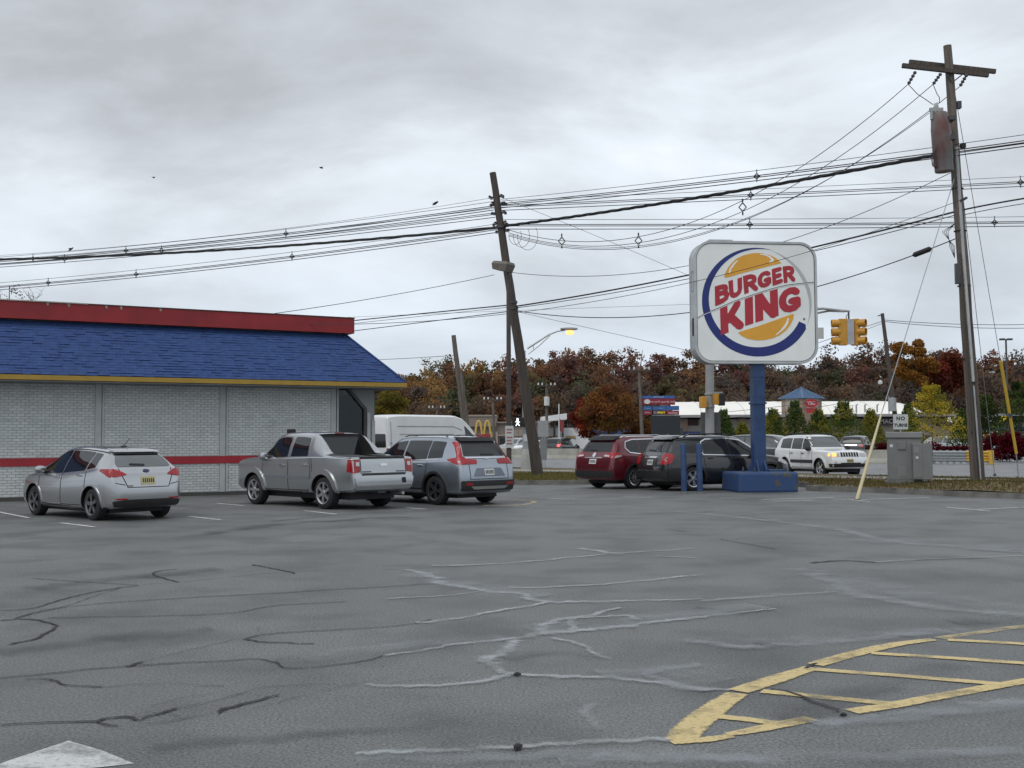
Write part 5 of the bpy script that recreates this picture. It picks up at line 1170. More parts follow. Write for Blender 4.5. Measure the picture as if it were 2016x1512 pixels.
HATCH = [(-2.18,.44,.60,.64,.62,.54),(-2.16,.33,.70,.72,.73,.60),(-2.10,.27,.90,.80,.93,.68),(-2.02,.25,.99,.845,1.03,.68),(-1.94,.24,1.03,.875,1.10,.66),(-1.70,.23,1.055,.895,1.31,.595),(-1.56,.22,1.045,.905,1.385,.57),(-1.0,.21,.985,.91,1.455,.565),(-.35,.2,.945,.91,1.485,.565),(.05,.2,.92,.91,1.475,.56),(.4,.2,.91,.91,1.41,.57),(.85,.2,.905,.91,1.19,.63),(1.3,.2,.895,.905,.965,.72),(1.7,.22,.85,.88,.885,.70),(2.0,.25,.74,.80,.77,.62),(2.12,.3,.64,.70,.67,.55),(2.18,.4,.55,.6,.57,.5)]
SUV = [(-2.30,.50,.70,.74,.72,.64),(-2.27,.38,.84,.83,.87,.69),(-2.21,.31,1.00,.88,1.05,.71),(-2.14,.28,1.06,.895,1.15,.70),(-1.86,.26,1.10,.915,1.54,.635),(-1.76,.26,1.10,.92,1.61,.61),(-1.0,.25,1.07,.925,1.675,.61),(-.2,.25,1.05,.925,1.68,.61),(.35,.25,1.03,.925,1.64,.6),(.8,.25,1.02,.92,1.42,.65),(1.2,.25,1.02,.92,1.12,.74),(1.8,.27,.97,.89,1.02,.72),(2.1,.3,.85,.82,.9,.64),(2.25,.36,.7,.7,.73,.55),(2.3,.48,.6,.6,.62,.5)]
TRUCK = [(-2.63,.55,.70,.86,.72,.80),(-2.61,.46,.78,.90,.80,.84),(-2.56,.44,1.10,.925,1.13,.87),(-2.52,.42,1.16,.935,1.20,.87),(-1.9,.38,1.18,.965,1.23,.87),(-1.5,.36,1.19,.97,1.27,.87),(-1.12,.36,1.19,.97,1.56,.80),(-.90,.36,1.19,.97,1.715,.745),(-.7,.36,1.18,.97,1.765,.71),(-.2,.35,1.17,.97,1.79,.70),(.45,.35,1.15,.97,1.785,.70),(.74,.35,1.14,.97,1.73,.70),(1.02,.35,1.12,.97,1.50,.74),(1.45,.35,1.13,.965,1.2,.82),(2.1,.36,1.11,.955,1.15,.82),(2.42,.38,1.05,.92,1.09,.79),(2.57,.42,.95,.86,.98,.74),(2.63,.5,.78,.78,.80,.68)]
WAGON = [(-2.37,.5,.72,.84,.74,.76),(-2.34,.38,.98,.88,1.02,.78),(-2.28,.33,1.10,.90,1.16,.76),(-2.06,.32,1.13,.92,1.60,.69),(-1.92,.31,1.13,.925,1.68,.67),(-1.2,.3,1.12,.93,1.735,.67),(-.2,.3,1.1,.93,1.735,.67),(.2,.3,1.09,.93,1.69,.66),(.45,.3,1.08,.93,1.5,.69),(.85,.3,1.07,.93,1.16,.78),(1.5,.31,1.05,.925,1.12,.78),(2.12,.34,1.01,.91,1.06,.76),(2.24,.36,.95,.89,1.0,.74),(2.30,.4,.80,.87,.84,.72),(2.34,.44,.74,.86,.77,.70),(2.37,.5,.66,.80,.68,.64)]
VAN = [(-2.99,.5,1.28,.94,2.40,.76),(-2.96,.44,1.3,.985,2.50,.82),(-2.85,.4,1.3,1.01,2.55,.85),(-2.0,.4,1.3,1.02,2.60,.86),(.6,.4,1.3,1.02,2.60,.86),(1.15,.4,1.3,1.02,2.5,.85),(1.6,.4,1.3,1.02,2.22,.83),(2.05,.4,1.25,1.0,1.75,.85),(2.45,.4,1.1,.98,1.3,.85),(2.75,.42,1.0,.95,1.12,.8),(2.95,.45,.8,.85,.88,.7),(2.99,.5,.7,.75,.74,.6)]
SILV = paint('silver paint', (.475, .48, .49), .9, .26); SILV2 = paint('pale silver paint', (.48, .495, .505), .88, .28); SILB = paint('blue silver paint', (.36, .40, .45), .85, .28)
CHM = CHROME
SEAM = mat('panel gap', (.02, .02, .022), .8)

# --- silver hatchback
c = Car('hatchback', 'silver hatchback with grey wheels parked leftmost by the brick wall', 'car', HATCH, (1.235, -1.28, .325), SILV, (-8.88, 24.02, 0), 138, 'cars parked by the restaurant', RIMD, 5, twin=True, scale=(.95, .93, 1))
for sd in 'LR':
    c.sidewin(sd, .02, 1.05, -.06, -.1, .02, .085); c.sidewin(sd, -.93, -.03, -.08, -.06, .02, .085); c.sidewin(sd, -1.42, -.97, .10, -.08, .035, .09)
    c.line('door_gap', SEAM, sd, [(.98, .92), (1.0, .6), (.9, .3), (0, .27), (-.02, .96)]); c.line('door_gap', SEAM, sd, [(-.02, .3), (-.85, .3), (-1.02, .62), (-1.05, .98)])
    c.handle(sd, .18, .86, CHM); c.handle(sd, -.8, .9, CHM)
    c.line('sill_trim', PLAST, sd, [(1.0, .235), (-1.0, .235)], .06, .006)
    c.arch(sd, 1.235, .375, .41, SILV, off=.014, name='wheel_arch'); c.arch(sd, -1.28, .375, .41, SILV, off=.014, name='wheel_arch')
c.panel('rear_window', GLASSM, [('B', [(-.60, 1.075), (.60, 1.075), (.585, 1.16), (.49, 1.32), (-.49, 1.32), (-.585, 1.16)])], .006, .02, .07)
c.panel('spoiler', SILV, [('B', [(-.51, 1.335), (.51, 1.335), (.48, 1.40), (-.48, 1.40)])], .05, .08, .02)
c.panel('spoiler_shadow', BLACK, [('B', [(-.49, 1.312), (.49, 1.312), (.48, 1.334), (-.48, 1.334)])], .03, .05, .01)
for sy in (1, -1):
    c.panel('taillight', TAILR, [('B', [(.44*sy, .92), (.74*sy, .87), (.77*sy, 1.0), (.70*sy, 1.04), (.54*sy, .98)]), ('L' if sy > 0 else 'R', [(-1.93, .86), (-1.8, .93), (-1.58, 1.0), (-1.64, 1.04), (-1.88, 1.03), (-1.95, .97)])], .014, .04, .03)
    c.panel('reflector', TAILR, [('B', [(.46*sy, .425), (.68*sy, .43), (.68*sy, .46), (.46*sy, .455)])], .012, .02, .008)
c.panel('rear_valance', PLAST, [('B', [(-.70, .29), (.70, .29), (.74, .40), (.5, .43), (-.5, .43), (-.74, .40)])], .012, .03, .03)
c.plate('B', 0, .80); c.line('hatch_gap', SEAM, 'B', [(-.58, 1.05), (-.55, .9), (-.45, .67), (.45, .67), (.55, .9), (.58, 1.05)]); c.line('bumper_gap', SEAM, 'B', [(-.70, .76), (-.5, .72)]); c.line('bumper_gap', SEAM, 'B', [(.70, .76), (.5, .72)])
c.panel('badge', mat('dark blue oval badge', (.02, .03, .09), .3), [('B', [(.07*math.cos(a), .99 + .03*math.sin(a)) for a in [2*math.pi*k/12 for k in range(12)]])], .014, .02, 0)
c.line('rear_wiper', BLACK, 'B', [(-.02, 1.105), (.3, 1.12)], .03, .02); c.mirrors(.78, .97, SILV)
MB().box((-1.12, -.03, 1.47), (-.98, .03, 1.50)).tube([(-1.05, 0, 1.49), (-1.3, 0, 1.66)], .006, 5).build('aerial', BLACK, c.root)
c.line('roof_gutter', SEAM, 'T', [(-1.5, .53), (.3, .55)], .02); c.line('roof_gutter', SEAM, 'T', [(-1.5, -.53), (.3, -.55)], .02)
c.line('model_script', DGREY, 'B', [(.34, .70), (.46, .70)], .02, .006); c.line('crease_shade', SILB, 'L', [(-1.5, .80), (.95, .74)], .012, .003)  # shade of the door crease drawn as a thin darker strip

# --- silver pickup
def bedcut(mb):
    fn_ = lambda u, v, w: (u, w, v)
    mb.prism([(-2.35, .78), (-.93, .78), (-.90, 1.2), (-.775, 1.70), (-.93, 2.2), (-2.35, 2.2)], fn_, -.62, .62)
p = Car('pickup_truck', 'silver crew cab pickup with open bed parked beside the hatchback', 'pickup', TRUCK, (1.58, -1.35, .375), SILV2, (-4.70, 27.46, 0), 135, 'cars parked by the restaurant', RIMS, 6, bed=bedcut, tyre_w=.25, scale=(.95, .95, 1), box=1.)
for sd in 'LR':
    p.sidewin(sd, .12, 1.25, -.02, -.1, .04, .12); p.sidewin(sd, -.72, -.02, .06, -.03, .04, .12)
    p.line('door_gap', SEAM, sd, [(1.15, 1.12), (1.18, .7), (1.1, .42), (.05, .42), (.05, 1.16)]); p.line('door_gap', SEAM, sd, [(.05, .42), (-.75, .42), (-.88, .7), (-.82, 1.18)]); p.line('bed_gap', SEAM, sd, [(-.90, 1.18), (-.95, .85)])
    p.handle(sd, .28, 1.0, CHM); p.handle(sd, -.66, 1.02, CHM)
    p.arch(sd, 1.58, .43, .56, SILV2, off=.03, name='fender_flare'); p.arch(sd, -1.35, .43, .56, SILV2, off=.03, name='fender_flare')
    p.line('door_moulding', SILB, sd, [(1.1, .72), (-.85, .72)], .05, .014); p.line('sill_shadow', PLAST, sd, [(1.15, .39), (-.9, .39)], .06, .006)
sy_ = 1
for sy in (1, -1):
    p.panel('taillight', TAILR, [('B', [(.68*sy, .86), (.87*sy, .84), (.88*sy, 1.14), (.68*sy, 1.15)]), ('L' if sy > 0 else 'R', [(-2.405, .86), (-2.27, .87), (-2.30, 1.15), (-2.405, 1.15)])], .014, .04, .015)
    p.panel('reverse_lens', LENSC, [('B', [(.70*sy, 1.0), (.79*sy, 1.0), (.79*sy, 1.09), (.70*sy, 1.09)])], .02, .01, .01)
    MB().box((-2.36, sy*.62 - .04, 1.175), (-1.43, sy*.62 + .04, 1.225)).build('bed_rail', PLAST, p.root, rot=(0, -.02, 0))
    p.line('rail_cap', PLAST, 'L' if sy > 0 else 'R', [(-2.38, 1.195), (-1.8, 1.225), (-1.42, 1.27)], .035, .008)
p.line('tailgate_gap', SEAM, 'B', [(-.65, 1.17), (-.65, .83), (.65, .83), (.65, 1.17)], .02); MB().box((-2.43, -.64, 1.16), (-2.33, .64, 1.215)).build('tailgate_cap', PLAST, p.root, bevel=.01)
p.panel('tailgate_handle', CHM, [('B', [(-.1, 1.0), (.1, 1.0), (.09, 1.05), (-.09, 1.05)])], .02, .03, .01)
p.line('emblem_strip', DGREY, 'B', [(.62, .87), (.36, .87)], .025, .006); p.line('emblem_strip', DGREY, 'B', [(-.62, .87), (-.36, .87)], .025, .006)
p.panel('bumper', SILV2, [('B', [(-.80, .56), (.80, .56), (.84, .76), (.6, .78), (-.6, .78), (-.84, .76)])], .03, .06, .03)
p.panel('bumper_step', BLACK, [('B', [(-.62, .775), (.62, .775), (.62, .815), (-.62, .815)])], .02, .04, .01); p.panel('tow_socket', BLACK, [('B', [(-.62, .60), (-.5, .60), (-.48, .72), (-.6, .72)])], .034, .02, .01)
p.plate('B', -.22, .69)
MB().add([(-.893, -.58, 1.24), (-.893, .58, 1.24), (-.792, .54, 1.655), (-.792, -.54, 1.655)], [(0, 3, 2, 1)]).build('rear_window', GLASSD, p.root)
MB().box((-.90, -.012, 1.25), (-.888, .012, 1.26)).build('window_divider', BLACK, p.root, rot=(0, 0, 0))
MB().box((-.80, -.12, 1.735), (-.70, .12, 1.768)).build('brake_lamp', mat('dim brake lamp', (.22, .02, .02), .3), p.root)
mb = MB(); mb.box((-2.34, -.61, .785), (-.95, .61, .80)); mb.build('bed_floor', PLAST, p.root)
p.mirrors(1.02, 1.17, SILV2, (.16, .24, .19))
MB().box((.15, -.35, 1.79), (.4, -.15, 1.82)).build('roof_aerial', SILV2, p.root, bevel=.02); MB().box((.55, .35, 1.75), (.7, .52, 1.87)).build('roof_beacon', BLACK, p.root, bevel=.015)
MB().box((-2.4, -.12, .38), (-2.2, .12, .5)).build('hitch', DGREY, p.root); MB().tube([(-2.0, -.55, .36), (-2.5, -.55, .36)], .04, 8).build('exhaust', GALV, p.root)

def suv_common(c, win, glass=GLASSD, chrome=None, clad=True, lens=None):
    for sd in 'LR':
        for w in win: c.sidewin(sd, *w, m=glass)
        if clad: c.arch(sd, c.wheels[0], c.r + .045, c.r + .105, PLAST, off=.016); c.arch(sd, c.wheels[1], c.r + .045, c.r + .105, PLAST, off=.016); c.line('sill_cladding', PLAST, sd, [(c.wheels[0] - c.r - .1, .33), (c.wheels[1] + c.r + .1, .33)], .14, .012)
        c.line('door_gap', SEAM, sd, [(.95, 1.0), (.98, .7), (.88, .4), (.02, .4), (.0, 1.03)]); c.line('door_gap', SEAM, sd, [(.0, .4), (-.8, .4), (-.95, .75), (-1.0, 1.05)])
    c.mirrors(.80, 1.06, c.pm)

# --- blue-silver SUV
v = Car('suv', 'blue silver SUV parked between the pickup and the leaning pole', 'SUV', SUV, (1.38, -1.28, .36), SILB, (-2.15, 28.85, 0), 134, 'cars parked by the restaurant', RIMD, 5, twin=True, tyre_w=.24)
suv_common(v, [(.05, 1.0, -.05, -.1, .03, .11), (-.92, -.02, -.03, -.05, .03, .11), (-1.62, -.96, .12, -.03, .06, .12)])
for sd in 'LR': v.handle(sd, .18, .93, CHM); v.handle(sd, -.75, .96, CHM); v.line('window_trim', CHM, sd, [(-1.4, 1.115), (-.5, 1.085), (.95, 1.04)], .02, .008)
v.panel('rear_window', GLASSD, [('B', [(-.68, 1.19), (.68, 1.19), (.58, 1.49), (-.58, 1.49)])], .006, .02, .05)
v.panel('spoiler', BLACK, [('B', [(-.60, 1.51), (.60, 1.51), (.58, 1.60), (-.58, 1.60)])], .06, .10, .03)
for sy in (1, -1):
    v.panel('taillight', TAILR, [('B', [(.36*sy, 1.0), (.82*sy, .99), (.875*sy, 1.05), (.80*sy, 1.16), (.655*sy, 1.53), (.60*sy, 1.53), (.72*sy, 1.15), (.70*sy, 1.12), (.34*sy, 1.10)]), ('L' if sy > 0 else 'R', [(-2.22, .98), (-2.0, 1.01), (-1.72, 1.10), (-1.76, 1.12), (-2.0, 1.15), (-2.14, 1.17)])], .016, .05, .02)
v.line('chrome_bar', CHM, 'B', [(-.66, 1.145), (.66, 1.145)], .03, .014)
v.line('badge', CHM, 'B', [(-.05, 1.09), (-.05, 1.15)], .014, .026); v.line('badge', CHM, 'B', [(.05, 1.09), (.05, 1.15)], .014, .026); v.line('badge', CHM, 'B', [(-.05, 1.12), (.05, 1.12)], .014, .027)
v.panel('plate_recess', mat('shaded silver', (.2, .225, .26), .4, .5), [('B', [(-.52, .70), (.52, .70), (.40, .90), (-.40, .90)])], .006, .02, .03); v.plate('B', 0, .80, PLATEW)  # recess shade put into a darker copy of the body silver
v.panel('rear_cladding', PLAST, [('B', [(-.84, .36), (.84, .36), (.86, .60), (-.86, .60)])], .014, .03, .03); v.panel('skid_plate', SILV2, [('B', [(-.5, .40), (.5, .40), (.62, .47), (-.62, .47)])], .022, .02, .02)
for sy in (1, -1): v.panel('reflector', TAILR, [('B', [(.55*sy, .50), (.76*sy, .50), (.76*sy, .55), (.55*sy, .55)])], .022, .02, .01)
v.line('hatch_gap', SEAM, 'B', [(-.62, 1.0), (-.62, .64), (.62, .64), (.62, 1.0)], .016); v.line('rear_wiper', BLACK, 'B', [(-.3, 1.215), (.12, 1.22)], .03, .02)
for sy in (1, -1): MB().tube([(-1.4, sy*.56, 1.66), (-1.3, sy*.56, 1.70), (.1, sy*.56, 1.70), (.25, sy*.56, 1.665)], .016, 6).build('roof_rail', DGREY, v.root)

# --- white high-roof van
WVAN = mat('white van paint', (.80, .81, .82), .35, var=.06, vs=2, coat=.6)
vn = Car('van', 'white high roof van with house logo behind the silver SUV', 'van', VAN, (1.9, -1.75, .35), WVAN, (-3.55, 47.0, 0), 47, None, STEELG, 8)
vn.panel('rear_window', GLASSD, [('B', [(-.82, 1.28), (-.1, 1.28), (-.1, 1.82), (-.78, 1.82)])], .008, .02, .05); vn.panel('rear_window', GLASSD, [('B', [(.82, 1.28), (.1, 1.28), (.1, 1.82), (.78, 1.82)])], .008, .02, .05)
vn.line('door_gap', SEAM, 'B', [(0, .6), (0, 2.4)], .02); vn.line('hinge', STEELG, 'R', [(-2.88, 1.45), (-2.78, 1.45)], .06, .02)
vn.line('body_strake', mat('strake grey', (.38, .40, .42), .5), 'R', [(-2.5, 2.12), (.6, 2.12), (1.1, 1.98)], .045, .006); vn.line('body_strake', mat('strake grey', (.38, .40, .42), .5), 'R', [(-2.4, 1.80), (.5, 1.80), (1.0, 1.68)], .03, .006)
vn.line('corner_seam', SEAM, 'R', [(-2.83, .6), (-2.83, 2.3)], .018)
vn.line('logo_roof', mat('logo red', (.45, .03, .02), .5), 'R', [(-1.80, 1.50), (-1.50, 1.74), (-1.20, 1.50)], .05, .006)
VT = text_mesh('AmeriPro', .42, .003); VT.materials.clear(); VT.materials.append(INK); hh, nn, dd = vn.proj('R', -.9, 1.28); link('logo_lettering', VT, None, vn.root, (-.95, hh.y - .03, 1.24), (math.pi/2, 0, 0))
VT = text_mesh('Home Repairs Done Right', .13, .003, shear=.2); VT.materials.clear(); VT.materials.append(DGREY); link('slogan_lettering', VT, None, vn.root, (.15, hh.y - .02, 1.56), (math.pi/2, 0, 0))
for sy in (1, -1): vn.panel('taillight', TAILR, [('B', [(.84*sy, .9), (.96*sy, .9), (.95*sy, 1.25), (.86*sy, 1.25)])], .014, .03, .01)
vn.sidewin('R', 1.35, 2.1, -.1, -.25, .06, .3); vn.panel('windscreen', GLASSD, [('F', [(-.8, 1.35), (.8, 1.35), (.72, 2.05), (-.72, 2.05)])], .008, .02, .05)

# --- red SUV
MAR = paint('maroon paint', (.13, .010, .018), .35, .3)
r_ = Car('suv', 'dark red SUV parked beside the black SUV near the sign', 'SUV', SUV, (1.40, -1.30, .355), MAR, (4.32, 37.0, 0), 39, 'cars parked by the sign', RIMS, 10, tyre_w=.23)
suv_common(r_, [(.05, 1.0, -.05, -.1, .03, .11), (-.92, -.02, -.03, -.05, .03, .11), (-1.55, -.96, .06, -.03, .05, .12)])
for sd in 'LR': r_.line('window_trim', CHM, sd, [(1.0, 1.05), (-.9, 1.095), (-1.45, 1.15), (-1.62, 1.30), (-1.52, 1.49), (-1.2, 1.56), (.2, 1.585)], .03, .010); r_.handle(sd, .18, .95, CHM); r_.handle(sd, -.75, .98, CHM)
r_.panel('rear_window', GLASSD, [('B', [(-.66, 1.18), (.66, 1.18), (.57, 1.49), (-.57, 1.49)])], .006, .02, .05); r_.panel('spoiler', BLACK, [('B', [(-.60, 1.50), (.60, 1.50), (.56, 1.62), (-.56, 1.62)])], .07, .12, .03)
for sy in (1, -1):
    sd = 'L' if sy > 0 else 'R'
    r_.panel('taillight', TAILR, [('B', [(.45*sy, 1.02), (.84*sy, .97), (.87*sy, 1.10), (.72*sy, 1.15), (.5*sy, 1.11)]), (sd, [(-2.2, .95), (-1.85, 1.02), (-1.92, 1.13), (-2.12, 1.15)])], .016, .04, .03)
    r_.panel('lamp_lens', LENSC, [('B', [(.46*sy, 1.03), (.72*sy, 1.01), (.70*sy, 1.06), (.5*sy, 1.08)])], .024, .02, .02); r_.panel('lamp_lens', LENSC, [(sd, [(-2.18, .97), (-1.86, 1.03), (-1.88, 1.07), (-2.1, 1.05)])], .022, .02, .01)
r_.line('chrome_bar', CHM, 'B', [(-.4, .99), (.4, .99)], .035, .016); r_.plate('B', 0, .87, PLATEW)
r_.panel('badge', CHM, [('B', [(.07*math.cos(a), 1.08 + .07*math.sin(a)) for a in [2*math.pi*k/14 for k in range(14)]])], .016, .02, 0)
r_.panel('rear_cladding', PLAST, [('B', [(-.84, .38), (.84, .38), (.86, .58), (-.86, .58)])], .014, .03, .03); r_.line('rear_wiper', BLACK, 'B', [(-.05, 1.21), (.3, 1.23)], .035, .02)
for sy in (1, -1): MB().tube([(-1.5, sy*.58, 1.64), (-1.35, sy*.58, 1.70), (.1, sy*.58, 1.70), (.25, sy*.58, 1.66)], .022, 6).build('roof_rail', RIMS, r_.root)
r_.line('hatch_gap', SEAM, 'B', [(-.62, 1.0), (-.6, .66), (.6, .66), (.62, 1.0)], .016)

# --- black SUV
BLK = paint('black paint', (.012, .013, .015), .2, .25)
bsc = (1.03, 1.0, .995)
k = Car('suv', 'black SUV with chrome window trim parked behind the blue bollards', 'SUV', SUV, (1.48, -1.36, .37), BLK, (6.36, 35.25, 0), 24, 'cars parked by the sign', RIMS, 5, scale=bsc, tyre_w=.24, twin=True)
suv_common(k, [(.05, 1.0, -.05, -.1, .03, .11), (-.92, -.02, -.03, -.05, .03, .11)])
for sd in 'LR': k.line('window_trim', CHM, sd, [(1.1, 1.04), (-.98, 1.09), (-1.04, 1.2), (-.98, 1.48), (-.8, 1.56), (0, 1.585), (.45, 1.53), (.8, 1.34), (1.08, 1.13)], .032, .010); k.panel('quarter_glass', GLASSD, [(sd, [(-1.72, 1.17), (-1.10, 1.13), (-1.06, 1.5), (-1.6, 1.48)])], .006, .02, .04); k.handle(sd, .18, .95, BLK); k.handle(sd, -.75, .98, BLK)
k.panel('rear_window', GLASSD, [('B', [(-.72, 1.18), (.72, 1.18), (.60, 1.50), (-.60, 1.50)])], .006, .02, .05); k.panel('spoiler', BLK, [('B', [(-.60, 1.51), (.60, 1.51), (.57, 1.62), (-.57, 1.62)])], .07, .12, .03)
for sy in (1, -1): k.panel('taillight', TAILR, [('B', [(.60*sy, .82), (.86*sy, .80), (.88*sy, 1.05), (.76*sy, 1.14), (.63*sy, 1.12)]), ('L' if sy > 0 else 'R', [(-2.3, .80), (-2.12, .86), (-2.06, 1.10), (-2.2, 1.13)])], .018, .05, .03)
k.panel('chrome_bar', CHM, [('B', [(-.34, .985), (.34, .985), (.33, 1.04), (-.33, 1.04)])], .03, .03, .015); k.plate('B', 0, .86, PLATEW)
k.panel('plate_frame', mat('satin black', (.03, .03, .032), .35), [('B', [(-.36, .74), (.36, .74), (.4, .95), (-.4, .95)])], .010, .02, .03)
k.panel('rear_bumper', PLAST, [('B', [(-.82, .38), (.82, .38), (.85, .60), (-.85, .60)])], .018, .03, .03); k.line('bumper_step', DGREY, 'B', [(-.7, .62), (.7, .62)], .03, .02); k.line('rear_wiper', BLACK, 'B', [(-.05, 1.21), (.35, 1.23)], .035, .02)
for sy in (1, -1): MB().tube([(-1.5, sy*.56, 1.64), (-1.3, sy*.56, 1.715), (-.1, sy*.56, 1.725), (.15, sy*.56, 1.66)], .024, 6).build('roof_rail', BLK, k.root); k.panel('headlight', LENSC, [('R' if sy < 0 else 'L', [(1.75, .86), (2.1, .76), (2.16, .82), (1.85, .98)])], .012, .02, .02)

# --- white off-roader facing the camera
WHT = mat('white car paint', (.74, .75, .76), .3, var=.05, vs=2, coat=1.)
j = Car('suv', 'white SUV with lit amber turn signal driving on the highway', 'SUV', WAGON, (1.33, -1.28, .365), WHT, (12.78, 46.6, 0), -73, None, RIMS, 5, tyre_w=.24, scale=(.94, .93, .98), box=.8)
for sd in 'LR':
    for w in ((.02, .78, -.04, -.08, .04, .13), (-.80, -.04, -.02, -.04, .04, .13), (-1.85, -.88, .16, -.02, .05, .13)): j.sidewin(sd, *w)
    j.line('door_gap', SEAM, sd, [(.78, 1.06), (.8, .5), (.75, .38), (-.02, .38), (-.02, 1.1)]); j.line('door_gap', SEAM, sd, [(-.02, .38), (-.8, .38), (-.92, .75), (-.9, 1.1)])
    j.line('side_moulding', PLAST, sd, [(.85, .62), (-.85, .62)], .13, .014); j.handle(sd, .1, .95, PLAST); j.handle(sd, -.75, .95, PLAST)
    j.arch(sd, 1.33, .415, .49, WHT, off=.03, name='wheel_arch'); j.arch(sd, -1.28, .425, .50, WHT, off=.03, name='wheel_arch')
j.mirrors(.62, 1.12, PLAST, (.16, .24, .2))
j.panel('windscreen', GLASSM, [('F', [(-.74, 1.20), (.74, 1.20), (.645, 1.63), (-.645, 1.63)])], .008, .02, .05)
grl = j.panel('grille', WHT, [('F', [(-.46, .82), (.46, .82), (.47, 1.0), (-.47, 1.0)])], .012, .03, .02)
for q in range(7): u = -.36 + q*.12; j.panel('grille_slot', BLACK, [('F', [(u-.042, .825), (u+.042, .825), (u+.042, .985), (u-.042, .985)])], .018, .02, .012, grl)
for sy in (1, -1):
    j.panel('headlight', LENSC, [('F', [(.47*sy, .83), (.74*sy, .82), (.76*sy, .96), (.47*sy, .97)])], .014, .04, .05); j.panel('fog_lamp', LENSC, [('F', [(.68*sy + .06*math.cos(a), .62 + .055*math.sin(a)) for a in [2*math.pi*q/12 for q in range(12)]])], .014, .03, 0)
j.panel('turn_signal', mat('lit amber lens', (.8, .35, .08), .3, emit=(1., .42, .08), es=1.6), [('F', [(-.60, .83), (-.76, .83), (-.77, .96), (-.60, .97)]), ('R', [(2.06, .84), (1.95, .85), (1.95, .95), (2.05, .95)])], .02, .04, .03)
j.panel('front_valance', PLAST, [('F', [(-.82, .42), (.82, .42), (.84, .55), (.4, .56), (-.4, .56), (-.84, .55)])], .014, .04, .02); j.plate('F', -.02, .66); j.line('lower_grille', BLACK, 'F', [(-.45, .56), (.45, .56)], .06, .018)
j.line('roof_glass', GLASSM, 'T', [(-.3, 0), (.05, 0)], .75, .004)
for sy in (1, -1): MB().tube([(-1.7, sy*.6, 1.70), (-1.5, sy*.6, 1.765), (-.2, sy*.6, 1.765), (0, sy*.6, 1.73)], .02, 6).build('roof_rail', BLACK, j.root)

# --- black minivan behind it
mv = Car('minivan', 'black minivan driving just behind the white SUV', 'minivan', SUV, (1.55, -1.4, .35), paint('dark grey paint', (.02, .022, .026), .3, .3), (12.7, 55.2, 0), -40, None, RIMS, 6, scale=(1.08, 1.05, 1.04))
for sd in 'LR':
    for w in ((.1, 1.25, -.02, -.1, .03, .12), (-.9, .02, -.02, -.03, .03, .12), (-1.8, -.97, .15, -.02, .03, .12)): mv.sidewin(sd, *w, m=GLASSM)
mv.panel('windscreen', GLASSM, [('F', [(-.78, 1.2), (.78, 1.2), (.64, 1.62), (-.64, 1.62)])], .008, .02, .05); mv.mirrors(.95, 1.1, BLACK)
for sy in (1, -1): mv.panel('headlight', LENSC, [('F', [(.5*sy, .72), (.76*sy, .74), (.74*sy, .86), (.52*sy, .86)])], .012, .03, .03)
mv.line('side_trim', CHM, 'R', [(-1.9, 1.13), (1.2, 1.07)], .025, .01)

# --- traffic and parked cars beyond the barrier
def far_car(name, label, keys, pm, x, D, head, cat='car', rear=True, lit=False, sc=(1, 1, 1)):
    g = S(x, 880, D); f = Car(name, label, cat, keys, (1.38, -1.32, .35), pm, (g.x, D, 0), head, 'cars beyond the median barrier', RIMS, 5, scale=sc)
    for sd in 'LR':
        f.sidewin(sd, .05, 1.0, -.05, -.1, .03, .11, m=GLASSM); f.sidewin(sd, -.92, -.02, -.03, -.05, .03, .11, m=GLASSM)
    f.panel('rear_window', GLASSD, [('B', [(-.64, f.K[4, 4] - .36), (.64, f.K[4, 4] - .36), (.54, f.K[4, 4] - .07), (-.54, f.K[4, 4] - .07)])], .008, .02, .04)
    f.panel('windscreen', GLASSM, [('F', [(-.66, f.zr(1.2) + .04), (.66, f.zr(1.2) + .04), (.55, f.zr(.4) - .06), (-.55, f.zr(.4) - .06)])], .008, .02, .04)
    for sy in (1, -1):
        f.panel('taillight', mat('lit brake lamp', (.7, .03, .03), .3, emit=(1., .06, .05), es=2.5) if lit else TAILR, [('B', [(.6*sy, .9), (.84*sy, .88), (.85*sy, 1.1), (.64*sy, 1.1)])], .02, .04, .02)
        f.panel('headlight', LENSC, [('F', [(.4*sy, .62), (.62*sy, .64), (.6*sy, .74), (.42*sy, .74)])], .012, .03, .02)
    f.mirrors(.8, 1.05, pm); return f
DKP = paint('far black paint', (.015, .015, .018), .2, .3); GRP = paint('far grey paint', (.25, .26, .28), .5, .3)
k2 = far_car('suv', 'dark SUV seen from behind beyond the barrier, right of the white SUV', SUV, DKP, 1688, 80, 62, 'SUV', sc=(1.03, 1.03, 1.02)); k2.panel('chrome_bar', CHM, [('B', [(-.4, 1.0), (.4, 1.0), (.4, 1.07), (-.4, 1.07)])], .03, .03, .01)
far_car('suv', 'silver SUV parked across the highway left of the street lamp', SUV, SILV2, 1020, 108, -130, 'SUV')
far_car('hatchback', 'white car across the highway partly behind the street lamp', HATCH, WHT, 1044, 102, -150, 'car')
far_car('suv', 'black SUV with lit brake lights across the highway', SUV, DKP, 1106, 100, 62, 'SUV', lit=True)
far_car('hatchback', 'grey hatchback just left of the braking black SUV', HATCH, GRP, 1090, 112, 40, 'car')
far_car('sedan', 'pale silver car parked behind the dark red hedge', HATCH, SILV2, 1868, 99, -60, 'car', sc=(1.05, 1, 1.12))
far_car('sedan', 'grey car parked behind the right utility pole', HATCH, GRP, 1912, 103, -70, 'car', sc=(1.05, 1, 1.0))

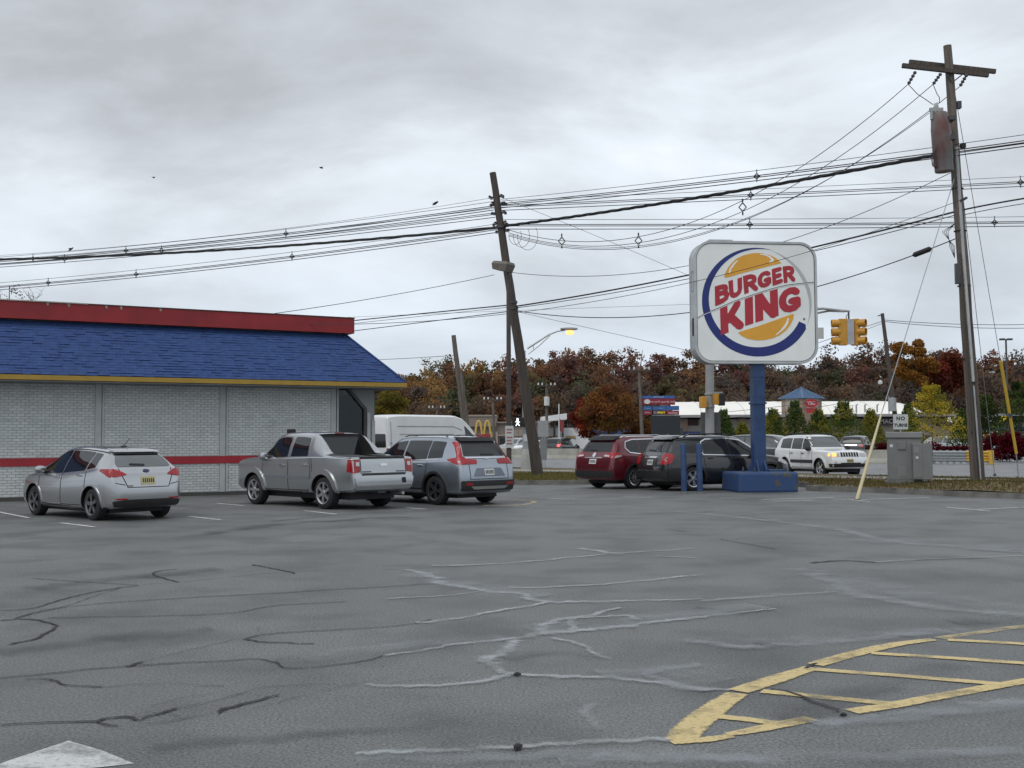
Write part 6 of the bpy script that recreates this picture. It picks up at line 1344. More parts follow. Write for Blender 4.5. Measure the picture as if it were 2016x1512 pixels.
# ================================================================== FAR BUILDINGS
TAUPE = mat('taupe stucco', (.23, .19, .165), .85, var=.12, vs=.6); TAUPE2 = mat('light taupe band', (.32, .27, .235), .85, var=.1, vs=.6); DWIN = mat('dark shop glass', (.02, .024, .028), .06, spec=.6)
CREAM = mat('cream fabric dome', (.86, .84, .78), .7, var=.06, vs=.2); GREYR = mat('grey standing seam', (.28, .28, .29), .6, var=.12, vs=.7)
# taupe fast food building with raised parapet
D = 118.
def bx(root, name, m, x0, x1, y0, y1, D0, D1, base=None):
    """box spanning photo columns x0..x1 and rows y0..y1 (top..bottom) at northing D0, back at D1"""
    a = S(x0, y1, D0); b = S(x1, y0, D0); z0 = 0 if y1 is None else a.z
    mb = MB(root.location); mb.box((a.x, D0, base if base is not None else a.z), (b.x, D1, b.z)); return mb.build(name, m, root)
mc = empty('restaurant_building', S(950, 890, D), 0, 'low taupe fast food building across the highway behind the silver SUV', 'building')
mc.location.z = 0
bx(mc, 'wall', TAUPE, 868, 1083, 832, 890, D, D + 16, 0); bx(mc, 'raised_parapet', TAUPE, 915, 977, 817.5, 840, D - .5, D + 8); bx(mc, 'parapet_cap', TAUPE2, 914, 978, 816.5, 820, D - .6, D + 8.1)
bx(mc, 'light_band', TAUPE2, 866, 1084, 855, 859, D - .2, D); bx(mc, 'cornice', TAUPE2, 866, 1084, 830, 833.5, D - .3, D + 16.2); bx(mc, 'light_pier', TAUPE2, 968, 980, 850, 880, D - .25, D, 0)
for x0, x1 in ((984, 996), (998, 1009), (1040, 1060), (900, 925)): bx(mc, 'window', DWIN, x0, x1, 862, 889, D - .08, D, .2)
for x in range(1012, 1040, 9): bx(mc, 'wall_panel', TAUPE2, x, x + 8, 846, 886, D - .12, D, 0)
# golden arches roadside sign
DA = 104.; ag = empty('arch_sign', (S(951, 880, DA).x, DA, 0), 0, 'small roadside sign of two yellow arches on a red base', 'sign'); AY = mat('arch yellow', (.58, .38, .07), .4, var=.08)
zz0 = S(951, 862, DA).z; zz1 = S(951, 829, DA).z; hw_ = (S(968, 850, DA).x - S(934, 850, DA).x) / 4
for sx in (-1, 1):
    pts = []
    for i in range(17):
        u = -1 + 2 * i / 16; pts.append((sx*hw_ + u*hw_*.86, 0, zz0 + (zz1 - zz0) * (1 - abs(u) ** 2.4)))
    MB().tube(pts, .095, 8).build('arch', AY, ag, sm=True)
MB().box((-hw_*1.55, -.1, zz0 - .1), (hw_*1.75, .12, zz0 + .75 * .45)).build('red_panel', REDB, ag); MB().box((-.15, -.1, 0), (.15, .1, zz0)).build('post', DGREY, ag)
# white filling-station style building
wb = empty('shop_building', (S(1110, 890, 122).x, 122, 0), 0, 'white shop with pale slanted canopy left of the orange tree', 'building'); wb.location.z = 0
bx(wb, 'wall', WHITEP, 1078, 1160, 842, 890, 122, 134, 0)
for x0, x1 in ((1080, 1098), (1114, 1133)): bx(wb, 'shop_window', DWIN, x0, x1, 864, 889, 121.9, 122, .1); bx(wb, 'window_header', mat('ochre header', (.40, .30, .14), .7), x0, x1, 858, 863, 121.85, 122)
bx(wb, 'brick_panel', mat('dull red brick', (.16, .06, .05), .85), 1116, 1134, 878, 890, 121.8, 121.9, 0)
a = S(1066, 826, 120); b = S(1116, 820, 120); MB(wb.location).add([(a.x, 120, a.z - .25), (b.x, 120, b.z - .3), (b.x, 120, b.z + .35), (a.x, 120, a.z + .3), (a.x, 126, a.z - .25), (b.x, 126, b.z - .3), (b.x, 126, b.z + .35), (a.x, 126, a.z + .3)], [(0,1,2,3),(7,6,5,4),(0,4,5,1),(3,2,6,7),(0,3,7,4),(1,5,6,2)]).build('canopy', WHITEP, wb)
for x in (1076, 1092, 1108): p_ = S(x, 885, 120.5); MB(wb.location).tube([(p_.x, 120.5, 0), (p_.x, 120.5, S(x, 826, 120.5).z)], .12, 8).build('canopy_post', DGREY, wb)
bx(wb, 'rooftop_unit', STEELG, 1085, 1110, 838, 843, 124, 127)
fl = empty('flagpole', (S(1101, 890, 112).x, 112, 0), 0, 'thin white flagpole before the white shop', 'flagpole'); MB().tube([(0, 0, 0), (0, 0, S(1101, 795, 112).z)], .06, 6).build('pole', WHITEP, fl); MB().add([(.03, 0, 3.6), (.5, .1, 3.3), (.42, .12, 2.2), (.03, .02, 2.4), (.03, .03, 3.6), (.5, .13, 3.3), (.42, .15, 2.2), (.03, .05, 2.4)], [(0,1,2,3), (7,6,5,4), (0,4,5,1), (1,5,6,2), (2,6,7,3), (3,7,4,0)]).build('flag', mat('limp red flag', (.3, .07, .07), .8), fl)
ss = empty('stop_sign', (S(1128, 890, 100).x, 100, 0), 0, 'white round-looking sign back on a thin post by the white shop', 'sign'); MB().tube([(0, .03, 0), (0, .03, 1.6)], .03, 6).build('post', GALV, ss); MB().prism([(.34*math.cos(a+.39), 1.25 + .34*math.sin(a+.39)) for a in [2*math.pi*q/8 for q in range(8)]], lambda u, v, w: (u, w, v), -.01, .01).build('plate', mat('dull white sign sheet', (.52, .55, .54), .45), ss)
# blue storefront
bf = empty('shop_building', (S(1200, 890, 128).x, 128, 0), 0, 'dark storefront with blue awnings behind the orange tree', 'building'); bf.location.z = 0
bx(bf, 'wall', mat('dark slate wall', (.05, .055, .065), .8), 1158, 1345, 842, 890, 128, 140, 0)
for i in range(5): bx(bf, 'awning', mat('awning blue', (.03, .09, .28), .7, var=.15), 1162 + i * 22, 1180 + i * 22, 847, 861, 127.3, 128)
bx(bf, 'white_notice', PLATEW, 1166, 1170, 864, 870, 127.9, 128)
# strip mall
ml = empty('strip_mall', (S(1650, 890, 132).x, 132, 0), 0, 'long low strip mall with grey canopy and shop signs beyond the highway', 'building'); ml.location.z = 0
DM = 132.
TAN = mat('tan brick', (.33, .24, .18), .85, var=.12, vs=.8); PINK = mat('pale pier', (.42, .38, .34), .8)
bx(ml, 'wall', PINK, 1335, 2100, 822, 890, DM, DM + 14, 0)
bx(ml, 'canopy_roof', GREYR, 1333, 2100, 813, 822, DM - 2.2, DM + 14.1); bx(ml, 'sign_fascia', mat('dark maroon fascia', (.085, .04, .035), .7), 1354, 1375, 826, 838, DM - .1, DM)
bx(ml, 'sign_fascia', mat('dark brown fascia', (.06, .045, .045), .7), 1560, 1765, 822, 838, DM - 1.2, DM); bx(ml, 'sign_fascia', mat('charcoal fascia', (.04, .04, .05), .7), 1850, 1925, 820, 838, DM - 1.2, DM)
bx(ml, 'sign_fascia', mat('black fascia', (.025, .025, .022), .6), 1935, 1992, 816, 834, DM - 1.5, DM)
bx(ml, 'pier', TAN, 1341, 1354, 824, 890, DM - .3, DM, 0); bx(ml, 'pier', TAN, 1455, 1470, 824, 890, DM - .3, DM, 0)
bx(ml, 'blue_awning', mat('navy awning', (.02, .04, .13), .7), 1340, 1460, 849, 855, DM - 1.5, DM); bx(ml, 'blue_awning', mat('navy awning', (.02, .04, .13), .7), 1925, 2080, 840, 846, DM - 1.8, DM)
for x in range(1345, 2080, 26): bx(ml, 'shop_window', DWIN, x, x + 21, 857, 888, DM - .15, DM, .2)
def far_text(root, s_, x, y, Dt, hpx, m, **k_):
    p_ = S(x, y, Dt); sz = hpx / F_PX * Dt * 1.35; return text('lettering', s_, sz, m, root, p_ - root.location, **k_)
LIT = mat('lit white letter', (.7, .7, .68), .5, emit=(1, 1, .95), es=.35); LITY = mat('lit yellow letter', (.7, .5, .03), .5, emit=(1, .72, .03), es=.55)
far_text(ml, 'RX  PHARMACY', 1722, 830, DM - 1.35, 9, mat('dull white letter', (.5, .5, .48), .6), bold=.01); far_text(ml, '& Spa', 1882, 826, DM - 1.35, 11, LIT, bold=.03)
far_text(ml, 'SUB', 1950, 825, DM - 1.65, 11, LIT, bold=.05, shear=.15); far_text(ml, 'WAY', 1975, 825, DM - 1.65, 11, LITY, bold=.05, shear=.15)
for x, y in ((1943, 848), (1952, 851), (1963, 850), (1974, 854)): MB(ml.location).lathe([(.02, -.1), (.12, -.05), (.12, .05), (.02, .1)], 8, S(x, y, DM - .4)).build('lit_lamp', LIT, ml)
MB(ml.location).lathe([(.02, -.05), (.4, -.05), (.4, .05), (.02, .05)], 14, S(1941, 856, DM - .4), fn=lambda r, h, a: Vector((r*math.cos(a), h, .55*r*math.sin(a)))).build('window_sign', mat('lit orange oval', (.6, .3, .1), .5, emit=(1, .5, .2), es=.5), ml)
MB(ml.location).lathe([(.02, -.05), (.5, -.05), (.5, .05), (.02, .05)], 14, S(1507, 830, DM - 1.6), fn=lambda r, h, a: Vector((r*math.cos(a), h, r*math.sin(a)))).build('round_sign', mat('pale pink disc', (.5, .3, .28), .6), ml)
for x in (1686, 1703, 1727): p_ = S(x, 812, DM + 4); MB(ml.location).tube([p_, p_ + Vector((0, 0, .9)), p_ + Vector((.2, 0, 1.0))], .1, 6).build('roof_vent', STEELG, ml)
# tower with blue pyramid roof and a red oval sign
tw = empty('tower', (S(1587, 890, 128).x, 128, 0), 0, 'square tan tower with blue pyramid roof and red oval sign', 'tower'); tw.location.z = 0
cx_ = S(1587, 800, 128).x - tw.location.x; hw2 = (S(1627, 800, 128).x - S(1547, 800, 128).x) / 2; ze = S(1587, 784, 128).z; za = S(1584, 761, 128).z
Rt = Matrix.Rotation(math.radians(33), 4, 'Z'); sd_ = hw2 * 1.38
def tq(z, s_): return [Rt @ Vector((sx*s_/2, sy*s_/2, 0)) + Vector((cx_, 2, z)) for sx, sy in ((-1,-1),(1,-1),(1,1),(-1,1))]
lo_, hi_ = tq(0, sd_), tq(ze, sd_); MB().add(lo_ + hi_, [(0,1,5,4),(1,2,6,5),(2,3,7,6),(3,0,4,7)]).build('wall', TAN, tw)
for i in range(4):
    q = (i + 1) % 4; l2, h2 = tq(S(0, 812, 128).z, sd_ * 1.01), tq(ze - .02, sd_ * 1.01); mb = MB(); mb.add([l2[i].lerp(l2[q], .2), l2[i].lerp(l2[q], .8), h2[i].lerp(h2[q], .8), h2[i].lerp(h2[q], .2)], [(0,1,2,3)]); mb.build('cream_panel', PINK, tw)
ev = tq(ze, sd_ * 1.16); MB().add(ev + [Vector((cx_, 2, za))], [(0,1,4),(1,2,4),(2,3,4),(3,0,4),(3,2,1,0)]).build('roof', mat('blue standing seam', (.04, .10, .21), .45, var=.15), tw)
for i in range(4): MB().tube([ev[i], Vector((cx_, 2, za))], .05, 5).build('hip_rib', mat('pale blue rib', (.15, .24, .36), .5), tw)
for i in range(4):
    for k_ in range(1, 8): mb = MB(); b0 = ev[i].lerp(ev[(i+1) % 4], k_/8); mb.tube([b0, b0.lerp(Vector((cx_, 2, za)), 1 - abs(k_/4 - 1) - .02)], .025, 4); mb.build('seam', mat('blue rib', (.03, .08, .17), .45), tw)
rs = S(1597, 794, 126.6) - tw.location
RS = mat('red oval sign', (.42, .02, .03), .45); mb = MB(); mb.lathe([(.02, -.06), (.74, -.06), (.74, .06), (.02, .06)], 24, rs, fn=lambda r, h, a: Vector((r*math.cos(a), h, .66*r*math.sin(a)))); mb.build('oval_sign', RS, tw)
MB().box((rs.x - .55, rs.y - .06, rs.z - 1.08), (rs.x + .6, rs.y + .06, rs.z - .56)).build('sign_strip', RS, tw); text('lettering', 'YSC', .5, mat('pale sign letter', (.6, .5, .5), .5), tw, (rs.x, rs.y - .075, rs.z), bold=.02)
# cream dome behind the mall
dm = empty('fabric_dome', (S(1620, 890, 152).x, 152, 0), 0, 'long cream fabric dome rising behind the strip mall', 'building'); dm.location.z = 0
xl, xr_ = S(1330, 800, 152).x - dm.location.x, S(1902, 800, 152).x - dm.location.x; zt2 = S(1620, 785, 152).z; mb = MB(); vs = []; nx = 60; ny = 14
for i in range(nx + 1):
    x = xl + (xr_ - xl) * i / nx; e_ = min(1., (xr_ - x) / 9.0); prof = math.sqrt(max(0., 1 - (1 - e_) ** 2.2))
    for k_ in range(ny + 1):
        a_ = math.pi * k_ / ny; vs.append((x, 11 - 11 * math.cos(a_) * max(prof, .05), zt2 * prof * math.sin(a_) ** .6))
mb.add(vs, [(i*(ny+1)+k_, (i+1)*(ny+1)+k_, (i+1)*(ny+1)+k_+1, i*(ny+1)+k_+1) for i in range(nx) for k_ in range(ny)]); mb.build('shell', CREAM, dm, sm=True)
for i in range(6, nx, 9): MB().tube([Vector(p_) + Vector((0, -.02, .02)) for p_ in vs[i*(ny+1):(i+1)*(ny+1)]], .04, 4).build('shell_seam', mat('cream seam', (.66, .63, .57), .7), dm)
# pylon sign
DP = 96.; py_ = empty('pylon_sign', (S(1302, 880, DP).x, DP, 0), 0, 'tall blue and red tenant sign board with dark lower panel', 'sign')
PB = mat('sign board blue', (.035, .12, .34), .45); PR = mat('sign board crimson', (.27, .012, .04), .45); PK = mat('sign board black', (.02, .021, .02), .5); PW = mat('sign print white', (.62, .6, .58), .5); PD = mat('dark slate panel', (.018, .024, .032), .6, var=.15)
def pb(name, m, x0, x1, y0, y1, off=0.): return bx(py_, name, m, x0, x1, y0, y1, DP - off, DP + .5)
pb('header_panel', PB, 1264, 1328, 779, 784.5); pb('header_panel', PR, 1264, 1329, 784.8, 797)
for x0, x1, y0, y1, m in ((1267, 1283.5, 800, 807.5, PB), (1285, 1311, 800, 807.5, PB), (1312, 1337, 799, 807.5, PB), (1267, 1283.5, 808.3, 816.5, PR), (1285, 1311, 808.3, 816.5, PK), (1312, 1337, 808.3, 816.5, PR)): pb('tenant_panel', m, x0, x1, y0, y1)
pb('rail', GALV, 1284, 1338, 816.8, 818); pb('lower_panel', PD, 1284, 1339, 818.3, 872)
for x in (1272, 1296, 1318): pb('strut', PD, x, x + 2, 796, 800)
for x0, x1 in ((1290, 1293), (1330, 1333)): bx(py_, 'post', DGREY, x0, x1, 860, 890, DP + .1, DP + .4, 0)
MB(py_.location).lathe([(.02, -.03), (.27, -.03), (.27, .03), (.02, .03)], 16, S(1274, 790.8, DP - .05), fn=lambda r, h, a: Vector((r*math.cos(a), h, .75*r*math.sin(a)))).build('oval_badge', PW, py_)
for s_, x, y, hp_, m in (('new york sports clubs', 1304, 790.8, 4.6, PW), ('EAST PLAZA', 1297, 781.7, 2.8, PW), ('Jenny', 1275, 812, 3.4, PW), ('SUB', 1292, 812.4, 4.6, PW), ('WAY', 1302.5, 812.4, 4.6, LITY), ('spalaty', 1325, 812.4, 5., PW), ('chase', 1300, 804, 3., mat('pale blue print', (.3, .4, .6), .5)), ('cleaners', 1275, 804, 2.6, mat('pale blue print', (.3, .4, .6), .5))): far_text(py_, s_, x, y, DP - .06, hp_, m)

# far poles and their lines
fp1 = wood_pole('far_utility_pole', (S(1772, 880, 84).x, 84, 0), S(1737, 617, 84), .2, .13, 'dark leaning utility pole behind the no turns sign', WOODD)
base = Vector((S(1772, 880, 84).x, 84, 0))
mb = MB(base); mb.lathe([(.02, 0), (.3, .02), (.3, 1.0), (.02, 1.05)], 12, S(1757, 810, 83.6)); mb.build('transformer', STEELG, fp1, sm=True); MB(base).obox(S(1750, 800, 83.6), (.05, .05, 1.5)).build('bracket', GALV, fp1)
MB(base).tube([S(1728, 622, 84), S(1740, 619, 84)], .04, 5).build('pin_arm', DGREY, fp1); MB(base).lathe([(.02, -.18), (.17, -.1), (.17, .1), (.02, .18)], 8, S(1733, 753, 83.8)).build('lamp', PLATEW, fp1)
wire('upper line from the far leaning pole to the right edge', S(1741, 630, 84), S(2200, 630, 80), (1830, 636), r=.022, name='far_line'); wire('lower line from the far leaning pole to the right edge', S(1742, 633, 84), S(2200, 636, 80), (1830, 641), r=.022, name='far_line')
wire('line from the far leaning pole down behind the traffic signal', S(1738, 632, 84), S(1420, 745, 84), (1690, 648), r=.02, name='far_line'); wire('second line from the far pole behind the traffic signal', S(1738, 636, 84), S(1420, 755, 84), (1690, 655), r=.016, name='far_line')
wire('upper thin line crossing before the cream dome', S(1420, 812, 88), S(1760, 768, 84), (1600, 792), r=.018, name='far_line'); wire('lower thin line crossing before the cream dome', S(1420, 824, 88), S(1800, 766, 84), (1600, 803), r=.018, name='far_line')
for x0, y0, x1, y1, D_, lab in ((1266, 862, 1258, 724, 96, 'grey far utility pole with crossarm beside the tenant sign board'), (1077, 888, 1076, 755, 115, 'dark far utility pole behind the grey road sign backs'), (974, 858, 970, 783, 112, 'thin far utility pole beside the yellow arches'), (860, 830, 860, 800, 125, 'far utility pole top just above the white van')):
    b0 = Vector((S(x0, y0, D_).x, D_, 0)); t0 = S(x1, y1, D_); r2 = wood_pole('far_utility_pole', b0, t0, .18, .12, lab)
    MB(b0).obox(t0 - Vector((0, .15, .25)), (1.9, .1, .12)).build('crossarm', WOODD, r2)
    for u in (-.85, -.45, .45, .85): MB(b0).lathe([(.02, 0), (.09, .05), (.06, .14), (.09, .2), (.02, .28)], 8, t0 + Vector((u, -.15, -.2))).build('insulator', PLATEW, r2)
    if x1 == 1076:
        MB(b0).lathe([(.02, 0), (.28, .02), (.28, .9), (.02, .95)], 10, t0 - Vector((0, .3, 2.3))).build('transformer', PLATEW, r2, sm=True)
wire('far line between the poles before the autumn hillside', S(600, 812, 125), S(1258, 730, 96), (970, 792), r=.018, name='far_line'); wire('far line from the grey pole toward the signal mast', S(1258, 730, 96), S(1760, 765, 84), (1400, 752), r=.018, name='far_line')
ll = empty('lot_light', (S(1986, 880, 120).x, 120, 0), 0, 'dark double headed lot light above the hillside at right', 'light pole'); z_ = S(1984, 668, 120).z
MB().tube([(0, 0, 0), (0, 0, z_)], [.14, .1], 8).build('pole', DGREY, ll); 
for sx in (-1, 1): MB().box((sx*.12 - (.55 if sx < 0 else 0), -.2, z_ - .1), (sx*.12 + (.55 if sx > 0 else 0), .2, z_ + .1)).build('lamp_head', DGREY, ll, bevel=.03)

# ================================================================== VEGETATION
def leaf_cloud(name, P, size, C, seed=1, m=LEAF, up=.0):
    """P (N,3) leaf centres, size (N,), C (N,3)"""
    r = np.random.default_rng(seed); n = len(P); a = r.normal(size=(n, 3)); a /= np.linalg.norm(a, axis=1)[:, None]; b = r.normal(size=(n, 3)); b -= a * (a * b).sum(1)[:, None]; b /= np.linalg.norm(b, axis=1)[:, None]
    s_ = (size * r.uniform(.6, 1.3, n))[:, None]; u = a * s_ * .5; w = b * s_ * .34
    V = np.stack([P - u, P + w * r.uniform(.7, 1.2, (n, 1)), P + u, P - w], 1).astype(np.float32)
    me = bpy.data.meshes.new(name); me.vertices.add(n*4); me.vertices.foreach_set('co', V.ravel()); me.loops.add(n*4); me.loops.foreach_set('vertex_index', np.arange(n*4, dtype=np.int32)); me.polygons.add(n); me.polygons.foreach_set('loop_start', np.arange(0, n*4, 4, dtype=np.int32)); me.update(calc_edges=True)
    at = me.attributes.new('tint', 'FLOAT_COLOR', 'FACE'); c4 = np.ones((n, 4), np.float32); c4[:, :3] = C; at.data.foreach_set('color', c4.ravel()); me.materials.append(m); return me
def crown_pts(c, rx, rz, n, r, clumps=26, flat=1.0, shell=.55, rk=1.):
    """leaf points grouped in clumps spread through an uneven ellipsoid"""
    k = r.normal(size=(clumps, 3)); k /= np.linalg.norm(k, axis=1)[:, None]; k *= (shell + (1 - shell) * r.random((clumps, 1))) * r.uniform(.75, 1.12, (clumps, 1)); k *= np.array([rx, rx, rz])
    rad = r.uniform(.2, .42, clumps) * rx * rk; idx = r.integers(clumps, size=n); d = r.normal(size=(n, 3)); d /= np.linalg.norm(d, axis=1)[:, None]; d *= (r.random((n, 1)) ** .45) * rad[idx][:, None]; d[:, 2] *= .75 * flat
    return np.array(c) + k[idx] + d, idx
BARK = mat('grey brown bark', (.07, .055, .045), .9, var=.35, vs=4, bump=.4, bs=10)
def branch_tree(root_pt, H, spread, r0, seed, nl=9, twigs=0, lean=(0, 0)):
    rr_ = random.Random(seed); mb = MB(); top = Vector((lean[0], lean[1], H)); mb.tube([Vector((0, 0, -.1)), top * .35 + Vector((rr_.uniform(-.1, .1), 0, 0)), top * .7, top], [r0, r0*.75, r0*.45, r0*.12], 8); tips = []
    for i in range(nl):
        t = .3 + .6 * i / nl; p0 = top * t; a = i * 2.4 + rr_.uniform(-.4, .4); L_ = spread * (1.1 - t*.6) * rr_.uniform(.7, 1.1); p1 = p0 + Vector((math.cos(a)*L_*.5, math.sin(a)*L_*.5, L_*.35)); p2 = p0 + Vector((math.cos(a)*L_, math.sin(a)*L_, L_*rr_.uniform(.5, .9))); mb.tube([p0, p1, p2], [r0*.35*(1.1-t), r0*.22*(1.1-t), r0*.08], 5); tips.append(p2)
        for k in range(twigs):
            q0 = p0.lerp(p2, rr_.uniform(.3, 1)); d = Vector((rr_.uniform(-1, 1), rr_.uniform(-1, 1), rr_.uniform(.1, 1.2))).normalized() * L_ * rr_.uniform(.25, .55); q1 = q0 + d * .5 + Vector((rr_.uniform(-.1, .1), 0, rr_.uniform(0, .15))); mb.tube([q0, q1, q0 + d], [r0*.09, r0*.06, r0*.025], 4)
            for _ in range(3): e2 = q0 + d * rr_.uniform(.4, 1); f2 = Vector((rr_.uniform(-1, 1), rr_.uniform(-1, 1), rr_.uniform(0, 1.2))).normalized() * L_ * rr_.uniform(.1, .25); mb.tube([e2, e2 + f2], [r0*.045, r0*.018], 4)
    return mb
def tree(name, label, loc, H, rx, rz, cz, n, cols, lsize, seed, r0=.18, clumps=26, shape=None, group=None):
    root = empty(name, loc, 0, label, 'tree', group); r = np.random.default_rng(seed)
    branch_tree(loc, H * .86, rx * .8, r0, seed).build('trunk', BARK, root, sm=True)
    if shape: P, idx = shape(r, n)
    else: P, idx = crown_pts((0, 0, cz), rx, rz, n, r, clumps, rk=1.25)
    cc = np.array(cols)[r.integers(len(cols), size=idx.max() + 1)][idx] * r.uniform(.7, 1.3, (n, 1))
    link('crown', leaf_cloud('crown', P, np.full(n, lsize), cc, seed), None, root); return root
RUST = [(.17, .068, .032), (.14, .07, .03), (.18, .085, .034), (.12, .05, .03)]; MAROON = [(.11, .036, .03), (.125, .042, .032), (.095, .038, .032)]; OCH = [(.24, .14, .035), (.28, .16, .04), (.2, .11, .03)]; OLIVE = [(.075, .07, .022), (.10, .08, .025), (.06, .06, .022)]; DKGRN = [(.03, .05, .02), (.04, .06, .022), (.05, .065, .022)]; BROWN = [(.10, .06, .035), (.08, .05, .032), (.12, .065, .03)]; YGRN = [(.22, .21, .045), (.26, .24, .05), (.17, .18, .04)]; YEL = [(.46, .34, .04), (.50, .38, .05), (.40, .31, .04)]; GREEN = [(.085, .125, .035), (.11, .145, .04), (.075, .11, .034)]
BARE = [(.075, .055, .045), (.065, .05, .042), (.09, .06, .045)]

# hillside
mb = MB(); nx, ny = 40, 12; vs = []
for i in range(nx + 1):
    for k_ in range(ny + 1):
        x = -120 + 320 * i / nx; y = 178 + 150 * k_ / ny; vs.append((x, y, -.1 + 13 * (1 - math.exp(-max(0, (y - 184)) / 60)) + .8 * math.sin(x * .05)))
mb.add(vs, [(i*(ny+1)+k_, (i+1)*(ny+1)+k_, (i+1)*(ny+1)+k_+1, i*(ny+1)+k_+1) for i in range(nx) for k_ in range(ny)]); tag(mb.build('hillside', mat('leaf littered slope', (.11, .075, .05), .95, var=.4, vs=.3), sm=True), kind='structure')
SKY_X = [560, 700, 790, 830, 870, 930, 1000, 1050, 1110, 1160, 1210, 1300, 1360, 1450, 1600, 1650, 1690, 1740, 1775, 1830, 1880, 1950, 2016, 2150, 2400]
SKY_Y = [730, 740, 738, 716, 700, 706, 708, 694, 680, 682, 686, 688, 696, 700, 700, 691, 686, 684, 680, 686, 690, 695, 697, 695, 700]
fr = np.random.default_rng(5); PP = []; CC = []; SS = []; TR_ = MB()
ranks = [(178, .50, 60, 38), (186, .68, 68, 38), (196, .86, 80, 40), (208, 1.0, 96, 44)]
for D_, frac, ntree, nclump in ranks:
    for i in range(ntree):
        px = 560 + (2950 - 560) * (i + fr.uniform(.1, .9)) / ntree; ys = float(np.interp(px, SKY_X, SKY_Y)) + fr.normal() * (7 if frac == 1 else 10)
        if frac == 1 and fr.random() < .3: ys -= fr.uniform(2, 9)
        D2 = D_ + fr.uniform(-4, 4); base = S(px, 864, D2); hz2 = 862 - .005 * (px - 1008); ytop = hz2 - (hz2 - ys) * frac; zt3 = S(px, ytop, D2).z; gz = -.1 + 13 * (1 - math.exp(-max(0, (D2 - 184)) / 60)); H = max(4.5, zt3 - gz)
        rx = fr.uniform(2.2, 3.4); rz = H * .42; n = 2600 if frac > .8 else 2200
        P, idx = crown_pts((base.x, D2, zt3 - rz * 1.0), rx, rz, n, fr, nclump, shell=.4, rk=1.45)
        u = fr.random()
        if px < 1000: pal = OLIVE if u < .3 else RUST if u < .65 else BROWN if u < .85 else OCH
        elif px < 1400: pal = RUST if u < .38 else MAROON if u < .6 else BROWN if u < .8 else OLIVE
        elif px < 1650: pal = BROWN if u < .35 else BARE if u < .55 else OLIVE if u < .7 else MAROON if u < .85 else DKGRN
        else: pal = BROWN if u < .3 else MAROON if u < .5 else BARE if u < .75 else RUST if u < .88 else OLIVE
        if frac < .75 and fr.random() < .6: pal = BARE if u < .4 else BROWN if u < .75 else DKGRN
        cc = (np.array(pal)[fr.integers(len(pal), size=idx.max() + 1)][idx] * .64 + np.array((.108, .085, .07)) * .36) * fr.uniform(.8, 1.2, (n, 1)) * (1.62 + .3 * fr.random())  # tints blended toward grey-brown: distance haze put into the leaf colour
        PP.append(P); CC.append(cc); SS.append(np.full(n, fr.uniform(.42, .58)))
        b0 = Vector((base.x, D2, gz - .2)); TR_.tube([b0, Vector((base.x + fr.uniform(-.4, .4), D2, zt3 - rz)), Vector((base.x + fr.uniform(-.6, .6), D2, zt3 - rz * .2))], [.24, .16, .04], 5)
wd = link('hillside_woods', leaf_cloud('woods', np.concatenate(PP), np.concatenate(SS), np.concatenate(CC), 9)); tag(wd, 'dense brown and rust autumn woods covering the hillside', 'woods', kind='stuff')
TR_.build('woodland_trunks', BARK, wd, kind='stuff')

# single trees that stand out
g = S(1200, 880, 106); tree('orange_tree', 'round orange brown tree standing left of the tenant sign board', (g.x, 106, 0), 7.3, 2.9, 2.7, 4.4, 9000, RUST + RUST + OCH[:1] + [(.20, .10, .035), (.24, .10, .035)], .24, 21, .17, 40)
g = S(1160, 880, 109); tree('red_tree', 'smaller red tree against the left of the orange tree', (g.x, 109, 0), 5.4, 1.9, 1.9, 3.3, 5000, [(.26, .05, .025), (.2, .04, .025), (.15, .035, .025)], .22, 22, .12, 26)
g = S(1258, 880, 108); tree('rust_tree', 'low rust coloured tree at the foot of the tenant sign board', (g.x, 108, 0), 4.2, 1.5, 1.5, 2.4, 3500, RUST, .22, 23, .1, 20)
g = S(1800, 880, 172); tree('golden_tree', 'tall golden tree rising above the hillside skyline', (g.x, 172, 0), 17.5, 2.9, 4.2, 13.2, 5200, [(.26, .12, .03), (.22, .10, .028), (.30, .15, .04)], .5, 24, .3, 22)
g = S(1862, 880, 176); tree('red_crown_tree', 'broad dull red tree right of the tall golden tree', (g.x, 176, 0), 14.6, 4.4, 3.2, 11.6, 6500, [(.20, .045, .03), (.17, .05, .03), (.14, .04, .03)], .5, 25, .3, 26)
g = S(762, 880, 62); tree('yellow_tree', 'olive yellow tree behind the restaurant corner', (g.x, 62, 0), 4.6, 1.3, 1.5, 2.9, 4500, [(.2, .16, .03), (.17, .13, .028), (.13, .11, .028)], .17, 26, .1, 22)
def tier(rx, H, z0, ntier):
    def f(r, n):
        P = []; I = []
        for i in range(n):
            t = r.random() ** .8; ti = min(ntier - 1, int(t * ntier)); zc3 = z0 + (H - z0) * (ti + .25) / ntier; R = rx * (1 - ti / ntier) ** .85 + .12; a = r.integers(7) * .9 + ti * .5 + r.normal() * .22; rad = R * r.random() ** .55
            P.append((math.cos(a) * rad, math.sin(a) * rad, zc3 + r.normal() * .16 + rad * .12)); I.append(ti * 7 + int(a * 1.1) % 7)
        return np.array(P), np.array(I)
    return f
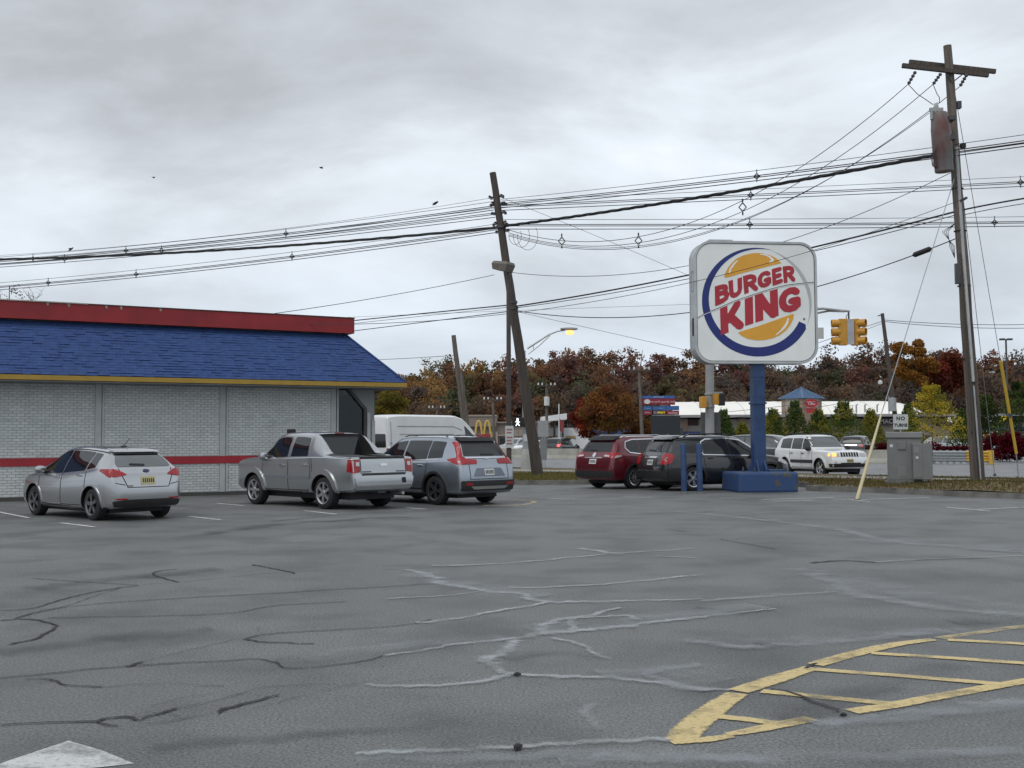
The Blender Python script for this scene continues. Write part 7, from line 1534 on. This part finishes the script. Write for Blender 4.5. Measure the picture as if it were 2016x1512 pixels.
for i, (px, ytop, rx, D_, pal, lab) in enumerate(((1425, 808, .95, 92, GREEN, 'small green tree right of the signal mast'), (1462, 836, .9, 95, YGRN, 'low yellowish tree left of the blue sign post'), (1523, 806, 1.15, 92, GREEN + YGRN, 'green tree just right of the blue sign post'), (1566, 789, 1.1, 93, GREEN, 'pointed green tree in front of the blue roofed tower'), (1612, 808, 1.2, 92, GREEN + YGRN, 'green tree below the red oval sign'), (1662, 790, 1.5, 90, YGRN + GREEN, 'wide yellow green tree behind the white SUV'), (1716, 808, 1.05, 93, YGRN, 'thin yellow green tree behind the leaning wire guard'), (1790, 796, 1.0, 96, GREEN, 'green tree beside the no turns sign'), (1836, 756, 2.3, 86, YEL + YEL + YGRN, 'bright yellow tiered tree right of the cabinet'), (1897, 808, 1.0, 92, GREEN, 'dark green tree left of the right utility pole'), (1946, 776, 1.25, 90, GREEN + DKGRN, 'green tree right of the right utility pole'), (2008, 748, 1.7, 84, GREEN + DKGRN, 'large green tree at the right edge'))):
    g = S(px, 880, D_); H = S(px, ytop, D_).z; rx *= 1.25; tree('street_tree', lab, (g.x, D_, 0), H, rx, H * .4, H * .6, 5200, pal, .15, 40 + i, .07, 20, tier(rx, H, H * .22, 7), 'young trees along the strip mall lot')
def shrub(label, px, D_, w, h, n, seed):
    g = S(px, 880, D_); r = np.random.default_rng(seed); root = empty('red_hedge', (g.x, D_, 0), gdir, label, 'hedge', 'burning red hedges'); P, idx = crown_pts((0, 0, 0), 1, 1, n, r, 46, shell=.35); P = P * np.array([w / 2.1, .6, h * .52]) + np.array([0, 0, h * .42]); P[:, 2] = np.abs(P[:, 2])
    P[:, 2] = np.abs(P[:, 2]); pal = np.array([(.10, .008, .016), (.13, .012, .02), (.07, .008, .014)]); link('foliage', leaf_cloud('foliage', P, np.full(n, .14), pal[r.integers(3, size=n)] * r.uniform(.7, 1.25, (n, 1)), seed), None, root); mb = MB()
    for q in range(5): mb.tube([(w * (q - 2) * .16, 0, -.05), (w * (q - 2) * .2, 0, h * .6)], [.04, .015], 5)
    mb.build('stems', BARK, root)
shrub('low dark red hedge behind the steel guardrail', 1868, 80, 4.4, 1.25, 5000, 61); shrub('dark red hedge between the pole and the yellow guard', 1955, 72, 2.6, 1.75, 4500, 62); shrub('tall dark red hedge at the right edge', 2002, 70, 2.8, 2.0, 5000, 63); shrub('small dark red hedge left of the grey cabinet', 1738, 80, 2.0, 1.3, 2500, 64); shrub('small dark red hedge just left of the blue sign post', 1462, 88, 2.0, 1.3, 2500, 65)
# bare tree behind the restaurant roof
g = S(18, 600, 62); bt = empty('bare_tree', (g.x, 62, 0), 0, 'bare leafless tree top poking above the restaurant roof at left', 'tree'); Hb = S(18, 552, 62).z
branch_tree((0, 0, 0), Hb * .97, 3.2, .15, 77, 18, 10).build('trunk', mat('dark bare bark', (.035, .028, .025), .9), bt, sm=True)
r = np.random.default_rng(71); P, idx = crown_pts((0, 0, Hb - 1.2), 1.4, 1.2, 260, r, 14); link('crown', leaf_cloud('crown', P, np.full(260, .12), np.array(BROWN)[r.integers(3, size=260)], 72), None, bt)
# birds
for k_, (px, py, D_, lab) in enumerate(((140, 493, 57.5, 'small dark bird perched on the top left wire'), (858, 403, 46.5, 'small dark bird perched near the leaning pole'), (632, 332, 70, 'small dark bird flying in the open sky'), (302, 351, 80, 'tiny dark bird flying at the upper left'))):
    b_ = empty('bird', S(px, py, D_), .5 * k_, lab, 'bird', 'dark birds'); fn_ = lambda r, h, a: Vector((h, r*math.cos(a), r*math.sin(a)))
    BI = mat('dark bird plumage', (.03, .03, .032), .8)
    MB().lathe([(.005, -.16), (.03, -.1), (.055, -.02), (.05, .05), (.035, .09), (.045, .12), (.02, .16), (.004, .19)], 8, (0, 0, .06), fn=fn_).build('body', BI, b_, sm=True, rot=(0, -.6 if k_ < 2 else 0, 0))
    for sy in (-1, 1):
        pts = [(-.05, .04*sy, .08), (.06, .04*sy, .08), (.0, .16*sy, .10), (-.12, .13*sy, .06)] if k_ < 2 else [(-.04, .03*sy, .07), (.07, .03*sy, .07), (.02, .16*sy, .10), (-.04, .13*sy, .09)]
        MB().add(pts + [(a, b, c + .012) for a, b, c in pts], [(0,1,2,3),(7,6,5,4),(0,4,5,1),(1,5,6,2),(2,6,7,3),(3,7,4,0)]).build('wing', BI, b_)
